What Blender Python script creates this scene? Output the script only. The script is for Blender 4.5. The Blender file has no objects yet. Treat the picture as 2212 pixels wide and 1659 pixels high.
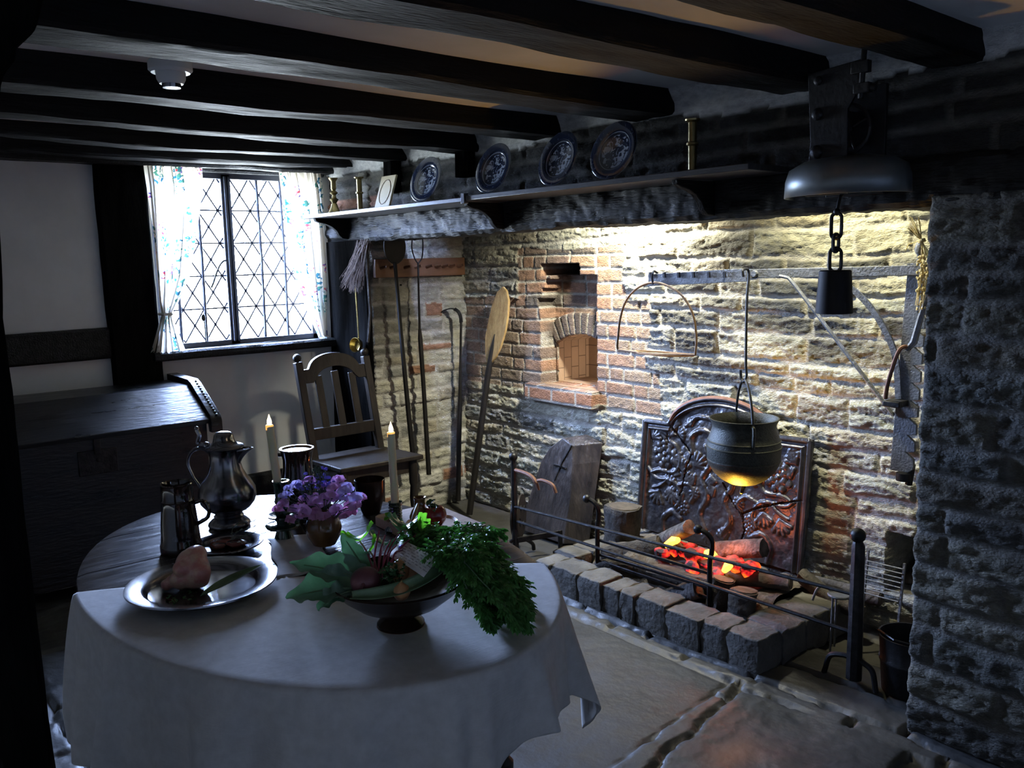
import bpy, math, random
import numpy as np
from mathutils import Vector, Matrix

PI = math.pi
rnd = random.Random(7)
SC = bpy.context.scene
COL = SC.collection

# ------------------------------------------------------------------ camera
cam_d = bpy.data.cameras.new('camera')
cam = bpy.data.objects.new('camera', cam_d)
COL.objects.link(cam)
SC.camera = cam
cam_d.sensor_fit = 'HORIZONTAL'
cam_d.sensor_width = 36.0
cam_d.lens = 36.0 * 1876.21 / 2212.0
cam_d.clip_start = 0.05
R_ = Matrix(((0.64315074, -0.09456908, 0.7598775),
             (0.76540581, 0.10869168, -0.63430282),
             (-0.02260693, 0.98956698, 0.14228886)))
cam.matrix_world = Matrix.Translation((0, 0, 1.6)) @ R_.to_4x4()

# ------------------------------------------------------------------ world, lights, exposure
SC.view_settings.view_transform = 'Standard'
SC.view_settings.look = 'None'
SC.view_settings.gamma = 1.0
SC.view_settings.exposure = 0.0
SC.view_settings.use_curve_mapping = False
W = bpy.data.worlds.new('world')
SC.world = W
W.use_nodes = True
wn = W.node_tree.nodes
wl_ = W.node_tree.links
wn.clear()
w_out = wn.new('ShaderNodeOutputWorld')
w_bg = wn.new('ShaderNodeBackground')
w_tc = wn.new('ShaderNodeTexCoord')
w_sep = wn.new('ShaderNodeSeparateXYZ')
w_rmp = wn.new('ShaderNodeValToRGB')
w_rmp.color_ramp.elements[0].position = 0.47
w_rmp.color_ramp.elements[0].color = (0.13, 0.145, 0.16, 1)
w_rmp.color_ramp.elements[1].position = 0.53
w_rmp.color_ramp.elements[1].color = (0.41, 0.56, 1.0, 1)
w_mp = wn.new('ShaderNodeMapRange')
w_mp.inputs[1].default_value = -1.0
w_mp.inputs[2].default_value = 1.0
wl_.new(w_tc.outputs['Generated'], w_sep.inputs[0])
wl_.new(w_sep.outputs[2], w_mp.inputs[0])
wl_.new(w_mp.outputs[0], w_rmp.inputs[0])
wl_.new(w_rmp.outputs[0], w_bg.inputs[0])
w_bg.inputs[1].default_value = 300.0
wl_.new(w_bg.outputs[0], w_out.inputs[0])
SC.cycles.max_bounces = 7
SC.cycles.diffuse_bounces = 4
SC.cycles.transparent_max_bounces = 12
SC.cycles.sample_clamp_indirect = 4.0
SC.cycles.use_denoising = True
SC.cycles.caustics_reflective = False
SC.cycles.caustics_refractive = False


def light(name, kind, loc, power, color, size=0.1, size_y=None, aim=None, spot=None, blend=0.5, portal=False):
    d = bpy.data.lights.new(name, kind)
    d.energy = power
    d.color = color
    if kind == 'AREA':
        d.shape = 'RECTANGLE' if size_y else 'DISK'
        d.size = size
        if size_y:
            d.size_y = size_y
        if portal:
            d.cycles.is_portal = True
    else:
        d.shadow_soft_size = size
    if kind == 'SPOT':
        d.spot_size = spot
        d.spot_blend = blend
    o = bpy.data.objects.new(name, d)
    COL.objects.link(o)
    o.location = loc
    if aim is not None:
        o.rotation_euler = (Vector(aim) - Vector(loc)).to_track_quat('-Z', 'Y').to_euler()
    return o


# daylight portal in the window opening
light('window_portal', 'AREA', (-5.36, 2.17, 1.64), 1.0, (1, 1, 1), 1.10, 1.10, aim=(-4.0, 2.17, 1.64), portal=True)
# added faint bluish fill light; the wall behind the camera has no window
light('rear_fill_light', 'AREA', (0.0, -1.43, 1.55), 1.6, (0.62, 0.72, 1.0), 0.8, 0.8, aim=(-0.6, 1.0, 1.2))
# floodlights hidden in the chimney flue behind the bressumer
light('flue_floodlight', 'SPOT', (-3.02, 3.20, 2.02), 235, (1.0, 0.96, 0.76), 0.05, aim=(-3.15, 3.5, 1.2), spot=2.5, blend=0.9)
light('flue_floodlight', 'SPOT', (-2.05, 2.98, 2.16), 120, (1.0, 0.93, 0.60), 0.05, aim=(-1.75, 3.5, 1.05), spot=1.9, blend=1.0)
# the electric fire under the pot
light('fire_lamp', 'SPOT', (-2.23, 3.10, 0.42), 26, (1.0, 0.56, 0.06), 0.02, aim=(-2.18, 3.08, 0.9), spot=1.7, blend=0.6)
light('ember_lamp', 'POINT', (-2.27, 3.08, 0.345), 3.6, (1.0, 0.20, 0.05), 0.05)
# lamp inside the bread oven
light('oven_lamp', 'POINT', (-3.49, 3.82, 0.90), 3.0, (1.0, 0.86, 0.66), 0.03)


# ------------------------------------------------------------------ helpers
def world_of(o):
    v = Vector((0, 0, 0))
    while o is not None:
        v += o.location
        o = o.parent
    return v


def tag(o, label=None, cat=None, group=None, kind=None):
    if label: o['label'] = label
    if cat: o['category'] = cat
    if group: o['group'] = group
    if kind: o['kind'] = kind
    return o


def thing(name, loc, label, cat, group=None):
    o = bpy.data.objects.new(name, None)
    o.empty_display_size = 0.05
    COL.objects.link(o)
    o.location = loc
    return tag(o, label, cat, group)


def copy_tree(o, loc, label=None, group=None):
    c = o.copy()
    COL.objects.link(c)
    c.location = loc
    if label: c['label'] = label
    if group: c['group'] = group
    for ch in list(o.children):
        d = ch.copy()
        COL.objects.link(d)
        d.parent = c
        for g in list(ch.children):
            e = g.copy()
            COL.objects.link(e)
            e.parent = d
    return c


def vh(ix, iy, seed):
    n = (ix.astype(np.int64) * 374761393 + iy.astype(np.int64) * 668265263 + seed * 1442695041) & 0x7fffffff
    n = ((n ^ (n >> 13)) * 1274126177) & 0x7fffffff
    n = (n ^ (n >> 16)) & 0xffff
    return n / 65535.0


def vn(u, v, seed=0):
    iu = np.floor(u); iv = np.floor(v)
    fu = u - iu; fv = v - iv
    fu = fu * fu * (3 - 2 * fu); fv = fv * fv * (3 - 2 * fv)
    a = vh(iu, iv, seed); b = vh(iu + 1, iv, seed)
    c = vh(iu, iv + 1, seed); d = vh(iu + 1, iv + 1, seed)
    return (a * (1 - fu) + b * fu) * (1 - fv) + (c * (1 - fu) + d * fu) * fv * 1.0


def fbm(u, v, seed=0, o=3):
    s = 0; a = 0.5; t = 0
    for i in range(o):
        s = s + a * vn(u * 2 ** i, v * 2 ** i, seed + i * 17)
        t += a; a *= 0.5
    return s / t


def frame(d, up=(0, 0, 1)):
    d = Vector(d).normalized()
    up = Vector(up)
    if abs(d.dot(up.normalized())) > 0.98:
        up = Vector((1, 0, 0))
    s = d.cross(up).normalized()
    return s, d, s.cross(d).normalized()


class MB:
    def __init__(self):
        self.v = []; self.f = []; self.c = None

    def add(self, vs, fs):
        k = len(self.v)
        self.v.extend([tuple(x) for x in vs])
        self.f.extend([tuple(i + k for i in f) for f in fs])
        return self

    def box(self, x0, x1, y0, y1, z0, z1):
        return self.add([(x0, y0, z0), (x1, y0, z0), (x1, y1, z0), (x0, y1, z0), (x0, y0, z1), (x1, y0, z1), (x1, y1, z1), (x0, y1, z1)],
                        [(0, 3, 2, 1), (4, 5, 6, 7), (0, 1, 5, 4), (1, 2, 6, 5), (2, 3, 7, 6), (3, 0, 4, 7)])

    def bar(self, p, q, w, t, up=(0, 0, 1), w2=None, t2=None):
        """oblong bar from p to q; w across (side), t along up"""
        p = Vector(p); q = Vector(q)
        s, d, u = frame(q - p, up)
        w2 = w if w2 is None else w2; t2 = t if t2 is None else t2
        vs = []
        for c, a, b in ((p, w, t), (q, w2, t2)):
            for i, j in ((-1, -1), (1, -1), (1, 1), (-1, 1)):
                vs.append(c + s * (i * a / 2) + u * (j * b / 2))
        return self.add(vs, [(3, 2, 1, 0), (4, 5, 6, 7), (0, 1, 5, 4), (1, 2, 6, 5), (2, 3, 7, 6), (3, 0, 4, 7)])

    def tube(self, pts, r, n=10, flat=None, up=(0, 0, 1), caps=True):
        pts = [Vector(p) for p in pts]
        m = len(pts)
        if not hasattr(r, '__len__'): r = [r] * m
        vs = []; s = None
        for i, p in enumerate(pts):
            d = (pts[min(i + 1, m - 1)] - pts[max(i - 1, 0)])
            if d.length < 1e-9: d = Vector((0, 0, 1))
            d.normalize()
            if s is None:
                s, _, u = frame(d, up)
            else:
                s = (s - d * s.dot(d))
                s = s.normalized() if s.length > 1e-6 else frame(d, up)[0]
                u = s.cross(d).normalized()
            k = 1.0 if flat is None else flat
            for j in range(n):
                a = 2 * PI * j / n
                vs.append(p + s * (math.cos(a) * r[i]) + u * (math.sin(a) * r[i] * k))
        fs = []
        for i in range(m - 1):
            for j in range(n):
                a = i * n + j; b = i * n + (j + 1) % n
                fs.append((a, a + n, b + n, b))
        if caps:
            fs.append(tuple(range(n)))
            fs.append(tuple((m - 1) * n + j for j in reversed(range(n))))
        return self.add(vs, fs)

    def lathe(self, prof, c=(0, 0, 0), n=32, axis=(0, 0, 1), sx=1.0, sy=1.0, wob=0.0):
        s, d, u = frame(axis, (0, 1, 0) if abs(axis[2]) > 0.9 else (0, 0, 1))
        c = Vector(c)
        vs = []
        for (r, z) in prof:
            for j in range(n):
                a = 2 * PI * j / n
                k = 1 + wob * math.sin(3 * a + z * 9)
                vs.append(c + s * (math.cos(a) * r * sx * k) + u * (math.sin(a) * r * sy * k) + d * z)
        fs = []
        m = len(prof)
        for i in range(m - 1):
            for j in range(n):
                a = i * n + j; b = i * n + (j + 1) % n
                fs.append((a, a + n, b + n, b))
        fs.append(tuple(range(n)))
        fs.append(tuple((m - 1) * n + j for j in reversed(range(n))))
        return self.add(vs, fs)

    def prism(self, poly, o, ax, ay, th):
        """poly in plane (ax,ay) at o, extruded along th (vector)"""
        o = Vector(o); ax = Vector(ax); ay = Vector(ay); th = Vector(th)
        n = len(poly)
        vs = [o + ax * a + ay * b for a, b in poly] + [o + ax * a + ay * b + th for a, b in poly]
        fs = [tuple(range(n)), tuple(reversed(range(n, 2 * n)))]
        for i in range(n):
            j = (i + 1) % n
            fs.append((i, i + n, j + n, j))
        return self.add(vs, fs)

    def ball(self, c, r, n=14, sc=(1, 1, 1), wob=0, seed=0):
        m = n // 2 + 1
        vs = []; q = random.Random(seed)
        ph = [q.uniform(0, 6) for _ in range(4)]
        for i in range(m + 1):
            th = PI * i / m
            for j in range(n):
                a = 2 * PI * j / n
                k = r * (1 + wob * (math.sin(2 * a + ph[0]) * math.sin(th) + math.sin(3 * th + ph[1]) * 0.6 + math.sin(5 * a + ph[2]) * math.sin(th) ** 2 * 0.4))
                vs.append((c[0] + k * sc[0] * math.sin(th) * math.cos(a), c[1] + k * sc[1] * math.sin(th) * math.sin(a), c[2] + k * sc[2] * math.cos(th)))
        fs = []
        for i in range(m):
            for j in range(n):
                a = i * n + j; b = i * n + (j + 1) % n
                fs.append((a, a + n, b + n, b))
        return self.add(vs, fs)

    def grid(self, P):
        nu = len(P); nv = len(P[0])
        vs = [p for row in P for p in row]
        fs = []
        for i in range(nu - 1):
            for j in range(nv - 1):
                a = i * nv + j
                fs.append((a, a + nv, a + nv + 1, a + 1))
        return self.add(vs, fs)

    def build(self, name, mat, parent=None, smooth=True, ang=0.7, bevel=0, sub=0, solid=0, label=None, cat=None, group=None, kind=None, fix=True):
        me = bpy.data.meshes.new(name)
        if parent is not None:
            off = world_of(parent)
        else:
            a = np.array(self.v)
            off = Vector(((a[:, 0].min() + a[:, 0].max()) / 2, (a[:, 1].min() + a[:, 1].max()) / 2, a[:, 2].min()))
        vs = [(x - off[0], y - off[1], z - off[2]) for x, y, z in self.v]
        me.from_pydata(vs, [], self.f)
        me.update()
        if fix:
            import bmesh
            bm = bmesh.new(); bm.from_mesh(me)
            bmesh.ops.remove_doubles(bm, verts=bm.verts, dist=1e-6)
            bmesh.ops.dissolve_degenerate(bm, edges=bm.edges, dist=1e-6)
            bmesh.ops.recalc_face_normals(bm, faces=bm.faces)
            bm.to_mesh(me); bm.free()
        if smooth:
            me.shade_smooth()
            me.set_sharp_from_angle(angle=ang)
        me.materials.append(mat)
        o = bpy.data.objects.new(name, me)
        COL.objects.link(o)
        if parent is not None:
            o.parent = parent
        else:
            o.location = off
        if solid:
            md = o.modifiers.new('solid', 'SOLIDIFY'); md.thickness = solid; md.offset = 0
        if bevel:
            md = o.modifiers.new('bevel', 'BEVEL'); md.width = bevel; md.segments = 2; md.limit_method = 'ANGLE'; md.angle_limit = 0.6
        if sub:
            md = o.modifiers.new('sub', 'SUBSURF'); md.levels = sub; md.render_levels = sub
        return tag(o, label, cat, group, kind)


def arc(cx, cz, r, a0, a1, n):
    return [(cx + r * math.cos(a0 + (a1 - a0) * i / n), cz + r * math.sin(a0 + (a1 - a0) * i / n)) for i in range(n + 1)]


def spline(pts, n=8):
    """catmull-rom through points"""
    P = [Vector(p) for p in pts]
    P = [P[0] * 2 - P[1]] + P + [P[-1] * 2 - P[-2]]
    out = []
    for i in range(1, len(P) - 2):
        for k in range(n):
            t = k / n
            out.append(0.5 * ((2 * P[i]) + (P[i + 1] - P[i - 1]) * t + (2 * P[i - 1] - 5 * P[i] + 4 * P[i + 1] - P[i + 2]) * t * t + (-P[i - 1] + 3 * P[i] - 3 * P[i + 1] + P[i + 2]) * t ** 3))
    out.append(P[-2])
    return out


# ------------------------------------------------------------------ materials
def mat(name, c1, c2=None, scale=8, rough=0.6, metal=0.0, bump=0.0, bscale=60, stretch=(1, 1, 1), spec=0.5, rough2=None, coat=0, sss=0, trans=0, emit=None, estr=0, attr=None, detail=5, contrast=(0.35, 0.65), sheen=0):
    m = bpy.data.materials.new(name)
    m.use_nodes = True
    N = m.node_tree.nodes; L = m.node_tree.links
    b = N['Principled BSDF']
    b.inputs['Roughness'].default_value = rough
    b.inputs['Metallic'].default_value = metal
    b.inputs['Specular IOR Level'].default_value = spec
    b.inputs['Coat Weight'].default_value = coat
    b.inputs['Coat Roughness'].default_value = 0.08
    if sheen: b.inputs['Sheen Weight'].default_value = sheen
    if sss:
        b.inputs['Subsurface Weight'].default_value = sss
        b.inputs['Subsurface Radius'].default_value = (0.02, 0.008, 0.004)
    if trans: b.inputs['Transmission Weight'].default_value = trans
    if emit:
        b.inputs['Emission Color'].default_value = (*emit, 1)
        b.inputs['Emission Strength'].default_value = estr
    tc = N.new('ShaderNodeTexCoord')
    mp = N.new('ShaderNodeMapping')
    mp.inputs['Scale'].default_value = stretch
    L.new(tc.outputs['Object'], mp.inputs[0])
    nz = N.new('ShaderNodeTexNoise')
    nz.inputs['Scale'].default_value = scale
    nz.inputs['Detail'].default_value = detail
    nz.inputs['Roughness'].default_value = 0.6
    L.new(mp.outputs[0], nz.inputs['Vector'])
    rp = N.new('ShaderNodeValToRGB')
    rp.color_ramp.elements[0].position = contrast[0]
    rp.color_ramp.elements[1].position = contrast[1]
    rp.color_ramp.elements[0].color = (*c1, 1)
    rp.color_ramp.elements[1].color = (*(c2 or c1), 1)
    L.new(nz.outputs[0], rp.inputs[0])
    out = rp.outputs[0]
    if attr:
        at = N.new('ShaderNodeAttribute'); at.attribute_name = attr
        mx = N.new('ShaderNodeMix'); mx.data_type = 'RGBA'; mx.blend_type = 'MULTIPLY'
        mx.inputs[0].default_value = 1.0
        L.new(at.outputs['Color'], mx.inputs[6]); L.new(out, mx.inputs[7])
        out = mx.outputs[2]
    L.new(out, b.inputs['Base Color'])
    if rough2 is not None:
        mr = N.new('ShaderNodeMapRange')
        mr.inputs[1].default_value = 0.3; mr.inputs[2].default_value = 0.7
        mr.inputs[3].default_value = rough; mr.inputs[4].default_value = rough2
        L.new(nz.outputs[0], mr.inputs[0]); L.new(mr.outputs[0], b.inputs['Roughness'])
    if bump:
        n2 = N.new('ShaderNodeTexNoise')
        n2.inputs['Scale'].default_value = bscale; n2.inputs['Detail'].default_value = 6
        L.new(mp.outputs[0], n2.inputs['Vector'])
        bp = N.new('ShaderNodeBump')
        bp.inputs['Strength'].default_value = bump; bp.inputs['Distance'].default_value = 0.01
        L.new(n2.outputs[0], bp.inputs['Height'])
        L.new(bp.outputs[0], b.inputs['Normal'])
    m['b'] = 1
    return m


M = {}
M['plaster'] = mat('white_limewash', (0.66, 0.66, 0.64), (0.76, 0.76, 0.74), 3, rough=0.9, bump=0.15, bscale=14)
M['oak'] = mat('blackened_oak', (0.004, 0.004, 0.004), (0.0085, 0.0082, 0.008), 6, spec=0.13, rough=0.5, rough2=0.75, bump=0.5, bscale=30, stretch=(4, 0.7, 4))
M['oak_x'] = mat('blackened_oak_beam', (0.005, 0.005, 0.005), (0.019, 0.019, 0.019), 7, spec=0.22, rough=0.45, rough2=0.7, bump=0.6, bscale=30, stretch=(0.7, 4, 4))
M['oak_z'] = mat('blackened_oak_post', (0.003, 0.003, 0.003), (0.007, 0.0068, 0.0065), 6, spec=0.0, rough=1.0, bump=0.5, bscale=30, stretch=(4, 4, 0.6))
M['stone'] = mat('rubble_stone', (0.62, 0.62, 0.62), (1.0, 1.0, 1.0), 22, rough=0.92, bump=1.0, bscale=85, attr='tint', stretch=(1, 1, 2.2), detail=8, contrast=(0.3, 0.62))
M['slab'] = mat('worn_flagstone', (0.70, 0.70, 0.70), (1.0, 1.0, 1.0), 6, rough=0.42, rough2=0.62, bump=0.25, bscale=40, attr='tint', detail=7)
M['iron'] = mat('forged_iron', (0.014, 0.014, 0.015), (0.035, 0.035, 0.037), 25, rough=0.45, metal=0.75, bump=0.25, bscale=60)
M['grey_iron'] = mat('painted_grey_iron', (0.10, 0.105, 0.11), (0.16, 0.165, 0.17), 40, rough=0.55, metal=0.2, bump=0.35, bscale=120)
M['black_iron'] = mat('black_iron', (0.008, 0.008, 0.009), (0.016, 0.016, 0.018), 20, rough=0.5, metal=0.3, bump=0.2)
M['rust_wire'] = mat('rusty_wire', (0.16, 0.09, 0.045), (0.24, 0.15, 0.08), 40, rough=0.6, metal=0.3)
M['pot'] = mat('cast_iron_pot', (0.034, 0.036, 0.030), (0.065, 0.068, 0.056), 90, rough=0.5, metal=0.5, bump=0.3, bscale=200)
M['fireback'] = mat('cast_iron_fireback', (0.035, 0.036, 0.042), (0.085, 0.082, 0.085), 12, rough=0.33, metal=0.65, bump=0.25, bscale=60)
M['rust'] = mat('rust_edge', (0.10, 0.040, 0.018), (0.17, 0.08, 0.05), 30, rough=0.6, metal=0.3)
M['brass'] = mat('old_brass', (0.42, 0.30, 0.10), (0.55, 0.42, 0.16), 20, rough=0.25, metal=1.0)
M['pewter'] = mat('dull_pewter', (0.17, 0.17, 0.185), (0.26, 0.26, 0.28), 14, rough=0.17, rough2=0.28, metal=1.0)
M['glaze_dark'] = mat('black_brown_glaze', (0.008, 0.005, 0.004), (0.022, 0.012, 0.008), 10, rough=0.22, coat=0.02, spec=0.12)
M['glaze_black'] = mat('wet_black_glaze', (0.010, 0.006, 0.005), (0.028, 0.014, 0.009), 10, rough=0.07, coat=0.5, bump=0.15, bscale=18)
M['glaze_green'] = mat('bottle_green_glaze', (0.006, 0.022, 0.014), (0.012, 0.040, 0.024), 14, rough=0.06, coat=1.0)
M['glaze_brown'] = mat('amber_brown_glaze', (0.10, 0.045, 0.012), (0.18, 0.09, 0.03), 12, rough=0.15, coat=0.6)
M['rim_pale'] = mat('worn_clay', (0.34, 0.16, 0.09), (0.22, 0.10, 0.06), 30, rough=0.8)
M['table'] = mat('waxed_table_oak', (0.020, 0.016, 0.014), (0.05, 0.040, 0.034), 7, rough=0.20, rough2=0.34, bump=0.12, bscale=14, stretch=(0.8, 9, 4))
M['chair'] = mat('dark_chair_oak', (0.013, 0.010, 0.008), (0.028, 0.022, 0.017), 8, spec=0.3, rough=0.45, bump=0.2, bscale=40, stretch=(4, 4, 0.8))
M['chest'] = mat('black_waxed_oak', (0.006, 0.006, 0.007), (0.014, 0.013, 0.014), 5, rough=0.26, rough2=0.40, bump=0.3, bscale=16, stretch=(4, 0.8, 4))
M['beech'] = mat('pale_beech', (0.42, 0.28, 0.18), (0.52, 0.37, 0.25), 9, rough=0.5, bump=0.1, bscale=60, stretch=(8, 1, 8))
M['peel_wood'] = mat('dusty_peel_wood', (0.25, 0.16, 0.06), (0.42, 0.29, 0.12), 9, rough=0.85, bump=0.5, bscale=40, stretch=(4, 4, 1))
M['peg_wood'] = mat('red_brown_pine', (0.11, 0.045, 0.018), (0.18, 0.080, 0.034), 6, rough=0.55, stretch=(4, 0.7, 4))
M['block_wood'] = mat('hewn_dark_elm', (0.022, 0.020, 0.022), (0.055, 0.046, 0.044), 8, rough=0.26, rough2=0.42, bump=0.6, bscale=24, stretch=(3, 3, 0.7))
M['bark'] = mat('grey_bark', (0.022, 0.019, 0.016), (0.075, 0.065, 0.055), 14, rough=0.9, bump=1.0, bscale=40)
M['logend'] = mat('cut_log_end', (0.05, 0.040, 0.030), (0.10, 0.080, 0.060), 20, rough=0.9, bump=0.4)
M['ash'] = mat('ash_bed', (0.06, 0.05, 0.04), (0.15, 0.13, 0.10), 16, rough=0.95, bump=1.0, bscale=50)
M['wax'] = mat('cream_wax', (0.82, 0.72, 0.42), (0.86, 0.76, 0.46), 5, rough=0.45, sss=0.3)
M['white_plastic'] = mat('white_plastic', (0.70, 0.70, 0.68), rough=0.35)
M['paper'] = mat('cream_card', (0.78, 0.72, 0.66), (0.86, 0.80, 0.74), 8, rough=0.8)
M['ink'] = mat('brown_ink', (0.10, 0.05, 0.04), rough=0.8)
M['parchment'] = mat('cream_board', (0.48, 0.40, 0.24), (0.56, 0.48, 0.30), 8, rough=0.6)
M['lead'] = mat('lead_came', (0.025, 0.028, 0.05), (0.05, 0.055, 0.08), 20, rough=0.6, metal=0.3)
M['meat'] = mat('raw_pork', (0.62, 0.24, 0.20), (0.74, 0.50, 0.34), 22, rough=0.28, coat=0.7, bump=0.6, bscale=30, sss=0.1, contrast=(0.42, 0.6))
M['liver'] = mat('dark_offal', (0.10, 0.018, 0.014), (0.18, 0.05, 0.035), 12, rough=0.2, coat=0.5)
M['beet'] = mat('beetroot_skin', (0.10, 0.030, 0.040), (0.17, 0.060, 0.065), 14, rough=0.4)
M['beet_stem'] = mat('beet_stalk', (0.20, 0.022, 0.050), (0.32, 0.05, 0.09), 14, rough=0.3, sss=0.05)
M['onion'] = mat('onion_skin', (0.36, 0.16, 0.06), (0.46, 0.24, 0.10), 6, rough=0.35, stretch=(5, 5, 1))
M['apple'] = mat('dark_red_apple', (0.16, 0.008, 0.008), (0.24, 0.025, 0.015), 6, rough=0.2, coat=0.4)
M['plum'] = mat('dark_plum', (0.05, 0.012, 0.02), rough=0.3)
M['parsnip'] = mat('parsnip_skin', (0.34, 0.23, 0.11), (0.42, 0.30, 0.16), 12, rough=0.6, stretch=(1, 1, 6))
M['straw'] = mat('dried_stalks', (0.36, 0.27, 0.09), (0.55, 0.43, 0.18), 20, rough=0.8)
M['hood'] = mat('grey_sheet_iron', (0.16, 0.18, 0.19), (0.22, 0.24, 0.25), 9, rough=0.42, metal=0.7)
M['twig'] = mat('heather_twigs', (0.05, 0.032, 0.025), (0.10, 0.068, 0.055), 20, rough=0.9)
M['leather'] = mat('sooty_black_iron', (0.008, 0.0075, 0.007), (0.015, 0.013, 0.012), 10, spec=0.2, rough=0.6)


def leafmat(name, c1, c2, tr, scale=14, rough=0.35, trc=None):
    m = mat(name, c1, c2, scale, rough=rough, bump=0.2, bscale=60)
    N = m.node_tree.nodes; L = m.node_tree.links
    b = N['Principled BSDF']; o = N['Material Output']
    t = N.new('ShaderNodeBsdfTranslucent')
    t.inputs[0].default_value = (*(trc or c2), 1)
    x = N.new('ShaderNodeMixShader'); x.inputs[0].default_value = tr
    L.new(b.outputs[0], x.inputs[1]); L.new(t.outputs[0], x.inputs[2]); L.new(x.outputs[0], o.inputs[0])
    return m


M['leaf'] = leafmat('kale_leaf', (0.12, 0.20, 0.15), (0.20, 0.30, 0.22), 0.22, trc=(0.10, 0.30, 0.10))
M['leaf_lime'] = leafmat('young_leaf', (0.05, 0.20, 0.015), (0.12, 0.40, 0.04), 0.65, trc=(0.25, 0.85, 0.04))
M['leaf_dark'] = leafmat('chard_leaf', (0.025, 0.085, 0.028), (0.05, 0.14, 0.05), 0.15, rough=0.22)
M['frond'] = leafmat('carrot_frond', (0.05, 0.17, 0.04), (0.10, 0.28, 0.075), 0.3, trc=(0.08, 0.35, 0.04))
M['leek'] = leafmat('leek_leaf', (0.08, 0.15, 0.07), (0.16, 0.25, 0.13), 0.1, scale=8)
M['pink'] = leafmat('mauve_petal', (0.62, 0.36, 0.60), (0.80, 0.55, 0.78), 0.35, rough=0.6, trc=(0.75, 0.35, 0.70))
M['rose'] = leafmat('rose_petal', (0.62, 0.30, 0.48), (0.76, 0.45, 0.62), 0.35, rough=0.6, trc=(0.7, 0.25, 0.5))
M['lilac'] = leafmat('lilac_petal', (0.60, 0.54, 0.82), (0.76, 0.70, 0.92), 0.4, rough=0.6, trc=(0.6, 0.5, 0.9))
M['violet'] = leafmat('violet_petal', (0.20, 0.16, 0.50), (0.32, 0.26, 0.66), 0.35, rough=0.6, trc=(0.35, 0.3, 0.8))
M['sage'] = leafmat('sprig_green', (0.05, 0.08, 0.06), (0.10, 0.14, 0.10), 0.2, rough=0.6)

# ------------------------------------------------------------------ masonry height fields
def courses(v, u, seed, ch, vary, wav, v0=-0.5, v1=3.0):
    q = random.Random(seed)
    e = [v0]
    while e[-1] < v1: e.append(e[-1] + ch * q.uniform(1 - vary, 1 + vary))
    e = np.array(e)
    vv = v + (fbm(u * 1.3, v * 0.7, seed + 3, 2) - 0.5) * wav + (fbm(u * 9, v * 9, seed + 4, 2) - 0.5) * wav * 0.35
    k = np.clip(np.searchsorted(e, vv) - 1, 0, len(e) - 2)
    return k, vv, e


def stones(u, v, seed, ch=0.10, vary=0.35, wav=0.05, lo=0.16, hi=0.5, alt=None):
    """returns height (m), stone id hash 0..1, joint mask"""
    k, vv, e = courses(v, u, seed, ch, vary, wav)
    uu = u + (fbm(u * 7, v * 7, seed + 5, 2) - 0.5) * wav * 0.5
    dv = np.minimum(vv - e[k], e[k + 1] - vv)
    du = np.zeros_like(u); sid = np.zeros_like(u); tilt = np.zeros_like(u)
    for kk in np.unique(k):
        q = random.Random(seed * 1000 + int(kk))
        b = [-7.0 - q.uniform(0, hi)]
        i = 0
        while b[-1] < 4.2:
            b.append(b[-1] + (alt * (1 if (i % 1 == 0) else 0.5) * q.choice((1, 1, 0.52)) if alt else q.uniform(lo, hi)))
            i += 1
        b = np.array(b)
        m = k == kk
        x = uu[m]
        j = np.clip(np.searchsorted(b, x) - 1, 0, len(b) - 2)
        du[m] = np.minimum(x - b[j], b[j + 1] - x)
        sid[m] = vh(j, np.full_like(j, int(kk)), seed)
        tilt[m] = (x - (b[j] + b[j + 1]) / 2) / (b[j + 1] - b[j])
    return du, dv, sid, k, tilt


def grid_mesh(name, P, C, mat_, hole=None, label=None, kind='structure', smooth_ang=0.9):
    """P: (nv,nu,3) positions (border ring already included), C: (nv,nu,3) colours"""
    nv, nu = P.shape[:2]
    idx = np.arange(nv * nu).reshape(nv, nu)
    q = np.stack([idx[:-1, :-1], idx[:-1, 1:], idx[1:, 1:], idx[1:, :-1]], -1)
    if hole is not None:
        hm = hole[:-1, :-1] & hole[1:, 1:] & hole[:-1, 1:] & hole[1:, :-1]
        q = q[~hm]
    q = q.reshape(-1, 4)
    me = bpy.data.meshes.new(name)
    me.vertices.add(nv * nu)
    me.vertices.foreach_set('co', P.reshape(-1).astype(np.float32))
    nq = len(q)
    me.loops.add(nq * 4)
    me.loops.foreach_set('vertex_index', q.reshape(-1).astype(np.int32))
    me.polygons.add(nq)
    me.polygons.foreach_set('loop_start', (np.arange(nq) * 4).astype(np.int32))
    me.polygons.foreach_set('loop_total', np.full(nq, 4, np.int32))
    me.update()
    me.validate()
    a = me.color_attributes.new('tint', 'FLOAT_COLOR', 'POINT')
    CC = np.concatenate([C, np.ones((nv, nu, 1))], -1)
    a.data.foreach_set('color', CC.reshape(-1).astype(np.float32))
    me.shade_smooth()
    me.materials.append(mat_)
    o = bpy.data.objects.new(name, me)
    COL.objects.link(o)
    return tag(o, label, None, None, kind)


def pad(P, n, back):
    """close the borders backwards so that the sheet has thickness"""
    n = np.array(n)
    P2 = np.pad(P, ((1, 1), (1, 1), (0, 0)), mode='edge')
    for sl in (np.s_[0, :], np.s_[-1, :], np.s_[:, 0], np.s_[:, -1]):
        P2[sl] = P2[sl] - n * back
    return P2


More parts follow.
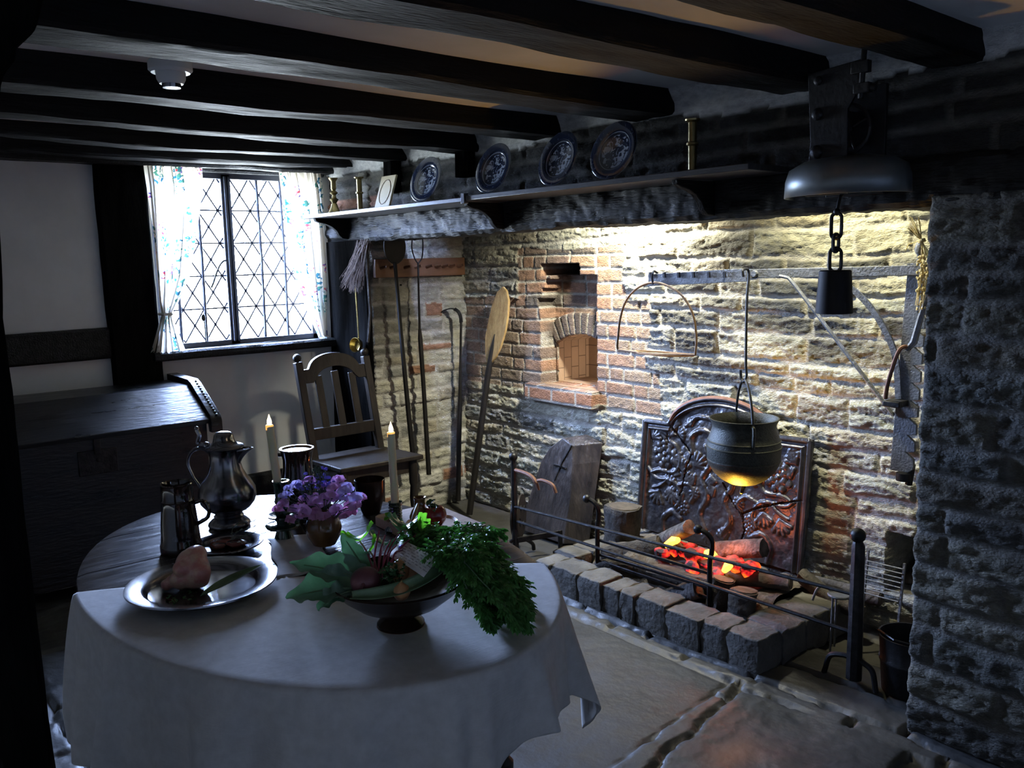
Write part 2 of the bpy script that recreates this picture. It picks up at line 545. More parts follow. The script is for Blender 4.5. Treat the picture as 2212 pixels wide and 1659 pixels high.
def masonry(name, o, ud, nd, U, Z, res, fn, back=0.12, mat_=None, bands=None):
    us = np.arange(U[0], U[1] + res * .5, res); zs = np.arange(Z[0], Z[1] + res * .5, res)
    u, v = np.meshgrid(us, zs)
    h, C, hole = fn(u, v)
    o = np.array(o, float); ud = np.array(ud, float); nd = np.array(nd, float)
    P = o + u[..., None] * ud + v[..., None] * np.array([0, 0, 1.0]) + h[..., None] * nd
    P = pad(P, nd, back)
    C = np.pad(C, ((1, 1), (1, 1), (0, 0)), mode='edge')
    if hole is not None: hole = np.pad(hole, 1, mode='constant')
    return grid_mesh(name, P, C, mat_ or M['stone'], hole)


def sm(x, a, b):
    t = np.clip((x - a) / (b - a), 0, 1)
    return t * t * (3 - 2 * t)


def rub(u, v, seed, **k):
    du, dv, sid, kk, tilt = stones(u, v, seed, **k)
    d = np.minimum(du * 1.15, dv) + (fbm(u * 30, v * 30, seed + 9, 2) - 0.5) * 0.008
    face = sm(d, 0.004, 0.020)
    r1 = fbm(u * 14, v * 46, seed + 11, 4) - 0.5
    r2 = fbm(u * 55, v * 90, seed + 12, 3) - 0.5
    rid = np.abs(fbm(u * 9 + v * 5, v * 26, seed + 13, 3) - 0.5)
    h = face * (0.016 + (sid - 0.5) * 0.016 + r1 * 0.024 + r2 * 0.013 + (fbm(u * 120, v * 160, seed + 14, 2) - 0.5) * 0.006 - rid * 0.026 + tilt * (vh((sid * 999).astype(int), kk, 5) - 0.5) * 0.018)
    h = h + (1 - face) * (fbm(u * 20, v * 20, seed + 15, 3) - 0.5) * 0.006
    return h, face, sid, kk


def brk(u, v, seed, ch=0.078, alt=0.205):
    du, dv, sid, kk, tilt = stones(u, v, seed, ch=ch, vary=0.06, wav=0.018, alt=alt)
    d = np.minimum(du, dv) + (fbm(u * 60, v * 60, seed + 9, 2) - 0.5) * 0.004
    face = sm(d, 0.004, 0.011)
    h = face * (0.008 + (sid - 0.5) * 0.007 + (fbm(u * 50, v * 50, seed + 12, 3) - 0.5) * 0.008)
    return h, face, sid, kk


def mixc(a, b, t):
    return a * (1 - t[..., None]) + b * t[..., None]


def col(u, c):
    return np.broadcast_to(np.array(c, float), u.shape + (3,)).copy()


MORT = (0.42, 0.40, 0.35)


def stone_col(u, v, face, sid, seed, dark=0.0):
    pal = np.array([(0.44, 0.42, 0.33), (0.36, 0.35, 0.28), (0.25, 0.245, 0.215), (0.50, 0.475, 0.37), (0.38, 0.34, 0.25), (0.32, 0.325, 0.28)])
    c = pal[(sid * 5.99).astype(int)]
    c = c * (0.8 + 0.4 * fbm(u * 12, v * 30, seed + 21, 4))[..., None]
    d = np.clip(dark, 0, 1)
    soot = np.array((0.022, 0.021, 0.021))
    c = mixc(c, soot + c * 0.08, d)
    m = col(u, MORT) * (0.85 + 0.3 * fbm(u * 25, v * 25, seed + 22, 2))[..., None]
    m = mixc(m, np.array((0.20, 0.19, 0.17)) + m * 0, d * 0.45)
    return mixc(m, c, face)


def blob(u, v, cu, cv, ru, rv):
    return np.exp(-(((u - cu) / ru) ** 2 + ((v - cv) / rv) ** 2))


def back_wall(u, v):
    h1, f1, s1, k1 = rub(u, v, 31, ch=0.098, vary=0.35, wav=0.05, lo=0.18, hi=0.52)
    h2, f2, s2, k2 = brk(u, v, 57)
    # where brick replaces stone
    wob = (fbm(u * 4, v * 8, 77, 2) - 0.5) * 0.10
    right = np.where(v > 1.36, -3.22, np.where(v > 1.0, -3.06, -2.98)) + wob
    top = np.where(u > -4.1, 1.66, 1.36) + wob * 0.5
    isb = (u < right) & (v < top) & (v > 0.80 - (u + 3.9) * 0.05 * (u > -3.6)) & (u > -4.7)
    # soot: stones individually blackened by the fire, strongest over the hearth
    field = 1.25 * blob(u, v, -2.15, 1.33, 0.42, 0.22) + 0.85 * blob(u, v, -2.4, 1.62, 0.55, 0.12) + 0.55 * blob(u, v, -2.75, 1.17, 0.28, 0.18) + 0.55 * blob(u, v, -2.75, 1.38, 0.26, 0.22) + 0.45 * blob(u, v, -2.6, 1.02, 0.4, 0.12)
    rnds = vh((s1 * 65535).astype(int), k1, 3)
    dark = sm(field + (rnds - 0.5) * 0.9 + (fbm(u * 8, v * 14, 91, 3) - 0.5) * 0.5, 0.25, 0.85)
    C1 = stone_col(u, v, f1, s1, 31, dark * 0.92)
    pal = np.array([(0.33, 0.155, 0.085), (0.38, 0.19, 0.11), (0.29, 0.16, 0.10), (0.34, 0.22, 0.14), (0.20, 0.13, 0.10), (0.12, 0.095, 0.08)])
    near = np.clip(1 - np.abs(u + 3.62) / 0.9, 0, 1)
    pick = (s2 * 5.99).astype(int)
    pick = np.where((pick == 5) & (vh((s2 * 9999).astype(int), k2, 8) < 0.35), 0, pick)
    cb = pal[pick] * (0.75 + 0.5 * fbm(u * 18, v * 24, 61, 4))[..., None]
    cb = mixc(cb, col(u, (0.30, 0.26, 0.20)), np.clip((1 - near) * 0.75, 0, 0.6))
    mb = col(u, (0.46, 0.43, 0.37))
    C2 = mixc(mb, cb, f2)
    t = isb.astype(float)
    h = h1 * (1 - t) + h2 * t
    C = mixc(C1, C2, t)
    # niche before the oven mouth, corbelled bricks at its left, dark slot above
    xl = np.select([v > 1.475, v > 1.42, v > 1.365, v > 1.31], [-3.80, -3.85, -3.88, -3.92], -3.90)
    niche = (u > xl) & (u < -3.43) & (v > 0.835) & (v < 1.50)
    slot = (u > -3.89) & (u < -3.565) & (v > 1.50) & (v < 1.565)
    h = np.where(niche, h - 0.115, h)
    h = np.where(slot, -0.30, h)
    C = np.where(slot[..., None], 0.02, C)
    # arch of bricks on edge over the mouth
    au = u + 3.655; av = v - 0.767
    rad = np.sqrt(au ** 2 + av ** 2); an = np.arctan2(au, av)
    ring = niche & (rad > 0.386) & (rad < 0.515) & (np.abs(an) < 0.60)
    w = (an / 0.12) % 1.0
    jf = sm(np.minimum(w, 1 - w) * 0.12 * 0.45, 0.003, 0.008)
    h = np.where(ring, -0.10 + 0.014 * jf, h)
    ca = mixc(mb, col(u, (0.13, 0.095, 0.075)) * (0.6 + 0.9 * vh(np.floor(an / 0.12).astype(int), 0 * k2, 4))[..., None], jf)
    C = np.where(ring[..., None], ca, C)
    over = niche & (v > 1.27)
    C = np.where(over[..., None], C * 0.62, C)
    # brick sill standing proud under the niche
    sill = (u > -4.0) & (u < -3.42) & (v > 0.745) & (v < 0.845)
    h = np.where(sill, h2 * 0.6 + 0.055, h)
    C = np.where(sill[..., None], mixc(mb, pal[(s2 * 3.99).astype(int)] * 1.05, f2), C)
    # dark recess in the foot of the wall behind the pillar
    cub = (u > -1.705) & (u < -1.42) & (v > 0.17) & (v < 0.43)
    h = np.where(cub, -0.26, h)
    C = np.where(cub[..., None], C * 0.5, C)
    hole = (u > -3.875) & (u < -3.44) & (v > 0.85) & (rad < 0.386) & niche
    # the wall bellies out a little towards its foot
    h = h + 0.03 * sm(0.9 - v, 0, 0.7)
    return h, np.clip(C, 0.01, 0.9), hole


WY = 3.5     # face of the hearth back wall
WX = -5.15   # face of the window wall
BY = 2.75    # front face of the bressumer and the pillar
o = masonry('wall_hearth_back', (0, WY, 0), (1, 0, 0), (0, -1, 0), (-4.75, -1.15), (-0.02, 2.3), 0.006, back_wall, back=0.2)


def side_wall(u, v):
    h, f, s, k = rub(u, v, 131, ch=0.095, vary=0.4, wav=0.03, lo=0.12, hi=0.34)
    C = stone_col(u, v, f, s, 131, sm(fbm(u * 5, v * 5, 8, 3) + 0.35 * (v > 1.0) * (u < 3.05), 0.55, 0.9) * 0.6)
    C = np.where(((s > 0.80) & (f > 0.5))[..., None], np.array((0.56, 0.54, 0.47)), C)
    C = np.where(((s > 0.55) & (s < 0.60) & (f > 0.5))[..., None], np.array((0.28, 0.15, 0.09)), C)
    return h, np.clip(C, 0.01, 0.9), None


masonry('wall_hearth_left', (-4.66, 0, 0), (0, 1, 0), (1, 0, 0), (2.78, 3.52), (-0.02, 2.5), 0.0085, side_wall, back=0.1)


def pillar_f(u, v):
    h, f, s, k = rub(u, v, 231, ch=0.105, vary=0.25, wav=0.03, lo=0.22, hi=0.5)
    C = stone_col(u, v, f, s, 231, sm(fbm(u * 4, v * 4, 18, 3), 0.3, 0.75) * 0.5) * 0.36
    return h * 1.1, C, None


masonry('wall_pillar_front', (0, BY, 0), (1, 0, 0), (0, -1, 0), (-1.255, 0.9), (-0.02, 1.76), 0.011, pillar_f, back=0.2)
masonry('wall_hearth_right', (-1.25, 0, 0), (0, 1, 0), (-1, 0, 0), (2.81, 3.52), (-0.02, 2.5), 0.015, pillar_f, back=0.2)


def breast_f(u, v):
    h, f, s, k = rub(u, v, 331, ch=0.09, vary=0.3, wav=0.03, lo=0.16, hi=0.4)
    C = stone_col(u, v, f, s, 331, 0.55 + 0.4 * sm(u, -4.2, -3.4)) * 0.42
    red = (u < -4.4) & (v > 1.93) & (v < 2.0)
    C = np.where(red[..., None], np.array((0.26, 0.13, 0.08)), C)
    top = 2.140 + 0.020 * np.sin(u * 4.1) * (u > -4.2) + (fbm(u * 9, v * 0, 5, 2) - 0.5) * 0.03
    wht = v > top
    h = np.where(wht, 0.02 + sm(v, 2.16, 2.30) * 0.06, h)
    C = np.where(wht[..., None], np.array((0.80, 0.80, 0.77)), C)
    return h, C, None


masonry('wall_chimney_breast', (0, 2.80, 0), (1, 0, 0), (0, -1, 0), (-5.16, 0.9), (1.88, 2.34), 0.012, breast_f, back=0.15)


# flagged floor
def floor_f(u, v):
    # slab joints run askew to the room; u along world x, v along world y
    a = math.radians(-14)
    uu = u * math.cos(a) - v * math.sin(a); vv = u * math.sin(a) + v * math.cos(a)
    du, dv, sid, kk, t = stones(vv, uu + 4.0, 405, ch=0.60, vary=0.30, wav=0.10, lo=0.5, hi=1.15)
    # one big smooth slab between the table and the hearth
    d = np.minimum(du, dv)
    small = (v > 2.62) | (v < 0.75)
    du2, dv2, sid2, kk2, t2 = stones(u, v, 417, ch=0.26, vary=0.3, wav=0.10, lo=0.2, hi=0.6)
    d = np.where(small, np.minimum(du2, dv2), d)
    sid = np.where(small, sid2, sid)
    big = (u > -2.95) & (u < -1.82 - (v - 2.2) * 0.12) & (v > 1.5 + 0.06 * np.sin(u * 5)) & (v < 2.60)
    db = np.minimum(np.minimum(u + 2.95, -1.82 - (v - 2.2) * 0.12 - u), np.minimum(v - 1.5 - 0.06 * np.sin(u * 5), 2.60 - v))
    d = np.where(big, db, np.minimum(d, np.abs(db) + (np.abs(v - 2.05) > 0.8) + (np.abs(u + 2.4) > 0.8)))
    sid = np.where(big, 0.62, sid)
    d = d + (fbm(u * 14, v * 14, 411, 2) - 0.5) * 0.02
    f = sm(d, 0.002, 0.016)
    rip = fbm(u * 3.2, v * 3.2, 421, 4)
    flake = np.floor(rip * 9) * 0.0035
    h = f * (0.008 + (sid - 0.5) * 0.006 + np.where(big, rip * 0.003, flake * 0.8 + rip * 0.006)) + (fbm(u * 26, v * 26, 425, 2) - 0.5) * 0.003
    pal = np.array([(0.050, 0.048, 0.042), (0.062, 0.061, 0.055), (0.040, 0.040, 0.038), (0.056, 0.054, 0.048)])
    C = pal[(sid * 3.99).astype(int)] * (0.75 + 0.5 * fbm(u * 5, v * 5, 431, 4))[..., None]
    rst = blob(u, v, -1.56, 2.2, 0.06, 0.09) * 0.8
    C = mixc(C, np.array((0.20, 0.10, 0.05)) + C * 0, rst)
    C = mixc(col(u, (0.06, 0.058, 0.052)), C, f)
    return h, C


us = np.arange(-5.2, 1.5, 0.0125); vs_ = np.arange(-1.4, 3.52, 0.0125)
u_, v_ = np.meshgrid(us, vs_)
h_, C_ = floor_f(u_, v_)
P_ = np.stack([u_, v_, h_ - 0.022], -1)
P_ = pad(P_, (0, 0, 1), 0.10)
grid_mesh('floor', P_, np.pad(C_, ((1, 1), (1, 1), (0, 0)), mode='edge'), M['slab'])

# ceiling, closing walls
CZ = 2.235
m = MB(); m.box(-5.5, 1.7, -1.6, 2.80, CZ + 0.012, CZ + 0.13)
xs = np.linspace(-5.2, 1.5, 90); ys = np.linspace(-1.4, 2.80, 60)
m.grid([[(x, y, CZ + 0.012 * math.sin(x * 2.1 + y) * math.sin(y * 1.7)) for y in ys] for x in xs])
m.build('ceiling', M['plaster'], kind='structure', fix=False)
MB().box(-5.4, -1.76, -1.62, -1.45, -0.1, 2.4).box(-1.76, 1.7, -1.62, -1.45, -0.1, 2.4).build('wall_camera_side', M['plaster'], kind='structure', smooth=False)
MB().box(1.42, 1.7, -1.5, 3.0, -0.1, 2.4).build('wall_right', M['plaster'], kind='structure', smooth=False)
MB().box(-5.3, -1.0, WY + 0.75, WY + 0.9, -0.1, 3.2).box(-5.4, -4.78, 2.9, WY + 0.8, -0.1, 3.2).box(-1.05, 1.6, 2.97, WY + 0.8, -0.1, 3.2).box(-4.9, -1.0, 2.97, WY + 0.8, 2.9, 3.05).box(-4.8, -1.0, 2.90, 3.02, 2.30, 3.0).build('wall_outer_masonry', M['stone'], kind='structure', smooth=False)

# window wall: limewashed infill in a timber frame, window opening y 1.66..2.68, z 1.12..2.15
m = MB()
m.box(WX - 0.24, WX, -1.5, 1.66, -0.1, 2.3)
m.box(WX - 0.24, WX, 2.68, 3.0, -0.1, 2.3)
m.box(WX - 0.24, WX, 1.66, 2.68, -0.1, 1.09)
m.box(WX - 0.24, WX, 1.66, 2.68, 2.15, 2.3)
m.build('wall_window_side', M['plaster'], kind='structure', smooth=False)


def rough_beam(name, p, q, w, t, mat_, seed=1, amp=0.006, n=60, kind=None, label=None, cat=None, group=None, parent=None, bow=0.0, adze=0.0, up=(0, 0, 1), chamfer=0.012, wfn=None):
    """squared timber from p to q with worn arrises and hewn, uneven faces"""
    p = Vector(p); q = Vector(q)
    s, d, u = frame(q - p, up)
    L = (q - p).length
    cs = chamfer
    sec = []
    for (x0, z0, x1, z1) in ((-w/2+cs, -t/2, w/2-cs, -t/2), (w/2, -t/2+cs, w/2, t/2-cs), (w/2-cs, t/2, -w/2+cs, t/2), (-w/2, t/2-cs, -w/2, -t/2+cs)):
        k = 7
        for i in range(k):
            sec.append((x0 + (x1 - x0) * i / (k - 1), z0 + (z1 - z0) * i / (k - 1)))
    m = len(sec)
    S = np.array(sec)
    tt = np.linspace(0, 1, n)
    A = np.arange(m)
    TT, AA = np.meshgrid(tt * L, A * 0.03, indexing='ij')
    nn = (fbm(TT * 5, AA * 22 + seed, seed, 3) - 0.5) * 2 * amp
    if adze:
        nn = nn - adze * (np.abs(fbm(TT * 9 + AA * 6, AA * 16 + TT * 3, seed + 5, 4) - 0.5) * 2 - 0.15)
    low = (fbm(TT[:, :1] * 1.4, TT[:, :1] * 0 + seed, seed + 9, 2) - 0.5) * 2 * amp * 1.6
    mb = MB()
    vs = []
    for i in range(n):
        c = p + (q - p) * tt[i] + u * (bow * math.sin(PI * tt[i]) + float(low[i, 0]))
        ks = wfn(tt[i]) if wfn else 1.0
        for j in range(m):
            x, z = sec[j]
            r = math.hypot(x, z)
            k = 1 + nn[i, j] / max(r, 0.02)
            vs.append(c + s * (x * k * ks) + u * (z * k))
    fs = []
    for i in range(n - 1):
        for j in range(m):
            a = i * m + j; b = i * m + (j + 1) % m
            fs.append((a, a + m, b + m, b))
    fs.append(tuple(range(m))); fs.append(tuple((n - 1) * m + j for j in reversed(range(m))))
    mb.add(vs, fs)
    return mb.build(name, mat_, parent, ang=0.6, kind=kind, label=label, cat=cat, group=group)


# timber frame of the window wall
rough_beam('trim_1', (WX + 0.005, 1.515, -0.02), (WX + 0.005, 1.505, 2.20), 0.10, 0.265, M['oak_z'], 3, 0.006, kind='structure', up=(0, 1, 0))
rough_beam('trim_2', (WX + 0.0, -1.4, 1.19), (WX + 0.0, 1.40, 1.185), 0.07, 0.17, M['oak_x'], 5, 0.005, kind='structure')
rough_beam('trim_3', (WX + 0.03, -1.4, 2.205), (WX + 0.03, 2.95, 2.205), 0.16, 0.09, M['oak_x'], 7, 0.006, n=90, kind='structure')
rough_beam('trim_4', (WX + 0.005, 1.62, 0.14), (WX + 0.005, 2.95, 0.14), 0.07, 0.32, M['oak_x'], 8, 0.005, kind='structure')
# corner post between window and hearth
rough_beam('trim_5', (-4.915, 2.90, -0.02), (-4.915, 2.90, 1.735), 0.50, 0.30, M['oak_z'], 9, 0.008, n=80, kind='structure', up=(0, 1, 0))
# sill board and head of the window
rough_beam('trim_6', (WX - 0.03, 1.60, 1.092), (WX - 0.03, 2.75, 1.092), 0.20, 0.055, M['oak_x'], 11, 0.003, kind='structure')
rough_beam('trim_7', (WX - 0.02, 1.60, 2.165), (WX - 0.02, 2.75, 2.165), 0.10, 0.04, M['oak_x'], 12, 0.002, kind='structure')

# joists
JO = [(-1.22, 0.17, 2.155), (-1.72, 0.20, 2.15), (-2.395, 0.21, 2.148), (-3.035, 0.185, 2.145), (-3.63, 0.16, 2.148), (-4.28, 0.15, 2.158), (-4.86, 0.13, 2.175), (-0.58, 0.20, 2.15), (0.10, 0.2, 2.15), (0.8, 0.2, 2.15)]
for i, (x, w, zb) in enumerate(JO):
    t = CZ + 0.03 - zb
    o = rough_beam('ceiling_joist', (x, -1.45, zb + t / 2), (x, 2.80, zb + t / 2), w, t, M['oak'], 20 + i, 0.007 if i < 4 else 0.009, n=110, bow=0.006 * (i % 3 - 1),
                   label='blackened oak ceiling joist running to the chimney breast', cat='beam', group='ceiling joists')
    o['kind'] = 'structure'
# short struts under the joist ends above the shelf
for x, y0, z0 in ((-4.30, 2.74, 1.99), (-3.62, 2.745, 2.02)):
    rough_beam('trim_8', (x, y0, z0), (x, y0, 2.17), 0.10, 0.07, M['oak_z'], 40, 0.004, n=10, kind='structure', up=(0, 1, 0))

# bressumer
sp = rough_beam('trim_9', (-5.16, 2.865, 1.815), (0.9, 2.865, 1.815), 0.23, 0.16, M['oak_x'], 50, 0.007, n=620, adze=0.026, kind='structure', chamfer=0.02)
rough_beam('trim_10', (-5.16, 2.87, 1.74), (-3.5, 2.87, 1.745), 0.21, 0.03, M['oak_x'], 53, 0.008, n=60, kind='structure')

# ------------------------------------------------------------------ bread oven behind the mouth
m = MB()
prof = arc(0, 0.767, 0.392, 0.97, PI - 0.97, 14)
prof = [(0.222, 0.845)] + prof + [(-0.222, 0.845)]
rows = []
for i in range(12):
    y = WY + 0.10 + 0.32 * i / 11
    rows.append([(-3.655 + a * (1 + (0.12 if i > 0 else 0)), y, b) for a, b in prof])
m.grid(rows)
k = MB(); k.box(-3.95, -3.36, WY + 0.40, WY + 0.44, 0.80, 1.25)
m.add(k.v, k.f)
m.box(-3.95, -3.36, WY + 0.0, WY + 0.62, 0.80, 0.848)
M['oven'] = mat('oven_brick', (0.28, 0.19, 0.13), (0.36, 0.26, 0.18), 5, rough=0.8, bump=0.3)


def add_bricks(mt, sx, sz, rot):
    N = mt.node_tree.nodes; L = mt.node_tree.links
    b = N['Principled BSDF']
    br = N.new('ShaderNodeTexBrick'); tc = N.new('ShaderNodeTexCoord'); mp = N.new('ShaderNodeMapping')
    mp.inputs['Rotation'].default_value = rot
    L.new(tc.outputs['Object'], mp.inputs[0]); L.new(mp.outputs[0], br.inputs['Vector'])
    br.inputs['Scale'].default_value = sx
    br.inputs['Color1'].default_value = (0.34, 0.24, 0.165, 1); br.inputs['Color2'].default_value = (0.27, 0.18, 0.12, 1)
    br.inputs['Mortar'].default_value = (0.14, 0.09, 0.06, 1); br.inputs['Mortar Size'].default_value = 0.012
    L.new(br.outputs[0], b.inputs['Base Color'])


add_bricks(M['oven'], 4.0, 1, (0, PI / 2, 0))
m.build('wall_oven_chamber', M['oven'], kind='structure', ang=0.5, fix=False)

# ================================================================== WINDOW
win = thing('window_1', (WX - 0.05, 2.17, 1.12), 'leaded casement window of diamond panes between floral curtains', 'window')
win['kind'] = 'structure'
XF = WX - 0.07
m = MB()
for y0, y1 in ((1.665, 1.70), (2.645, 2.68), (2.095, 2.155)):
    m.box(XF - 0.035, XF + 0.03, y0, y1, 1.12, 2.145)
m.box(XF - 0.035, XF + 0.03, 1.665, 2.68, 1.12, 1.15)
m.box(XF - 0.035, XF + 0.03, 1.665, 2.68, 2.115, 2.145)
m.box(XF + 0.03, XF + 0.045, 2.110, 2.122, 1.14, 2.13)
m.box(XF + 0.03, XF + 0.045, 2.134, 2.142, 1.14, 2.13)
M['frame'] = mat('grey_window_frame', (0.05, 0.055, 0.075), (0.075, 0.08, 0.10), 10, rough=0.5, bump=0.2)
m.build('window_frame', M['frame'], win, bevel=0.003)
M['glass'] = bpy.data.materials.new('window_glass'); M['glass'].use_nodes = True
N_ = M['glass'].node_tree.nodes; L_ = M['glass'].node_tree.links
N_.remove(N_['Principled BSDF'])
t_ = N_.new('ShaderNodeBsdfTransparent'); g_ = N_.new('ShaderNodeBsdfGlossy'); x_ = N_.new('ShaderNodeMixShader')
t_.inputs[0].default_value = (0.97, 0.98, 0.97, 1); g_.inputs['Roughness'].default_value = 0.03
x_.inputs[0].default_value = 0.05
L_.new(t_.outputs[0], x_.inputs[1]); L_.new(g_.outputs[0], x_.inputs[2]); L_.new(x_.outputs[0], N_['Material Output'].inputs[0])
for (a, b) in ((1.70, 2.095), (2.155, 2.645)):
    MB().box(XF - 0.004, XF - 0.001, a, b, 1.15, 2.115).build('pane', M['glass'], win, smooth=False)
    pane_ = win.children[-1]
    lm = MB()
    W_ = b - a; H_ = 0.965; zb = 1.15
    cw = 0.125; chh = 0.195
    n1 = int(math.ceil(W_ / cw)) + 8

    def clipline(y0, z0, y1, z1):
        # clip a segment to the light
        t0, t1 = 0.0, 1.0
        for p, q0, lo, hi in ((y1 - y0, y0, a, b), (z1 - z0, z0, zb, zb + H_)):
            if abs(p) < 1e-9:
                if q0 < lo or q0 > hi: return None
                continue
            ta = (lo - q0) / p; tb = (hi - q0) / p
            if ta > tb: ta, tb = tb, ta
            t0 = max(t0, ta); t1 = min(t1, tb)
        if t1 - t0 < 1e-3: return None
        return (y0 + (y1 - y0) * t0, z0 + (z1 - z0) * t0), (y0 + (y1 - y0) * t1, z0 + (z1 - z0) * t1)
    for i in range(-10, 14):
        for sg in (1, -1):
            y0 = a + cw * i
            s_ = clipline(y0, zb, y0 + sg * cw * (H_ / chh), zb + H_)
            if s_:
                lm.bar((XF + 0.003, s_[0][0], s_[0][1]), (XF + 0.003, s_[1][0], s_[1][1]), 0.0085, 0.007, up=(1, 0, 0))
    for j in range(1, 5):
        z = zb + chh * j - 0.0
        lm.bar((XF + 0.006, a, z), (XF + 0.006, b, z), 0.009, 0.007, up=(1, 0, 0))
    # solder joints at the crossings
    for i in range(0, 10):
        for j in range(0, 11):
            y = a + cw * 0.5 * i; z = zb + chh * 0.5 * j
            if (i + j) % 2 == 0 and a < y < b and zb < z < zb + H_:
                lm.ball((XF + 0.004, y, z), 0.0105, n=6, sc=(0.5, 1, 1))
    lm.build('lead_lattice', M['lead'], pane_, smooth=False, fix=False)
    vb = MB()
    for y in ((a + 0.10, a + 0.25) if a < 2 else (a + 0.17, a + 0.325)):
        vb.tube([(XF + 0.014, y, zb - 0.02), (XF + 0.014, y + 0.006, zb + 0.5), (XF + 0.014, y, zb + H_ + 0.02)], 0.0095, 6)
    vb.build('guard_bar', M['lead'], win)
h = MB()
h.tube(spline([(XF + 0.04, 2.10, 1.63), (XF + 0.065, 2.06, 1.625), (XF + 0.06, 2.03, 1.58), (XF + 0.05, 2.00, 1.50), (XF + 0.05, 1.985, 1.47)], 5), 0.006, 6)
h.build('window_latch', M['black_iron'], win)
h = MB()
h.tube([(XF + 0.05, 1.93, 1.15), (XF + 0.05, 1.93, 1.26), (XF + 0.05, 1.925, 1.30)], [0.005, 0.004, 0.004], 6)
h.ball((XF + 0.05, 1.925, 1.295), 0.014, 8, (0.5, 1, 1.6))
h.build('window_stay', M['black_iron'], win)


# curtains: thin printed cotton, gathered and tied
def curtainmat():
    m = bpy.data.materials.new('floral_cotton'); m.use_nodes = True
    N = m.node_tree.nodes; L = m.node_tree.links
    b = N['Principled BSDF']; o = N['Material Output']
    b.inputs['Roughness'].default_value = 0.9
    uv = N.new('ShaderNodeUVMap'); uv.uv_map = 'cloth'
    def blobs(scale, th, colr, colr2, prev, off):
        mp = N.new('ShaderNodeMapping'); mp.inputs['Location'].default_value = off
        L.new(uv.outputs[0], mp.inputs[0])
        big = N.new('ShaderNodeTexVoronoi'); big.inputs['Scale'].default_value = scale; big.inputs['Randomness'].default_value = 0.55
        L.new(mp.outputs[0], big.inputs['Vector'])
        r = N.new('ShaderNodeMath'); r.operation = 'LESS_THAN'; r.inputs[1].default_value = th
        L.new(big.outputs['Distance'], r.inputs[0])
        fine = N.new('ShaderNodeTexNoise'); fine.inputs['Scale'].default_value = scale * 9; fine.inputs['Detail'].default_value = 2
        L.new(mp.outputs[0], fine.inputs['Vector'])
        g = N.new('ShaderNodeMath'); g.operation = 'GREATER_THAN'; g.inputs[1].default_value = 0.53
        L.new(fine.outputs[0], g.inputs[0])
        mu = N.new('ShaderNodeMath'); mu.operation = 'MULTIPLY'
        L.new(r.outputs[0], mu.inputs[0]); L.new(g.outputs[0], mu.inputs[1])
        n3 = N.new('ShaderNodeTexNoise'); n3.inputs['Scale'].default_value = scale * 5
        L.new(mp.outputs[0], n3.inputs['Vector'])
        g3 = N.new('ShaderNodeMath'); g3.operation = 'GREATER_THAN'; g3.inputs[1].default_value = 0.5
        L.new(n3.outputs[0], g3.inputs[0])
        cm = N.new('ShaderNodeMix'); cm.data_type = 'RGBA'
        cm.inputs[6].default_value = (*colr, 1); cm.inputs[7].default_value = (*colr2, 1)
        L.new(g3.outputs[0], cm.inputs[0])
        x = N.new('ShaderNodeMix'); x.data_type = 'RGBA'
        L.new(mu.outputs[0], x.inputs[0])
        if prev is None: x.inputs[6].default_value = (0.74, 0.69, 0.60, 1)
        else: L.new(prev, x.inputs[6])
        L.new(cm.outputs[2], x.inputs[7])
        return x.outputs[2]
    c = blobs(4.2, 0.42, (0.02, 0.10, 0.15), (0.05, 0.16, 0.12), None, (0, 0, 0))
    c = blobs(5.6, 0.25, (0.45, 0.05, 0.06), (0.10, 0.06, 0.25), c, (0.3, 0.2, 0))
    L.new(c, b.inputs['Base Color'])
    t = N.new('ShaderNodeBsdfTranslucent')
    L.new(c, t.inputs[0])
    x = N.new('ShaderNodeMixShader'); x.inputs[0].default_value = 0.60
    L.new(b.outputs[0], x.inputs[1]); L.new(t.outputs[0], x.inputs[2]); L.new(x.outputs[0], o.inputs[0])
    return m


M['cotton'] = curtainmat()


def curtain(label, prof, folds, ph, depth=0.035, x0=WX + 0.045):
    """prof: list of (z, y_left, y_right, fold depth)"""
    o_t = thing('curtain', (x0, (prof[0][1] + prof[0][2]) / 2, prof[-1][0]), label, 'curtain', 'window curtains')
    nz, nu = 70, 90
    zs = [p[0] for p in prof][::-1]
    rows = []; uvs = []
    for i in range(nz):
        z = prof[0][0] + (prof[-1][0] - prof[0][0]) * i / (nz - 1)
        l = np.interp(z, zs, [p[1] for p in prof][::-1]); r = np.interp(z, zs, [p[2] for p in prof][::-1]); d = np.interp(z, zs, [p[3] for p in prof][::-1])
        row = []
        for j in range(nu):
            s = j / (nu - 1)
            a = s * folds * 2 * PI + ph + 0.5 * math.sin(z * 5 + s * 3)
            row.append((x0 + d * (0.5 + 0.5 * math.sin(a)) + 0.3 * d * math.sin(a * 2.3 + z * 3), l + (r - l) * (s + 0.35 / folds / 2 * math.sin(2 * a) * 0.5), z + 0.012 * math.sin(a) * (i == nz - 1)))
        rows.append(row)
    m = MB().grid(rows)
    o = m.build('curtain_panel', M['cotton'], o_t, ang=3.0, fix=False)
    uvl = o.data.uv_layers.new(name='cloth')
    for lp in o.data.loops:
        k = lp.vertex_index
        uvl.data[lp.index].uv = ((k % nu) / (nu - 1) * folds * 0.17 + ph, (k // nu) / (nz - 1) * 1.25)
    return o_t


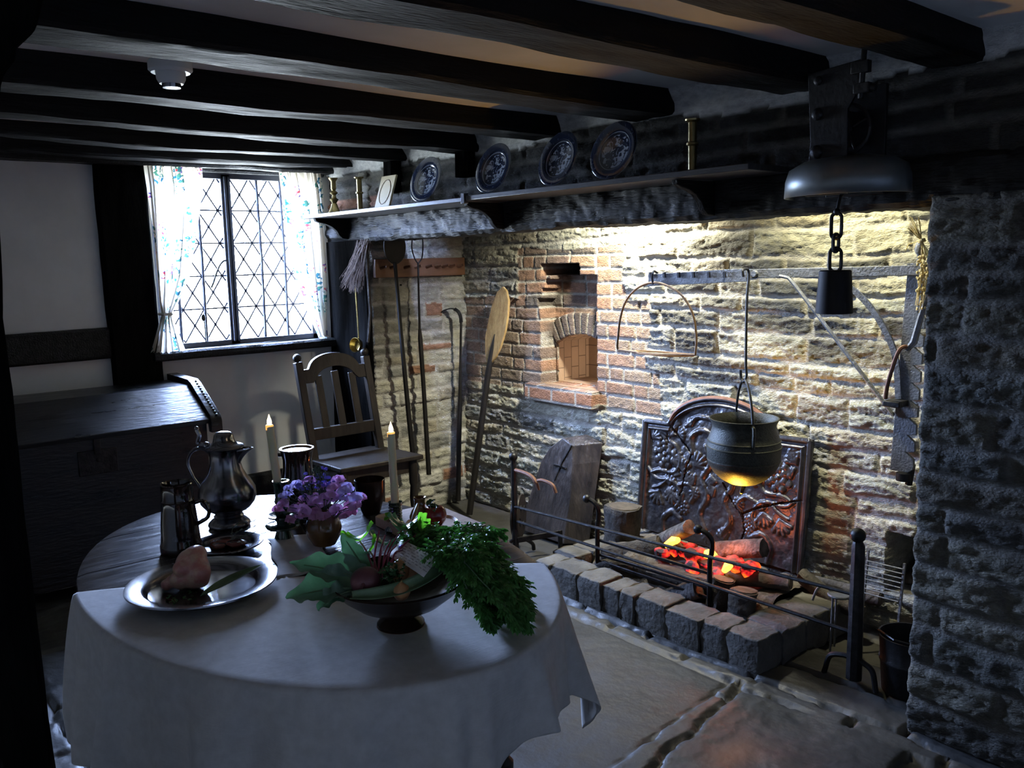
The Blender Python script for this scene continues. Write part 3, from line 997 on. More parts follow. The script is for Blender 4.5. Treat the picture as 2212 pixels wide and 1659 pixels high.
c1 = curtain('floral cotton curtain tied back at the left side of the window', [(2.185, 1.625, 1.945, 0.030), (2.05, 1.63, 1.94, 0.045), (1.82, 1.635, 1.89, 0.05), (1.55, 1.64, 1.83, 0.05), (1.40, 1.645, 1.75, 0.045), (1.335, 1.655, 1.705, 0.045), (1.29, 1.64, 1.715, 0.04), (1.18, 1.60, 1.745, 0.045), (1.115, 1.575, 1.76, 0.05)], 5, 0.3)
m = MB(); m.tube([(WX + 0.045, 1.648, 1.335), (WX + 0.10, 1.66, 1.333), (WX + 0.10, 1.70, 1.333), (WX + 0.05, 1.712, 1.34)], 0.009, 6)
m.build('tie_band', M['paper'], c1)
c2 = curtain('floral cotton curtain hanging at the right side beside the corner post', [(2.185, 2.415, 2.695, 0.030), (2.05, 2.42, 2.70, 0.045), (1.75, 2.44, 2.70, 0.05), (1.45, 2.50, 2.695, 0.05), (1.25, 2.58, 2.685, 0.04), (1.14, 2.63, 2.69, 0.03), (1.125, 2.64, 2.70, 0.03)], 5, 1.4)
m = MB(); m.tube([(WX + 0.07, 1.60, 2.185), (WX + 0.07, 2.72, 2.187)], 0.006, 8)
m.build('curtain_rail', M['brass'], label='thin brass rail carrying both window curtains', cat='rail')

# ================================================================== CHEST
ch = thing('lidded_chest', (-4.8, 0.95, 0), 'large black oak chest with sloping lid against the window wall', 'chest')
MB().box(-5.08, -4.52, 0.10, 1.66, 0.06, 0.79).build('body', M['chest'], ch, bevel=0.006)
m = MB(); m.prism([(-5.10, 0.925), (-4.78, 0.925), (-4.50, 0.775), (-4.49, 0.80), (-4.77, 0.955), (-5.10, 0.955)], (0, 0.08, 0), (1, 0, 0), (0, 0, 1), (0, 1.60, 0))
m.prism([(-5.08, 0.78), (-4.52, 0.78), (-4.52, 0.79), (-4.78, 0.935), (-5.08, 0.935)], (0, 0.12, 0), (1, 0, 0), (0, 0, 1), (0, 1.52, 0))
lid_ = m.build('lid', M['chest'], ch, smooth=False, bevel=0.004)
m = MB()
ep = [(-5.11, 0.93), (-5.11, 0.99), (-4.78, 0.985), (-4.74, 0.97), (-4.485, 0.82), (-4.47, 0.79), (-4.47, 0.73), (-4.51, 0.73), (-4.52, 0.775), (-4.78, 0.925)]
m.prism(ep, (0, 1.665, 0), (1, 0, 0), (0, 0, 1), (0, 0.06, 0))
for i in range(14):
    t = i / 13
    m.ball((-4.75 + 0.27 * t, 1.70, 0.972 - 0.152 * t), 0.009, 6)
m.build('lid_batten', M['chest'], lid_, bevel=0.006)
m = MB(); m.prism(ep, (0, 0.035, 0), (1, 0, 0), (0, 0, 1), (0, 0.06, 0)); m.build('lid_batten', M['chest'], lid_, bevel=0.006)
m = MB(); m.box(-4.522, -4.512, 1.02, 1.20, 0.60, 0.72).ball((-4.512, 1.11, 0.67), 0.010, 8, (0.6, 1, 1)).box(-4.515, -4.505, 1.095, 1.125, 0.70, 0.80)
m.build('lock_plate', M['iron'], ch, bevel=0.002)
for y in (0.14, 1.58):
    MB().box(-4.60, -4.53, y, y + 0.07, 0, 0.08).build('foot', M['chest'], ch, bevel=0.004)

# ================================================================== CHAIR
cc = thing('hall_chair', (-4.5, 2.55, 0), 'dark oak chair with arched slatted back facing the hearth', 'chair')


def cp(u, w, z):
    """chair frame: u depth from back to front, w across (0..1 left to right)"""
    return (-4.70 + u * 1.0 + (0.03 * w), 2.30 + w * 0.46, z)


def backpt(w, z):
    lean = (z - 0.44) * 0.12
    return (-4.66 - lean * 0.9 + 0.05, 2.315 + w * 0.45 - (z - 0.44) * 0.07, z)


for w in (0, 1):
    m = MB(); m.bar(backpt(w, 0.0 if 0 else 0.44), backpt(w, 1.03), 0.045, 0.04, up=(1, 0, 0))
    if w == 0: m.ball((backpt(w, 1.05)[0], backpt(w, 1.05)[1], 1.055), 0.026, 10)
    else: m.ball((backpt(w, 1.05)[0], backpt(w, 1.05)[1], 1.055), 0.026, 10)
    m.bar(backpt(w, 0.46), (backpt(w, 0.44)[0] - 0.03, backpt(w, 0.44)[1], 0.0), 0.045, 0.042, up=(1, 0, 0))
    m.build('back_post', M['chair'], cc, bevel=0.004)
m = MB()
n = 24; top = []; bot = []
for i in range(n + 1):
    w = i / n
    a = max(0.0, 1 - ((w - 0.5) / 0.36) ** 2)
    zt = 0.985 + 0.085 * math.sqrt(a) if a > 0 else 0.985
    a2 = max(0.0, 1 - ((w - 0.5) / 0.30) ** 2)
    zb = 0.905 + 0.085 * math.sqrt(a2) if a2 > 0 else 0.905
    top.append((w, zt)); bot.append((w, zb))
vs = []
for dx in (-0.015, 0.015):
    for (w, z) in top + bot:
        p = backpt(w, z); vs.append((p[0] + dx, p[1], p[2]))
k = 2 * (n + 1)
fs = []
for i in range(n):
    fs += [(i, i + 1, i + n + 2, i + n + 1), (k + i, k + i + n + 1, k + i + n + 2, k + i + 1), (i, i + k, i + k + 1, i + 1), (i + n + 1, i + n + 2, i + n + 2 + k, i + n + 1 + k)]
fs += [(0, n + 1, n + 1 + k, k), (n, n + k, 2 * n + 1 + k, 2 * n + 1)]
m.add(vs, fs)
m.build('crest_rail', M['chair'], cc, bevel=0.003)
m = MB(); m.bar(backpt(0, 0.60), backpt(1, 0.60), 0.03, 0.07, up=(0, 0, 1)); m.build('lower_back_rail', M['chair'], cc, bevel=0.003)
for w in (0.25, 0.5, 0.75):
    m = MB(); zt = 0.96 if w == 0.5 else 0.94
    m.bar(backpt(w, 0.62), backpt(w, zt), 0.045, 0.014, up=(1, 0, 0)); m.build('back_slat', M['chair'], cc, bevel=0.002)
m = MB()
m.prism([(-4.69, 2.28), (-4.69, 2.79), (-4.24, 2.84), (-4.27, 2.30)], (0, 0, 0.43), (1, 0, 0), (0, 1, 0), (0, 0, 0.028))
m.build('seat', M['chair'], cc, bevel=0.006)
m = MB(); m.box(-4.68, -4.31, 2.30, 2.325, 0.36, 0.43).box(-4.66, -4.29, 2.775, 2.80, 0.36, 0.43).box(-4.315, -4.29, 2.32, 2.80, 0.35, 0.43)
m.build('seat_rail', M['chair'], cc, bevel=0.003)
for (x, y) in ((-4.305, 2.33), (-4.285, 2.79)):
    m = MB(); m.lathe([(0.021, 0.0), (0.024, 0.03), (0.017, 0.06), (0.021, 0.12), (0.026, 0.20), (0.020, 0.27), (0.026, 0.29), (0.026, 0.43)], (x, y, 0), 14)
    m.build('front_leg', M['chair'], cc)

# ================================================================== CEILING DETECTOR
dt = thing('smoke_detector', (-2.74, 0.975, 2.13), 'round white detector fixed under the plaster ceiling between joists', 'detector')
MB().lathe([(0.0, 2.235), (0.035, 2.235), (0.035, 2.215), (0.0, 2.215)], (-2.74, 0.975, 0), 20).build('mount', M['chair'], dt)
MB().lathe([(0.0, 2.216), (0.058, 2.216), (0.064, 2.208), (0.064, 2.186), (0.056, 2.178), (0.0, 2.178)], (-2.74, 0.975, 0), 28).build('base', M['white_plastic'], dt)
m = MB().lathe([(0.0, 2.18), (0.044, 2.18), (0.042, 2.160), (0.034, 2.146), (0.0, 2.146)], (-2.74, 0.975, 0), 28)
m.build('head', M['white_plastic'], dt)
MB().lathe([(0.0, 2.147), (0.028, 2.147), (0.026, 2.135), (0.0, 2.132)], (-2.74, 0.975, 0), 24).build('lens', M['pewter'], dt)

# ================================================================== NEAR POST AND BRACE AT THE LEFT EDGE
pt = thing('oak_post', (-1.68, 0.17, 0), 'black oak post close to the left edge with curved brace above', 'post')
rough_beam('post', (-1.66, 0.165, 0), (-1.66, 0.15, 2.16), 0.18, 0.22, M['oak_z'], 61, 0.005, n=70, up=(0, 1, 0), parent=pt)
m = MB()
pb = [(0.27, 1.50), (0.285, 1.70), (0.30, 1.87), (0.325, 1.93), (0.335, 1.955), (0.365, 1.99), (0.385, 2.06), (0.42, 2.15), (0.0, 2.15), (0.0, 1.50)]
pr_ = []
for i in range(8):
    pr_.append(pb[i])
sp_ = spline([(0, a, b) for a, b in pb[:8]], 5)
poly = [(p[1] + 0.0015 * math.sin(i * 0.9), p[2]) for i, p in enumerate(sp_)] + pb[8:]
m.prism(poly, (-1.72, 0, 0), (0, 1, 0), (0, 0, 1), (0.12, 0, 0))
m.build('brace', M['oak_z'], pt, bevel=0.008)

# ================================================================== SHELF, PLATES AND CANDLESTICKS
sh = thing('oak_shelf', (-3.4, 2.60, 1.88), 'long narrow oak shelf on brackets along the chimney beam', 'shelf')
M['shelf'] = mat('grey_oak_shelf', (0.035, 0.034, 0.035), (0.07, 0.068, 0.07), 8, rough=0.35, bump=0.15, stretch=(0.7, 6, 4))
MB().box(-4.98, -3.315, 2.50, 2.80, 1.872, 1.892).build('board', M['shelf'], sh, bevel=0.002)
MB().box(-3.312, -1.75, 2.50, 2.80, 1.876, 1.897).build('board', M['shelf'], sh, bevel=0.002)
MB().box(-3.325, -3.30, 2.488, 2.515, 1.862, 1.91).build('joint_strap', M['pewter'], sh, bevel=0.002)
for x in (-4.88, -3.36, -2.10):
    m = MB()
    pf = [(2.53, 1.873), (2.535, 1.855), (2.56, 1.845), (2.60, 1.838), (2.64, 1.822), (2.675, 1.795), (2.69, 1.768), (2.712, 1.750), (2.755, 1.745), (2.755, 1.873)]
    m.prism(pf, (x, 0, 0), (0, 1, 0), (0, 0, 1), (0.028, 0, 0))
    m.build('bracket', M['oak'], sh, bevel=0.003)


def platemat():
    m = mat('blue_printed_china', (0.012, 0.022, 0.075), (0.020, 0.035, 0.11), 20, rough=0.08, coat=1.0)
    N = m.node_tree.nodes; L = m.node_tree.links; b = N['Principled BSDF']
    tc = N.new('ShaderNodeTexCoord'); sp = N.new('ShaderNodeSeparateXYZ')
    L.new(tc.outputs['Object'], sp.inputs[0])

    def mth(op, a, c=None):
        x = N.new('ShaderNodeMath'); x.operation = op
        for i, q in enumerate((a, c)):
            if q is None: continue
            if isinstance(q, (int, float)): x.inputs[i].default_value = q
            else: L.new(q, x.inputs[i])
        return x.outputs[0]
    r = mth('SQRT', mth('ADD', mth('MULTIPLY', sp.outputs[0], sp.outputs[0]), mth('MULTIPLY', sp.outputs[1], sp.outputs[1])))
    nz = N.new('ShaderNodeTexNoise'); nz.inputs['Scale'].default_value = 38; nz.inputs['Detail'].default_value = 7; nz.inputs['Distortion'].default_value = 1.2
    L.new(tc.outputs['Object'], nz.inputs['Vector'])
    n2 = N.new('ShaderNodeTexNoise'); n2.inputs['Scale'].default_value = 60; n2.inputs['Detail'].default_value = 3
    L.new(tc.outputs['Object'], n2.inputs['Vector'])
    inner = mth('MULTIPLY', mth('GREATER_THAN', nz.outputs[0], 0.54), mth('LESS_THAN', r, 0.070))
    rimp = mth('MULTIPLY', mth('GREATER_THAN', n2.outputs[0], 0.62), mth('GREATER_THAN', r, 0.088))
    ring = mth('MULTIPLY', mth('GREATER_THAN', r, 0.0785), mth('LESS_THAN', r, 0.0805))
    ring2 = mth('GREATER_THAN', r, 0.1185)
    tot = mth('MINIMUM', mth('ADD', mth('ADD', mth('MULTIPLY', inner, 0.8), mth('MULTIPLY', rimp, 0.12)), mth('ADD', mth('MULTIPLY', ring, 0.8), mth('MULTIPLY', ring2, 0.15))), 1.0)
    x = N.new('ShaderNodeMix'); x.data_type = 'RGBA'
    L.new(tot, x.inputs[0]); x.inputs[6].default_value = (0.018, 0.025, 0.050, 1); x.inputs[7].default_value = (0.36, 0.40, 0.46, 1)
    L.new(x.outputs[2], b.inputs['Base Color'])
    return m


M['china'] = platemat()


def plate_shape(m, R=0.122):
    return m.lathe([(0.0, 0.006), (0.060, 0.006), (0.072, 0.008), (0.080, 0.014), (0.088, 0.017), (R - 0.002, 0.022), (R, 0.0245), (R - 0.002, 0.026), (0.087, 0.0205), (0.0785, 0.017), (0.070, 0.0115), (0.0, 0.0095)][::1], (0, 0, 0), 56)


src = MB(); plate_shape(src)
me0 = None
descr = ['blue and white china plate, leftmost on the shelf beside the cream tile', 'blue and white china plate, second from the left on the shelf', 'blue and white china plate, second from the right on the shelf', 'largest-looking blue and white china plate, rightmost of the four on the shelf']
for i, x in enumerate((-3.805, -3.245, -2.800, -2.475)):
    if me0 is None:
        me0 = bpy.data.meshes.new('china_plate'); me0.from_pydata(src.v, [], src.f); me0.update()
        import bmesh
        bm = bmesh.new(); bm.from_mesh(me0)
        bmesh.ops.remove_doubles(bm, verts=bm.verts, dist=1e-6); bmesh.ops.dissolve_degenerate(bm, edges=bm.edges, dist=1e-6)
        bmesh.ops.recalc_face_normals(bm, faces=bm.faces); bm.to_mesh(me0); bm.free()
        me0.shade_smooth(); me0.set_sharp_from_angle(angle=1.0); me0.materials.append(M['china'])
    o = bpy.data.objects.new('china_plate', me0); COL.objects.link(o)
    lean = math.radians(72)
    o.rotation_euler = (lean, 0.0, math.radians((4, 2, -2, 1)[i]))
    zs_ = 1.892 if x < -3.31 else 1.897
    o.location = (x, 2.645, zs_ + 0.119)
    tag(o, descr[i], 'plate', 'china plates on the shelf')

M['brass_dull'] = mat('tarnished_brass', (0.22, 0.17, 0.07), (0.34, 0.27, 0.12), 20, rough=0.32, metal=0.9)


def turned(name, prof, loc, label, cat, mat_, group=None, base=None):
    t = thing(name, loc, label, cat, group)
    return t


def stick(loc, kind, label):
    t = thing('brass_candlestick', loc, label, 'candlestick', 'brass candlesticks on the shelf')
    x, y, z = loc
    if kind == 0:
        foot = [(0.0, 0), (0.044, 0), (0.046, 0.006), (0.036, 0.012), (0.024, 0.035), (0.017, 0.060), (0.0, 0.062)]
        stem = [(0.010, 0.058), (0.020, 0.075), (0.027, 0.085), (0.014, 0.095), (0.011, 0.110), (0.025, 0.124), (0.011, 0.136), (0.015, 0.146), (0.0, 0.147)]
        cup = [(0.0, 0.145), (0.016, 0.147), (0.015, 0.19), (0.027, 0.205), (0.028, 0.210), (0.012, 0.210), (0.011, 0.18), (0, 0.178)]
    else:
        foot = [(0.0, 0), (0.038, 0), (0.038, 0.004), (0.020, 0.010), (0.0, 0.012)]
        stem = [(0.015, 0.010), (0.0155, 0.095), (0.022, 0.099), (0.022, 0.106), (0.0155, 0.110), (0, 0.111)]
        cup = [(0.0, 0.109), (0.0155, 0.110), (0.0155, 0.178), (0.027, 0.184), (0.028, 0.190), (0.013, 0.190), (0.012, 0.17), (0, 0.168)]
    MB().lathe(foot, (x, y, z), 24).build('foot', M['brass_dull'], t)
    MB().lathe(stem, (x, y, z), 20).build('stem', M['brass_dull'], t)
    MB().lathe(cup, (x, y, z), 20).build('candle_cup', M['brass_dull'], t)


stick((-4.735, 2.60, 1.892), 0, 'knopped brass candlestick at the far left end of the shelf')
stick((-4.435, 2.60, 1.892), 1, 'plain tall brass candlestick between the knopped one and the cream tile')
stick((-2.06, 2.60, 1.897), 1, 'slim brass candlestick standing alone right of the china plates')
tb = thing('cream_tile', (-4.19, 2.65, 1.892), 'thin cream tile leaning on the shelf left of the plates', 'tile')
s_ = math.sin(math.radians(18)); c_ = math.cos(math.radians(18))
m = MB(); m.prism([(-0.075, 0), (0.075, 0), (0.075, 0.19), (-0.075, 0.19)], (-4.21, 2.60, 1.894), (1, 0, 0), (0, s_, c_), (0, c_ * 0.012, -s_ * 0.012))
m.build('slab', M['parchment'], tb, bevel=0.002)
m = MB()
ring = [(-4.21 + 0.052 * math.cos(a), 2.5985 + (0.095 + 0.07 * math.sin(a)) * s_, 1.894 + (0.095 + 0.07 * math.sin(a)) * c_) for a in np.linspace(0, 2 * PI, 41)]
m.tube(ring, 0.0013, 5); m.build('drawn_oval', M['ink'], tb)

# ================================================================== HEARTH KERB AND BED
def stone_block(m, x0, x1, y0, y1, z0, z1, seed, amp=0.008):
    q = random.Random(seed)
    n = 5
    P = {}
    def pt(i, j, k):
        if (i, j, k) in P: return P[(i, j, k)]
        x = x0 + (x1 - x0) * i / n; y = y0 + (y1 - y0) * j / n; z = z0 + (z1 - z0) * k / n
        e = (i in (0, n)) + (j in (0, n)) + (k in (0, n))
        sh_ = 0.0025 * (e - 1)
        cx, cy, cz = (x0 + x1) / 2, (y0 + y1) / 2, (z0 + z1) / 2
        p = (x + (cx - x) * sh_ / max(abs(x1 - x0) / 2, .01) + q.uniform(-amp, amp) * .5, y + (cy - y) * sh_ / max(abs(y1 - y0) / 2, .01) + q.uniform(-amp, amp) * .5, (z + (cz - z) * sh_ / max((z1 - z0) / 2, .01) + q.uniform(-amp, amp) * .4) if k else z)
        m.v.append(p); P[(i, j, k)] = len(m.v) - 1
        return P[(i, j, k)]
    for a in range(n):
        for b in range(n):
            for c in (0, n):
                for fn in ((lambda a, b: (a, b, c)), (lambda a, b: (a, c, b)), (lambda a, b: (c, a, b))):
                    m.f.append(tuple(pt(*fn(*w)) for w in ((a, b), (a + 1, b), (a + 1, b + 1), (a, b + 1))))


M['kerb'] = mat('kerb_stone', (0.040, 0.038, 0.035), (0.125, 0.12, 0.108), 9, rough=0.8, bump=0.6, bscale=50, contrast=(0.3, 0.7))
kt = thing('hearth_kerb', (-2.45, 2.8, 0), 'low kerb of squared grey stones edging the fire', 'kerb')
cuts = [-3.10, -2.985, -2.80, -2.64, -2.535, -2.44, -2.27, -2.09, -1.96, -1.805]
m = MB()
for i in range(len(cuts) - 1):
    stone_block(m, cuts[i] + 0.004, cuts[i + 1] - 0.004, 2.70 + 0.006 * (i % 2), 2.855, -0.01, 0.138 + 0.004 * ((i * 7) % 3 - 1), 100 + i)
m.build('front_course', M['kerb'], kt, ang=0.5, bevel=0.004, fix=False)
m = MB()
for i, (a, b) in enumerate(((2.86, 3.02), (3.025, 3.19), (3.195, 3.45))):
    stone_block(m, -1.985, -1.80, a, b, -0.01, 0.137, 130 + i)
m.build('side_course', M['kerb'], kt, ang=0.5, bevel=0.004, fix=False)
m = MB()
for i, (a, b) in enumerate(((2.86, 3.00), (3.005, 3.16), (3.165, 3.30), (3.305, 3.45))):
    stone_block(m, -3.14, -2.99, a, b, -0.01, 0.132, 140 + i)
m.build('side_course', M['kerb'], kt, ang=0.5, bevel=0.004, fix=False)
xs = np.linspace(-2.985, -1.99, 60); ys = np.linspace(2.86, 3.455, 44)
X_, Y_ = np.meshgrid(xs, ys, indexing='ij')
Z_ = 0.02 + 0.13 * sm(Y_, 2.93, 3.10) * (0.75 + 0.5 * fbm(X_ * 6, Y_ * 6, 5, 3)) + 0.02 * fbm(X_ * 30, Y_ * 30, 6, 2)
m = MB(); m.grid([[(X_[i, j], Y_[i, j], Z_[i, j]) for j in range(44)] for i in range(60)])
m.box(-2.985, -1.99, 2.86, 3.455, -0.02, 0.015)
m.build('ash_bed', M['ash'], label='bed of ash and rubble under the logs inside the kerb', cat='ash', kind='stuff', fix=False)

# ================================================================== FIREBACK
fb = thing('fireback', (-2.53, 3.40, 0.15), 'large arched cast iron fireback with leaf and rose relief, cracked', 'fireback')
Fx0, Fx1, Fz0, Fz1 = -3.02, -2.05, 0.17, 0.745
cx_, rr_ = -2.535, 0.315


def fb_top(x):
    t = Fz1 + (x - Fx0) / (Fx1 - Fx0) * 0.03
    d = abs(x - cx_)
    if d < rr_: t = max(t, 0.735 + math.sqrt(max(0, 1 - (d / rr_) ** 2)) * 0.175)
    return t


nx, nz = 250, 190
us_ = np.linspace(Fx0, Fx1, nx); ts_ = np.linspace(0, 1, nz)
tops = np.array([fb_top(x) for x in us_])
U_, T_ = np.meshgrid(us_, ts_, indexing='ij')
ZZ = Fz0 + T_ * (tops[:, None] - Fz0)
rel = np.zeros_like(U_)
q = random.Random(12)


def stroke(pts, w, h):
    global rel
    P = [(p[0], p[2]) for p in spline([(a, 0, b) for a, b in pts], 8)]
    best = np.full_like(U_, 9.0)
    for (a, b), (c, d) in zip(P[:-1], P[1:]):
        vx, vz = c - a, d - b; L2 = vx * vx + vz * vz + 1e-12
        t = np.clip(((U_ - a) * vx + (ZZ - b) * vz) / L2, 0, 1)
        best = np.minimum(best, np.hypot(U_ - a - t * vx, ZZ - b - t * vz))
    rel = np.maximum(rel, h * np.sqrt(np.clip(1 - (best / w) ** 2, 0, 1)))


def rose(x, z, r, h=0.014):
    global rel
    rel = np.maximum(rel, h * np.clip(1.2 - np.hypot(U_ - x, ZZ - z) / (r * 0.3), 0, 1))
    for ring, n, rr in ((0.55, 6, 0.33), (0.95, 9, 0.32)):
        for k in range(n):
            a = 2 * PI * k / n + ring
            d = np.hypot(U_ - x - r * ring * math.cos(a), ZZ - z - r * ring * math.sin(a))
            rel = np.maximum(rel, h * (0.9 - ring * 0.2) * np.sqrt(np.clip(1 - (d / (r * rr)) ** 2, 0, 1)))


def leafr(x, z, a, L, h=0.009):
    for k in range(-2, 3):
        b = a + k * 0.45
        stroke([(x, z), (x + math.cos(b) * L * (1 - abs(k) * 0.13), z + math.sin(b) * L * (1 - abs(k) * 0.13)), (x + math.cos(b) * L, z + math.sin(b) * L * 1.02)], 0.011, h)


for s_ in (-1, 1):
    X = lambda d: cx_ + s_ * d
    rose(X(0.335), 0.585, 0.062)
    stroke([(X(0.41), 0.48), (X(0.36), 0.50), (X(0.27), 0.50), (X(0.23), 0.56), (X(0.26), 0.63), (X(0.31), 0.66)], 0.011, 0.011)
    stroke([(X(0.44), 0.50), (X(0.38), 0.455), (X(0.30), 0.46), (X(0.24), 0.44), (X(0.21), 0.38), (X(0.24), 0.33)], 0.010, 0.011)
    stroke([(X(0.30), 0.46), (X(0.35), 0.42), (X(0.40), 0.40)], 0.008, 0.010)
    stroke([(X(0.24), 0.44), (X(0.17), 0.46), (X(0.13), 0.42), (X(0.15), 0.37)], 0.010, 0.010)
    leafr(X(0.36), 0.385, -1.2 if s_ > 0 else -2.0, 0.06)
    leafr(X(0.27), 0.40, -1.4, 0.055)
    leafr(X(0.42), 0.66, 2.2 if s_ > 0 else 0.9, 0.05)
    leafr(X(0.38), 0.70, 0.2, 0.05)
    leafr(X(0.21), 0.52, 1.6, 0.05)
    rose(X(0.20), 0.335, 0.034, 0.011)
    rose(X(0.13), 0.42, 0.026, 0.010)
    stroke([(X(0.31), 0.18), (X(0.32), 0.25), (X(0.27), 0.30), (X(0.21), 0.275)], 0.014, 0.010)
    stroke([(X(0.05), 0.25), (X(0.09), 0.33), (X(0.05), 0.42), (X(0.09), 0.50), (X(0.05), 0.58), (X(0.08), 0.66)], 0.014, 0.012)
    stroke([(X(0.02), 0.70), (X(0.10), 0.74), (X(0.17), 0.70), (X(0.16), 0.62)], 0.013, 0.012)
    stroke([(X(0.06), 0.80), (X(0.14), 0.80), (X(0.21), 0.75)], 0.012, 0.010)
    leafr(X(0.13), 0.56, 0.8, 0.06)
for k in range(26):
    x = cx_ + q.uniform(-0.30, 0.42); z = q.uniform(0.22, 0.80)
    leafr(x, z, q.uniform(0, 6), q.uniform(0.02, 0.045), 0.008)
rel += 0.006 * (fbm(U_ * 40, ZZ * 40, 3, 3) - 0.5) + 0.010 * (fbm(U_ * 14, ZZ * 14, 4, 2) - 0.5) * (U_ > -2.85)
edge = np.minimum(np.minimum(U_ - Fx0, Fx1 - U_), (tops[:, None] - ZZ))
rel = np.where(edge < 0.045, np.maximum(rel * 0.2, 0.008 + 0.007 * np.sin(np.clip(edge / 0.045, 0, 1) * 3 * PI)), rel)
# cracks


def crack(pts, w=0.0035):
    global rel
    best = np.full_like(U_, 9.0)
    for (a, b), (c, d) in zip(pts[:-1], pts[1:]):
        vx, vz = c - a, d - b; L2 = vx * vx + vz * vz + 1e-12
        t = np.clip(((U_ - a) * vx + (ZZ - b) * vz) / L2, 0, 1)
        best = np.minimum(best, np.hypot(U_ - a - t * vx, ZZ - b - t * vz))
    rel = np.where(best < w, rel - 0.022, rel)


crack([(-2.86, 0.75), (-2.78, 0.68), (-2.70, 0.61)], 0.0045)
crack([(-2.70, 0.61), (-2.72, 0.55), (-2.735, 0.47), (-2.75, 0.39)])
crack([(-2.50, 0.50), (-2.44, 0.42), (-2.38, 0.37), (-2.36, 0.30), (-2.38, 0.22)], 0.004)
crack([(-2.38, 0.375), (-2.30, 0.42), (-2.20, 0.46), (-2.08, 0.50)], 0.0045)
lean = 0.10
m = MB()
front = [[(U_[i, j], 3.375 - rel[i, j] + (ZZ[i, j] - Fz0) * lean, ZZ[i, j]) for j in range(nz)] for i in range(nx)]
m.grid(front)
back = [[(U_[i, j], 3.40 + (ZZ[i, j] - Fz0) * lean, ZZ[i, j]) for j in (0, nz - 1)] for i in range(nx)]
nb = len(m.v)
m.grid(back)
for i in range(nx - 1):
    m.f.append((i * nz, nb + 2 * i, nb + 2 * (i + 1), (i + 1) * nz))
    m.f.append((i * nz + nz - 1, (i + 1) * nz + nz - 1, nb + 2 * (i + 1) + 1, nb + 2 * i + 1))
for i, c in ((0, 0), (nx - 1, 2 * (nx - 1))):
    m.f.append(tuple(i * nz + j for j in range(nz)) + (nb + c + 1, nb + c))
rel_ = m.build('relief_plate', M['fireback'], fb, ang=1.2, fix=False)
m = MB()
pts = []
for i in range(0, nx, 3): pts.append((us_[i], 3.372 + (tops[i] - Fz0) * lean, tops[i] - 0.004))
pa = [p for p in pts if abs(p[0] - cx_) < rr_]
m.tube(pa, 0.012, 8, up=(0, 1, 0)); m.build('arched_rim', M['rust'], rel_, label='rust-brown arched rim')
for ps in ([(Fx0 + 0.005, 3.372, Fz0)] + [p for p in pts if p[0] <= cx_ - rr_ + 0.012], [p for p in pts if p[0] >= cx_ + rr_ - 0.012] + [(Fx1 - 0.005, 3.372, Fz0)]):
    m = MB(); m.tube(ps, 0.012, 8, up=(0, 1, 0)); m.build('side_rim', M['fireback'], rel_)

# ================================================================== LOGS AND EMBERS
M['ember'] = bpy.data.materials.new('glowing_ember'); M['ember'].use_nodes = True
N_ = M['ember'].node_tree.nodes; L_ = M['ember'].node_tree.links
b_ = N_['Principled BSDF']; b_.inputs['Base Color'].default_value = (0.04, 0.02, 0.02, 1); b_.inputs['Roughness'].default_value = 0.8
tc_ = N_.new('ShaderNodeTexCoord'); nz_ = N_.new('ShaderNodeTexNoise'); nz_.inputs['Scale'].default_value = 13; nz_.inputs['Detail'].default_value = 3
rp_ = N_.new('ShaderNodeValToRGB')
e_ = rp_.color_ramp.elements
e_[0].position = 0.46; e_[0].color = (0, 0, 0, 1); e_[1].position = 0.72; e_[1].color = (1.0, 0.55, 0.05, 1)
k_ = rp_.color_ramp.elements.new(0.54); k_.color = (0.45, 0.01, 0.01, 1)
k_ = rp_.color_ramp.elements.new(0.63); k_.color = (0.95, 0.12, 0.01, 1)
L_.new(tc_.outputs['Object'], nz_.inputs['Vector']); L_.new(nz_.outputs[0], rp_.inputs[0]); L_.new(rp_.outputs[0], b_.inputs['Emission Color'])
b_.inputs['Emission Strength'].default_value = 2.4
M['glow'] = mat('glowing_core', (0.9, 0.4, 0.05), rough=0.6, emit=(1.0, 0.46, 0.04), estr=5.0)
M['char'] = mat('charred_log', (0.02, 0.018, 0.018), (0.16, 0.145, 0.14), 18, rough=0.9, bump=1.0, bscale=45, contrast=(0.4, 0.75))


def log(name, p, q, r, mat_, label, seed, parent=None, ends=True, group=None, r2=None, bend=0.0):
    p = Vector(p); q = Vector(q)
    t = thing(name, tuple((p + q) / 2), label, 'log', group)
    m = MB(); rr = random.Random(seed)
    n = 14; k = 12
    s, d, u = frame(q - p)
    vs = []
    for i in range(k):
        w = i / (k - 1)
        c = p + (q - p) * w + u * (bend * math.sin(PI * w)) + s * rr.uniform(-1, 1) * r * 0.06
        ra = r + ((r2 or r) - r) * w
        for j in range(n):
            a = 2 * PI * j / n
            g = ra * (1 + 0.10 * math.sin(3 * a + seed) + 0.05 * math.sin(7 * a + seed * 2 + w * 2) + rr.uniform(-0.03, 0.03))
            vs.append(c + s * g * math.cos(a) + u * g * math.sin(a))
    fs = []
    for i in range(k - 1):
        for j in range(n):
            a = i * n + j; b = i * n + (j + 1) % n
            fs.append((a, a + n, b + n, b))
    fs += [tuple(range(n)), tuple((k - 1) * n + j for j in reversed(range(n)))]
    m.add(vs, fs)
    m.build('bark', mat_, t, ang=0.9)
    if ends:
        for c, dd, ra in ((p, -d, r), (q, d, r2 or r)):
            e = MB(); e.lathe([(0, 0), (ra * 0.86, 0), (ra * 0.84, 0.004), (0, 0.005)], c + dd * 0.0005, 16, axis=dd)
            e.build('cut_end', M['logend'], t)
    return t


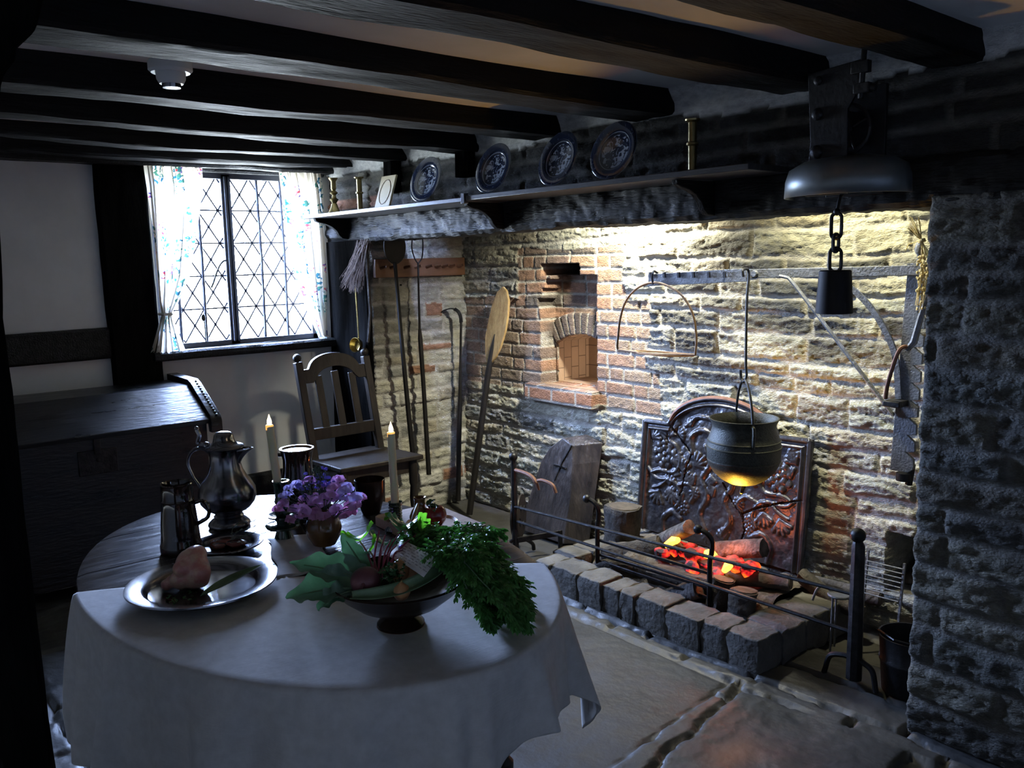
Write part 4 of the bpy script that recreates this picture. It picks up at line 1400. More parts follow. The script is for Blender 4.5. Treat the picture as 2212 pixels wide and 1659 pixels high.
log('fire_log', (-2.975, 3.20, 0.10), (-2.968, 3.21, 0.325), 0.092, M['bark'], 'upright sawn stump at the left end of the fire', 1)
log('fire_log', (-2.72, 3.20, 0.20), (-2.48, 3.13, 0.345), 0.036, M['char'], 'charred log tilted up over the glowing left embers', 2, ends=False)
log('fire_log', (-2.36, 3.17, 0.25), (-2.12, 3.19, 0.315), 0.040, M['char'], 'charred grey log lying on the right-hand embers', 3, ends=False)
log('fire_log', (-2.95, 3.05, 0.10), (-2.68, 3.16, 0.20), 0.050, M['bark'], 'grey branch slanting behind the left fire upright', 4)
log('fire_log', (-2.93, 2.96, 0.06), (-2.62, 3.05, 0.10), 0.042, M['bark'], 'crooked grey branch lowest behind the grate bars at left', 5, bend=0.03)
log('fire_log', (-2.62, 3.04, 0.10), (-2.20, 3.04, 0.14), 0.055, M['bark'], 'thick log lying across the middle behind the grate bars', 6)
log('fire_log', (-2.22, 2.985, 0.03), (-2.20, 3.01, 0.20), 0.052, M['bark'], 'upright stump standing behind the right fire upright', 7)
log('fire_log', (-2.08, 2.97, 0.03), (-2.075, 2.99, 0.19), 0.056, M['bark'], 'upright stump nearest the right kerb inside the hearth', 8)
log('fire_log', (-2.30, 3.08, 0.17), (-1.98, 3.18, 0.20), 0.032, M['logend'], 'pale thin branch right of the glowing embers', 9)
log('fire_log', (-2.47, 2.99, 0.04), (-2.30, 2.98, 0.14), 0.045, M['char'], 'blackened log end poking through the middle of the grate', 10)
log('branch', (-1.98, 3.38, 0.15), (-1.70, 3.42, 0.145), 0.032, M['bark'], 'pale thin branch lying at the foot of the back wall', 11)
log('branch', (-2.00, 3.30, 0.20), (-1.72, 3.30, 0.115), 0.034, M['bark'], 'crooked grey branch in front of the pale thin one', 12, bend=-0.02)
em = [(-2.56, 3.13, 0.215, 0.040, 0), (-2.50, 3.12, 0.235, 0.045, 0), (-2.43, 3.11, 0.225, 0.045, 0), (-2.36, 3.12, 0.200, 0.040, 0), (-2.29, 3.115, 0.215, 0.044, 0), (-2.22, 3.12, 0.235, 0.050, 0), (-2.155, 3.13, 0.225, 0.045, 0), (-2.40, 3.05, 0.19, 0.035, 0), (-2.62, 3.10, 0.185, 0.035, 0),
      (-2.30, 3.19, 0.225, 0.05, 0), (-2.10, 3.16, 0.19, 0.038, 0), (-2.27, 3.06, 0.20, 0.032, 0)]
for i, (x, y, z, r, g) in enumerate(em):
    m = MB(); m.ball((x, y, z), r, 12, (1.1, 0.85, 0.75), wob=0.34, seed=i)
    m.build('ember', M['ember'], label='glowing red and black ember in the heap between the logs', cat='ember', group='embers in the fire', ang=0.5)
for i, (a, b, r) in enumerate((((-2.60, 3.10, 0.235), (-2.505, 3.075, 0.29), 0.022), ((-2.40, 3.13, 0.235), (-2.32, 3.15, 0.24), 0.026), ((-2.235, 3.06, 0.215), (-2.20, 3.07, 0.255), 0.020))):
    m = MB(); m.tube([a, ((a[0] + b[0]) / 2, a[1], (a[2] + b[2]) / 2 + 0.006), b], [r * 0.6, r, r * 0.6], 8)
    m.build('ember', M['glow'], label='brightest yellow glowing ember, %s' % ('under the tilted charred log', 'in the middle of the heap', 'low in front of the right-hand charred log')[i], cat='ember', ang=0.6)

# ================================================================== FIRE GRATE (two scrolled uprights and bars)
ft = thing('fire_grate', (-2.57, 2.93, 0), 'wrought iron fire grate of two curled uprights joined by bars', 'grate')
for x in (-2.905, -2.228):
    m = MB()
    m.tube(spline([(x, 2.95, 0.0), (x, 2.95, 0.27), (x + 0.012, 2.945, 0.33), (x + 0.022, 2.935, 0.385), (x + 0.004, 2.925, 0.418), (x - 0.03, 2.92, 0.43)], 6), 0.0115, 8)
    up_ = m.build('upright', M['iron'], ft)
    MB().ball((x - 0.04, 2.918, 0.43), 0.021, 14).build('ball_finial', M['iron'], up_)
    m = MB(); m.tube([(x, 2.96, 0.012), (x, 3.30, 0.012)], 0.011, 6); m.build('foot_bar', M['iron'], ft)
for za, zb in ((0.222, 0.232), (0.148, 0.166), (0.115, 0.120), (0.068, 0.080)):
    m = MB(); m.bar((-2.905, 2.955, za), (-2.228, 2.955, zb), 0.010, 0.014); m.build('grate_bar', M['iron'], ft, bevel=0.002)

# ================================================================== SPIT FENDER
sf = thing('spit_fender', (-2.5, 2.90, 0), 'long wrought iron spit stand with ball-topped posts before the fire', 'spit stand')
for x, R, top in ((-3.475, 0.024, 0.54), (-1.532, 0.028, 0.56)):
    m = MB()
    m.tube([(x, 2.90, 0.03), (x, 2.90, top - 0.02), (x - 0.004, 2.90, top)], [0.019, 0.015, 0.013] if x < -2 else [0.030, 0.024, 0.016], 8)
    po_ = m.build('post', M['iron'], sf)
    MB().ball((x - 0.003, 2.90, top + R * 0.7), R, 16).build('ball_finial', M['iron'], po_)
for sg, x in ((-1, -1.532), (1, -1.532), (-1, -3.475), (1, -3.475)):
    dx = -0.115 if sg < 0 else 0.085
    yy = 2.90 if sg < 0 else 2.895
    if x < -2: pts = [(x, 2.90, 0.10), (x, 2.90 + sg * 0.06, 0.09), (x, 2.90 + sg * 0.12, 0.05), (x, 2.90 + sg * 0.13, 0.012)]
    else: pts = [(x, 2.90, 0.11), (x + dx * 0.45, yy, 0.105), (x + dx * 0.85, yy, 0.085), (x + dx * 1.0, yy, 0.03), (x + dx * 1.05, yy - 0.0, 0.010)]
    m = MB(); m.tube(spline(pts, 6), 0.0105, 8); m.build('foot', M['iron'], sf)
for za, zb in ((0.286, 0.356), (0.208, 0.208)):
    m = MB(); m.tube([(-3.475, 2.895, za), (-1.532, 2.895, zb)], 0.0078, 8); m.build('rail', M['iron'], sf)
m = MB(); m.tube(spline([(-3.46, 2.90, 0.487), (-3.36, 2.885, 0.490), (-3.30, 2.88, 0.478), (-3.27, 2.88, 0.45), (-3.255, 2.88, 0.42)], 5), [0.011] * 15 + [0.009] * 3 + [0.007] * 3, 8); m.build('hook', M['rust'], sf)
m = MB(); m.tube(spline([(-3.26, 2.88, 0.470), (-3.22, 2.88, 0.478), (-3.15, 2.88, 0.468), (-3.125, 2.88, 0.43)], 5), 0.0095, 8); m.build('hook', M['rust'], sf)
m = MB(); m.bar((-3.46, 2.90, 0.10), (-3.335, 3.10, 0.125), 0.012, 0.03); m.bar((-3.335, 3.10, 0.0), (-3.335, 3.10, 0.14), 0.022, 0.016, up=(1, 0, 0)); m.build('back_stay', M['iron'], sf, bevel=0.002)

wh = thing('spit_pulley', (-3.51, 2.96, 0.2), 'dark grooved wooden spit wheel behind the left post of the spit stand', 'wheel')
m = MB(); m.lathe([(0.0, -0.022), (0.095, -0.022), (0.118, -0.020), (0.120, -0.012), (0.110, -0.006), (0.110, 0.006), (0.120, 0.012), (0.118, 0.020), (0.095, 0.022), (0.0, 0.022)], (-3.535, 2.975, 0.205), 36, axis=(0.80, 0.6, 0))
m.build('wheel_disc', M['chair'], wh, ang=0.5)
m = MB()
for k in range(4):
    a = k * PI / 2 + 0.5
    ax = Vector((0.80, 0.6, 0)); sv = Vector((-0.6, 0.8, 0))
    c = Vector((-3.535, 2.975, 0.205)) + sv * (0.06 * math.cos(a)) + Vector((0, 0, 0.06 * math.sin(a)))
    m.lathe([(0, -0.026), (0.016, -0.026), (0.016, 0.026), (0, 0.026)], c, 12, axis=ax)
m.build('hub_studs', M['black_iron'], wh)
m = MB(); m.tube([(-3.475, 2.93, 0.205), (-3.56, 2.985, 0.205)], 0.010, 8)
m.build('axle', M['iron'], wh)

# ================================================================== POT, HANGERS AND CRANE
PX, PY = -2.170, 3.10
pot = thing('cooking_pot', (PX, PY, 0.63), 'round cast iron cooking pot hanging over the fire', 'pot')
prof = [(0.0, 0.612), (0.03, 0.613), (0.07, 0.622), (0.11, 0.642), (0.145, 0.672), (0.166, 0.703), (0.172, 0.722), (0.175, 0.724), (0.175, 0.728), (0.172, 0.730), (0.176, 0.755), (0.177, 0.780), (0.180, 0.782), (0.180, 0.786), (0.176, 0.788), (0.173, 0.806), (0.175, 0.808), (0.175, 0.812), (0.171, 0.814), (0.158, 0.845), (0.150, 0.865), (0.152, 0.880), (0.164, 0.902), (0.166, 0.906), (0.160, 0.907), (0.146, 0.885), (0.142, 0.865), (0.150, 0.84), (0.164, 0.80), (0.168, 0.76), (0.158, 0.71), (0.13, 0.67), (0.08, 0.635), (0.0, 0.625)]
pb_ = MB().lathe([(r * 0.885, z) for r, z in prof], (PX, PY, 0), 56).build('body', M['pot'], pot, ang=0.5)
for s_ in (-1, 1):
    m = MB(); d = Vector((0.75 * s_, -0.66 * s_, 0))
    c = Vector((PX, PY, 0))
    m.tube([c + d * 0.140 + Vector((0, 0, 0.895)), c + d * 0.166 + Vector((0, 0, 0.89)), c + d * 0.169 + Vector((0, 0, 0.86)), c + d * 0.158 + Vector((0, 0, 0.80))], 0.0075, 6)
    m.build('lug', M['pot'], pb_)
m = MB(); m.tube([(PX + 0.01, PY - 0.01, 0.618), (PX, PY - 0.01, 0.585)], [0.014, 0.009], 8); m.ball((PX, PY - 0.01, 0.582), 0.010, 8); m.build('leg', M['black_iron'], pot)
m = MB()
bp = []
for i in range(25):
    a = PI * i / 24
    d = Vector((0.75, -0.66, 0)) * (0.118 * math.cos(a) * (1 + 0.28 * (1 - math.sin(a))))
    bp.append(Vector((PX, PY, 0.885 + 0.185 * math.sin(a) ** 0.9)) + d)
m.tube(bp, 0.0055, 8); m.build('bail_handle', M['black_iron'], pot)
hg = thing('pot_hook', (PX + 0.01, PY, 1.05), 'long thin iron rod hook from crane arm to cooking pot', 'hook')
m = MB(); m.tube(spline([(PX + 0.006, PY - 0.03, 1.505), (PX + 0.003, PY - 0.03, 1.532), (PX + 0.003, PY + 0.005, 1.535), (PX + 0.003, PY + 0.012, 1.50), (PX + 0.004, PY, 1.40), (PX + 0.004, PY, 1.15), (PX + 0.008, PY, 1.09), (PX - 0.002, PY - 0.005, 1.062), (PX - 0.018, PY, 1.075), (PX - 0.022, PY, 1.11)], 6), 0.0058, 8)
m.build('rod', M['black_iron'], hg)

cr = thing('fire_crane', (-1.52, 3.22, 0.76), 'grey painted wrought iron swinging crane at the right of the hearth', 'crane')
m = MB()
A = (-1.44, 3.16); B_ = (-2.72, 3.13)
m.bar((-1.405, 3.165, 1.528), (-2.20, 3.125, 1.516), 0.016, 0.037)
m.bar((-2.18, 3.122, 1.512), (-2.72, 3.118, 1.488), 0.012, 0.056)
m.lathe([(0, -0.014), (0.014, -0.014), (0.014, 0.012), (0, 0.014)], (-2.14, 3.12, 1.517), 10, axis=(0, 1, 0))
m.build('arm', M['grey_iron'], cr, bevel=0.002)
m = MB()
for i in range(6):
    x = -2.70 + i * 0.083
    m.bar((x, 3.105, 1.525), (x + 0.003, 3.105, 1.500), 0.012, 0.010, up=(1, 0, 0))
m.build('arm_pegs', M['black_iron'], cr)
m = MB()
poly = [(-1.560, 0.772), (-1.492, 0.772)]
z = 0.772; n = 11
for i in range(n):
    z0 = 0.785 + i * 0.066
    poly += [(-1.472 + i * 0.0025, z0 + 0.003), (-1.472 + i * 0.0025, z0 + 0.040), (-1.503 + i * 0.0025, z0 + 0.064)]
poly += [(-1.445, 1.525), (-1.525, 1.525)]
m.prism(poly, (0, 3.17, 0), (1, 0, 0), (0, 0, 1), (0, 0.014, 0))
m.build('ratchet_plate', M['grey_iron'], cr, bevel=0.0015)
m = MB(); m.tube([(-1.50, 3.20, 0.72), (-1.49, 3.20, 0.80)], 0.014, 8); m.lathe([(0, 0), (0.028, 0.0), (0.028, 0.03), (0, 0.032)], (-1.515, 3.19, 0.735), 12); m.build('pivot', M['black_iron'], cr)
m = MB(); m.tube([(-1.49, 3.19, 1.53), (-1.492, 3.19, 1.60)], 0.010, 8); m.lathe([(0, 0), (0.013, 0.0), (0.019, 0.018), (0.012, 0.04), (0.005, 0.05), (0, 0.052)], (-1.492, 3.19, 1.585), 12); m.bar((-1.53, 3.185, 1.548), (-1.45, 3.185, 1.548), 0.02, 0.008); m.build('finial', M['grey_iron'], cr)
m = MB()
pts = spline([(-1.90, 3.140, 1.510), (-1.83, 3.142, 1.503), (-1.75, 3.145, 1.475), (-1.66, 3.15, 1.40), (-1.59, 3.155, 1.30), (-1.55, 3.16, 1.20), (-1.535, 3.165, 1.05)], 6)
for a, b in zip(pts[:-1], pts[1:]): m.bar(a, b, 0.010, 0.022, up=(0.6, 0, 0.8))
m.build('curved_brace', M['grey_iron'], cr)
m = MB()
pts = [(-2.03, 3.128, 1.508), (-1.99, 3.13, 1.50), (-1.96, 3.13, 1.47), (-1.80, 3.145, 1.28), (-1.55, 3.16, 0.985)]
m.tube(pts, 0.0075, 6); m.build('straight_brace', M['grey_iron'], cr)
m = MB(); m.tube([(-1.405, 3.16, 1.535), (-1.413, 3.15, 1.50), (-1.45, 3.13, 1.36), (-1.468, 3.125, 1.27), (-1.49, 3.12, 1.24)], [0.006, 0.009, 0.011, 0.013, 0.010], 6); m.build('lever', M['grey_iron'], cr)
m = MB(); m.tube(spline([(-1.478, 3.125, 1.245), (-1.497, 3.11, 1.252), (-1.515, 3.10, 1.225), (-1.545, 3.10, 1.12), (-1.558, 3.11, 1.055)], 5), 0.0075, 8); m.build('catch_link', M['rust'], cr)
m = MB(); m.box(-1.565, -1.50, 3.10, 3.19, 1.025, 1.048); m.build('catch', M['black_iron'], cr, bevel=0.004)

hp = thing('girdle_hanger', (-2.67, 3.11, 1.15), 'rusty half-round wire hanger on the left end of crane arm', 'hanger')
m = MB()
pts = [(-2.425, 3.09, 1.160), (-2.42, 3.09, 1.24), (-2.44, 3.09, 1.34), (-2.50, 3.09, 1.42), (-2.58, 3.09, 1.462), (-2.668, 3.09, 1.478), (-2.76, 3.09, 1.455), (-2.835, 3.09, 1.395), (-2.875, 3.09, 1.31), (-2.892, 3.09, 1.21), (-2.895, 3.09, 1.158), (-2.86, 3.09, 1.152), (-2.65, 3.08, 1.15), (-2.425, 3.09, 1.160)]
m.tube(spline(pts, 5), 0.0055, 8); m.build('hoop', M['rust_wire'], hp)
m = MB(); m.tube([(-2.80 + 0.0, 3.11, 1.152), (-2.70, 3.16, 1.150), (-2.55, 3.17, 1.149), (-2.45, 3.11, 1.152), (-2.55, 3.05, 1.149), (-2.72, 3.045, 1.150), (-2.80, 3.11, 1.152)], 0.0045, 6); m.build('base_ring', M['rust_wire'], hp)
m = MB(); m.tube(spline([(-2.668, 3.09, 1.47), (-2.672, 3.085, 1.50), (-2.675, 3.10, 1.53), (-2.678, 3.13, 1.52)], 4), 0.005, 6); m.build('eye', M['black_iron'], hp)

# dried herbs tied to the crane
hb = thing('dried_herb_bunch', (-1.47, 3.16, 1.40), 'bunch of dried stalks tied at the top of the crane post', 'herbs')
q = random.Random(4); m = MB(); m2 = MB()
for i in range(60):
    a = q.uniform(-1, 1); b = q.uniform(-1, 1)
    p0 = (-1.500 + a * 0.016, 3.155 + b * 0.02, 1.70 + q.uniform(-0.03, 0.02)); p1 = (-1.470, 3.155, 1.63)
    p2 = (-1.432 + a * 0.026, 3.16 + b * 0.03, 1.52 + q.uniform(-0.02, 0.02)); p3 = (-1.438 + a * 0.028, 3.15 + b * 0.035, 1.42 + q.uniform(-0.05, 0.04))
    (m if i < 30 else m2).tube([p0, p1, p2, p3] if i < 26 else [p1, p2, p3], 0.0014, 3, caps=False)
for i in range(260):
    t = q.uniform(0, 1)
    x = -1.452 + 0.018 * t + q.uniform(-0.024, 0.024); z_ = 1.58 - 0.19 * t
    m2.ball((x, 3.145 + q.uniform(-0.03, 0.03), z_), q.uniform(0.002, 0.005), 5, (1, 1, 1.4))
m.build('stalks', M['straw'], hb, fix=False); m2.build('seed_heads', M['straw'], hb, fix=False)
m = MB(); m.lathe([(0, -0.007), (0.013, -0.006), (0.014, 0.0), (0.013, 0.006), (0, 0.007)], (-1.470, 3.155, 1.632), 12, axis=(0.3, 0, -1)); m.tube([(-1.470, 3.14, 1.632), (-1.505, 3.13, 1.62), (-1.515, 3.13, 1.60)], 0.002, 4); m.build('tie', M['straw'], hb)

# ================================================================== TOOLS AT THE LEFT WALL
pr2 = thing('peg_rail', (-4.62, 3.12, 1.5), 'red-brown wooden peg rail on the left hearth wall', 'peg rail')
MB().box(-4.645, -4.612, 2.79, 3.47, 1.505, 1.618).build('board', M['peg_wood'], pr2, bevel=0.003)
for y in (2.83, 2.90, 3.00, 3.08, 3.165, 3.235, 3.29, 3.345, 3.41):
    m = MB(); m.tube([(-4.615, y, 1.562), (-4.56, y + 0.012, 1.572)], [0.010, 0.008], 8); m.build('peg', M['peg_wood'], pr2)

pe = thing('iron_oven_peel', (-4.52, 2.9, 0.3), 'black iron peel with round blade hung beside the corner post', 'peel')
m = MB()
ring = arc(0, 0, 1, 0, 2 * PI, 30)[:-1]
m.prism([(2.885 + 0.078 * a, 1.690 + 0.105 * b) for a, b in ring], (-4.540, 0, 0), (0, 1, 0), (0, 0, 1), (0.010, 0, 0)); m.build('blade', M['leather'], pe, bevel=0.003)
m = MB(); m.tube([(-4.533, 2.88, 1.60), (-4.532, 2.885, 1.50), (-4.528, 2.90, 1.15), (-4.525, 2.93, 0.65), (-4.52, 2.95, 0.33)], [0.012, 0.011, 0.013, 0.016, 0.016], 8); m.build('handle', M['leather'], pe)
fk = thing('iron_oven_fork', (-4.55, 3.05, 0.2), 'long two-pronged iron fork hanging from the peg rail', 'fork')
m = MB()
m.tube(spline([(-4.545, 3.02, 1.735), (-4.55, 3.018, 1.68), (-4.55, 3.035, 1.62), (-4.55, 3.06, 1.585)], 5), 0.0045, 6)
m.tube(spline([(-4.545, 3.098, 1.735), (-4.55, 3.10, 1.68), (-4.55, 3.09, 1.62), (-4.55, 3.06, 1.585)], 5), 0.0045, 6)
m.build('prongs', M['iron'], fk)
m = MB(); m.tube([(-4.55, 3.06, 1.59), (-4.548, 3.055, 1.40), (-4.545, 3.05, 1.18)], [0.006, 0.006, 0.008], 8)
m.tube([(-4.545, 3.05, 1.18), (-4.543, 3.05, 1.12), (-4.540, 3.06, 0.80), (-4.54, 3.075, 0.24)], [0.009, 0.015, 0.014, 0.016], 8); m.build('handle', M['leather'], fk)

hk = thing('iron_fire_hook', (-4.55, 3.38, 0), 'long iron hook with curled blade standing in the hearth corner', 'hook')
m = MB(); pts = spline([(-4.845 + 0.16, 3.36, 1.275), (-4.655, 3.35, 1.300), (-4.60, 3.35, 1.310), (-4.555, 3.36, 1.295), (-4.535, 3.37, 1.255), (-4.538, 3.375, 1.215)], 5)
pts = spline([(-4.70 + 0.04, 3.30, 1.262), (-4.62, 3.31, 1.283), (-4.58, 3.33, 1.292), (-4.545, 3.35, 1.275), (-4.53, 3.36, 1.24), (-4.532, 3.365, 1.20)], 5)
for a, b in zip(pts[:-1], pts[1:]): m.bar(a, b, 0.024, 0.006, up=(0.3, 0.1, 1) if b[0] < -4.56 else (1, 0, 0.3))
m.build('blade', M['iron'], hk)
m = MB(); m.tube([(-4.532, 3.365, 1.205), (-4.545, 3.36, 0.95), (-4.555, 3.355, 0.70), (-4.575, 3.35, 0.45), (-4.60, 3.345, 0.0)], [0.008, 0.008, 0.014, 0.017, 0.017], 8); m.build('handle', M['leather'], hk)

wp = thing('wooden_oven_peel', (-4.2, 3.3, 0), 'long wooden peel with pale worn blade leaning on back wall', 'peel')
m = MB()
yb = lambda z: 3.205 + (z / 1.43) * 0.235
bl = [(-4.175, 1.435), (-4.135, 1.41), (-4.105, 1.35), (-4.098, 1.26), (-4.108, 1.16), (-4.14, 1.06), (-4.175, 1.00), (-4.225, 0.955), (-4.26, 0.96), (-4.285, 1.02), (-4.30, 1.12), (-4.285, 1.22), (-4.262, 1.32), (-4.225, 1.40)]
m.prism([(a, b / math.cos(0.16)) for a, b in bl], (0, 3.195, 0), (1, 0, 0), (0, math.sin(0.16), math.cos(0.16)), (0, 0.016, -0.002)); m.build('blade', M['peel_wood'], wp, bevel=0.004)
m = MB(); m.tube([(-4.205, yb(1.14) - 0.012, 1.14), (-4.215, yb(1.05) - 0.012, 1.05), (-4.235, yb(0.9) - 0.01, 0.90), (-4.27, yb(0.45), 0.45), (-4.292, 3.205, 0.0)], [0.004, 0.014, 0.019, 0.020, 0.020], 8); m.build('shaft', M['leather'], wp)

bw = thing('hewn_oven_door', (-3.57, 3.3, 0), 'thick hewn wooden oven door with crack and iron staple, leaning on back wall', 'oven door')
m = MB()
fp = [(-3.83, 0.0), (-3.80, 0.17), (-3.735, 0.42), (-3.68, 0.505), (-3.585, 0.575), (-3.50, 0.545), (-3.475, 0.44), (-3.455, 0.22), (-3.455, 0.0)]
sl = 0.22
n = len(fp)
va = [Vector((x, 3.235 + z * sl, z)) for x, z in fp]
vb = [Vector((x + (0.16 if x > -3.55 else 0.10 if x > -3.6 else 0.02), 3.235 + z * sl + 0.105, z + (0.02 if z > 0.1 else 0))) for x, z in fp]
vb = [Vector((min(v[0], -3.355), min(v[1], 3.47), v[2])) for v in vb]
m.add(va + vb, [tuple(range(n)), tuple(reversed(range(n, 2 * n)))] + [(i, i + n, (i + 1) % n + n, (i + 1) % n) for i in range(n)])
m.build('slab', M['block_wood'], bw, smooth=False, bevel=0.006)
m = MB(); ck = [(-3.50, 0.545), (-3.53, 0.49), (-3.56, 0.44), (-3.58, 0.38), (-3.60, 0.33)]
for (a, b), (c, d) in zip(ck[:-1], ck[1:]): m.bar((a, 3.2325 + b * sl, b), (c, 3.2325 + d * sl, d), 0.006, 0.008 - 0.001 * ck.index((a, b)), up=(0, 1, 0))
m.build('crack', M['black_iron'], bw)
m = MB(); m.bar((-3.61, 3.230 + 0.42 * sl, 0.418), (-3.525, 3.230 + 0.42 * sl, 0.414), 0.010, 0.010); m.ball((-3.61, 3.230 + 0.42 * sl, 0.418), 0.008, 6); m.ball((-3.525, 3.230 + 0.42 * sl, 0.414), 0.008, 6); m.build('staple', M['pewter'], bw)

# brass ladle and heather broom on the corner post
ld = thing('brass_ladle', (-4.74, 2.70, 1.07), 'long-handled brass ladle hanging on the dark corner post', 'ladle')
m = MB(); m.lathe([(0, 0), (0.022, 0.004), (0.036, 0.015), (0.044, 0.032), (0.046, 0.050), (0.044, 0.052), (0.041, 0.035), (0.032, 0.018), (0, 0.008)], (-4.738, 2.735, 1.092), 20, axis=(0.25, -0.96, 0.1)); m.build('bowl', M['brass'], ld)
m = MB(); m.tube([(-4.735, 2.722, 1.135), (-4.737, 2.722, 1.25), (-4.742, 2.722, 1.44), (-4.744, 2.722, 1.46)], [0.005, 0.005, 0.007, 0.004], 8); m.build('handle', M['brass'], ld)
br = thing('heather_broom', (-4.66, 2.69, 1.4), 'bundle of dry heather twigs hanging under the beam end', 'broom')
q = random.Random(9); m = MB()
for i in range(150):
    t = q.uniform(-1, 1)
    p = Vector((-4.58 + q.uniform(-.05, .06), 2.70 + q.uniform(-.02, .015), 1.72 + q.uniform(-0.02, 0.02)))
    e = Vector((-4.70 + 0.14 * t - 0.02, 2.70 + q.uniform(-.03, .01), 1.50 - 0.10 * q.random() + 0.03 * abs(t)))
    mid = (p + e) / 2 + Vector((q.uniform(-.02, .02), q.uniform(-.01, .01), 0))
    m.tube([p, mid, e], [0.0022, 0.0016, 0.0008], 3, caps=False)
    for k in range(3):
        a = mid + (e - mid) * q.random()
        m.tube([a, a + Vector((q.uniform(-.02, .02), q.uniform(-.012, .005), q.uniform(-.03, .0)))], [0.0011, 0.0005], 3, caps=False)
m.build('twigs', M['twig'], br, fix=False)
m = MB(); m.tube([(-4.56, 2.70, 1.72), (-4.555, 2.705, 1.30), (-4.60, 2.708, 1.12)], [0.012, 0.010, 0.008], 6); m.build('stick', M['bark'], br)

# ================================================================== SPIT JACK ON THE BEAM
sj = thing('spit_jack', (-1.5, 2.68, 1.76), 'heavy black iron weight-driven spit jack mounted on the chimney beam', 'spit jack')
m = MB(); m.prism([(-1.60, 2.165), (-1.42, 2.18), (-1.42, 2.10), (-1.46, 2.04), (-1.455, 1.78), (-1.60, 1.78), (-1.585, 1.95)], (0, 2.60, 0), (1, 0, 0), (0, 0, 1), (0, 0.012, 0)); m.build('front_plate', M['black_iron'], sj, bevel=0.002)
m = MB(); m.prism([(-1.60, 2.12), (-1.40, 2.12), (-1.40, 1.78), (-1.60, 1.78)], (0, 2.725, 0), (1, 0, 0), (0, 0, 1), (0, 0.015, 0)); m.build('back_plate', M['black_iron'], sj, bevel=0.002)
for z, r in ((2.138, 0.015), (2.035, 0.020), (1.918, 0.022), (1.802, 0.018)):
    m = MB(); m.ball((-1.562, 2.598, z), r, 12, (1, 0.6, 1)); m.build('boss', M['iron'], sj)
m = MB()
for i in range(19):
    pass
hood = []
for i in range(17):
    a = PI * (0.5 + i / 16 * 0.98) if 0 else PI * i / 16
    hood.append([(-1.50 - 0.205 * math.cos(a) * k1, 2.70 - 0.19 * math.sin(a) * k1, zz) for zz, k1 in ((1.778, 1.0), (1.83, 0.985), (1.865, 0.93), (1.888, 0.72), (1.902, 0.35))])
m.grid(hood); m.build('hood', M['hood'], sj, solid=0.006, ang=0.8, fix=False)
m = MB(); m.lathe([(0, -0.06), (0.055, -0.06), (0.055, 0.06), (0, 0.06)], (-1.51, 2.668, 1.99), 24, axis=(0, 1, 0)); m.build('drum', M['black_iron'], sj)
m = MB()
wl2 = []
for i in range(25):
    a = 2 * PI * i / 24; r = 0.075
    wl2.append((-1.475 + r * math.cos(a), 2.63, 1.98 + r * math.sin(a)))
m.tube(wl2, 0.007, 6)
for k in range(4):
    a = k * PI / 2 + 0.4; m.tube([(-1.475, 2.63, 1.98), (-1.475 + 0.075 * math.cos(a), 2.63, 1.98 + 0.075 * math.sin(a))], 0.004, 5)
m.build('cog_wheel', M['black_iron'], sj)
m = MB(); m.tube([(-1.412, 2.59, 2.06), (-1.405, 2.59, 2.205)], 0.009, 8); m.box(-1.44, -1.385, 2.575, 2.60, 2.135, 2.17); m.box(-1.43, -1.38, 2.575, 2.60, 2.075, 2.105); m.tube([(-1.40, 2.59, 2.092), (-1.365, 2.59, 2.086)], 0.010, 8); m.build('crank_spindle', M['black_iron'], sj, bevel=0.002)

cn = thing('iron_chain', (-1.488, 2.60, 1.6), 'short black chain of long links below the spit jack', 'chain')
z = 1.775
m = MB(); m.tube([(-1.49, 2.66, 1.80), (-1.489, 2.625, 1.775), (-1.489, 2.61, 1.735)], 0.006, 8); m.ball((-1.489, 2.608, 1.725), 0.012, 8); m.build('hook', M['black_iron'], cn)


def link(zt, zb, w, turn, r=0.006):
    m = MB(); pts = []
    h = (zt - zb) / 2; c = (zt + zb) / 2
    for i in range(25):
        a = 2 * PI * i / 24
        x = w * math.cos(a); zz = (h - w) * (1 if math.sin(a) > 0 else -1) * min(1, abs(math.sin(a)) * 4) + w * math.sin(a)
        pts.append((-1.488 + x * math.cos(turn), 2.605 + x * math.sin(turn), c + zz))
    m.tube(pts, r, 6, up=(0, 1, 0.01)); m.build('link', M['black_iron'], cn)


link(1.722, 1.642, 0.017, 0.1); link(1.655, 1.600, 0.015, 1.5); link(1.612, 1.536, 0.019, 0.15)
wt = MB(); wt.lathe([(0, 1.542), (0.046, 1.542), (0.050, 1.538), (0.058, 1.408), (0.057, 1.403), (0, 1.403)], (-1.487, 2.605, 0), 32)
wt.build('jack_weight', M['leather'], label='black tapered iron weight hanging from the chain in front of the hearth', cat='weight', ang=0.5)

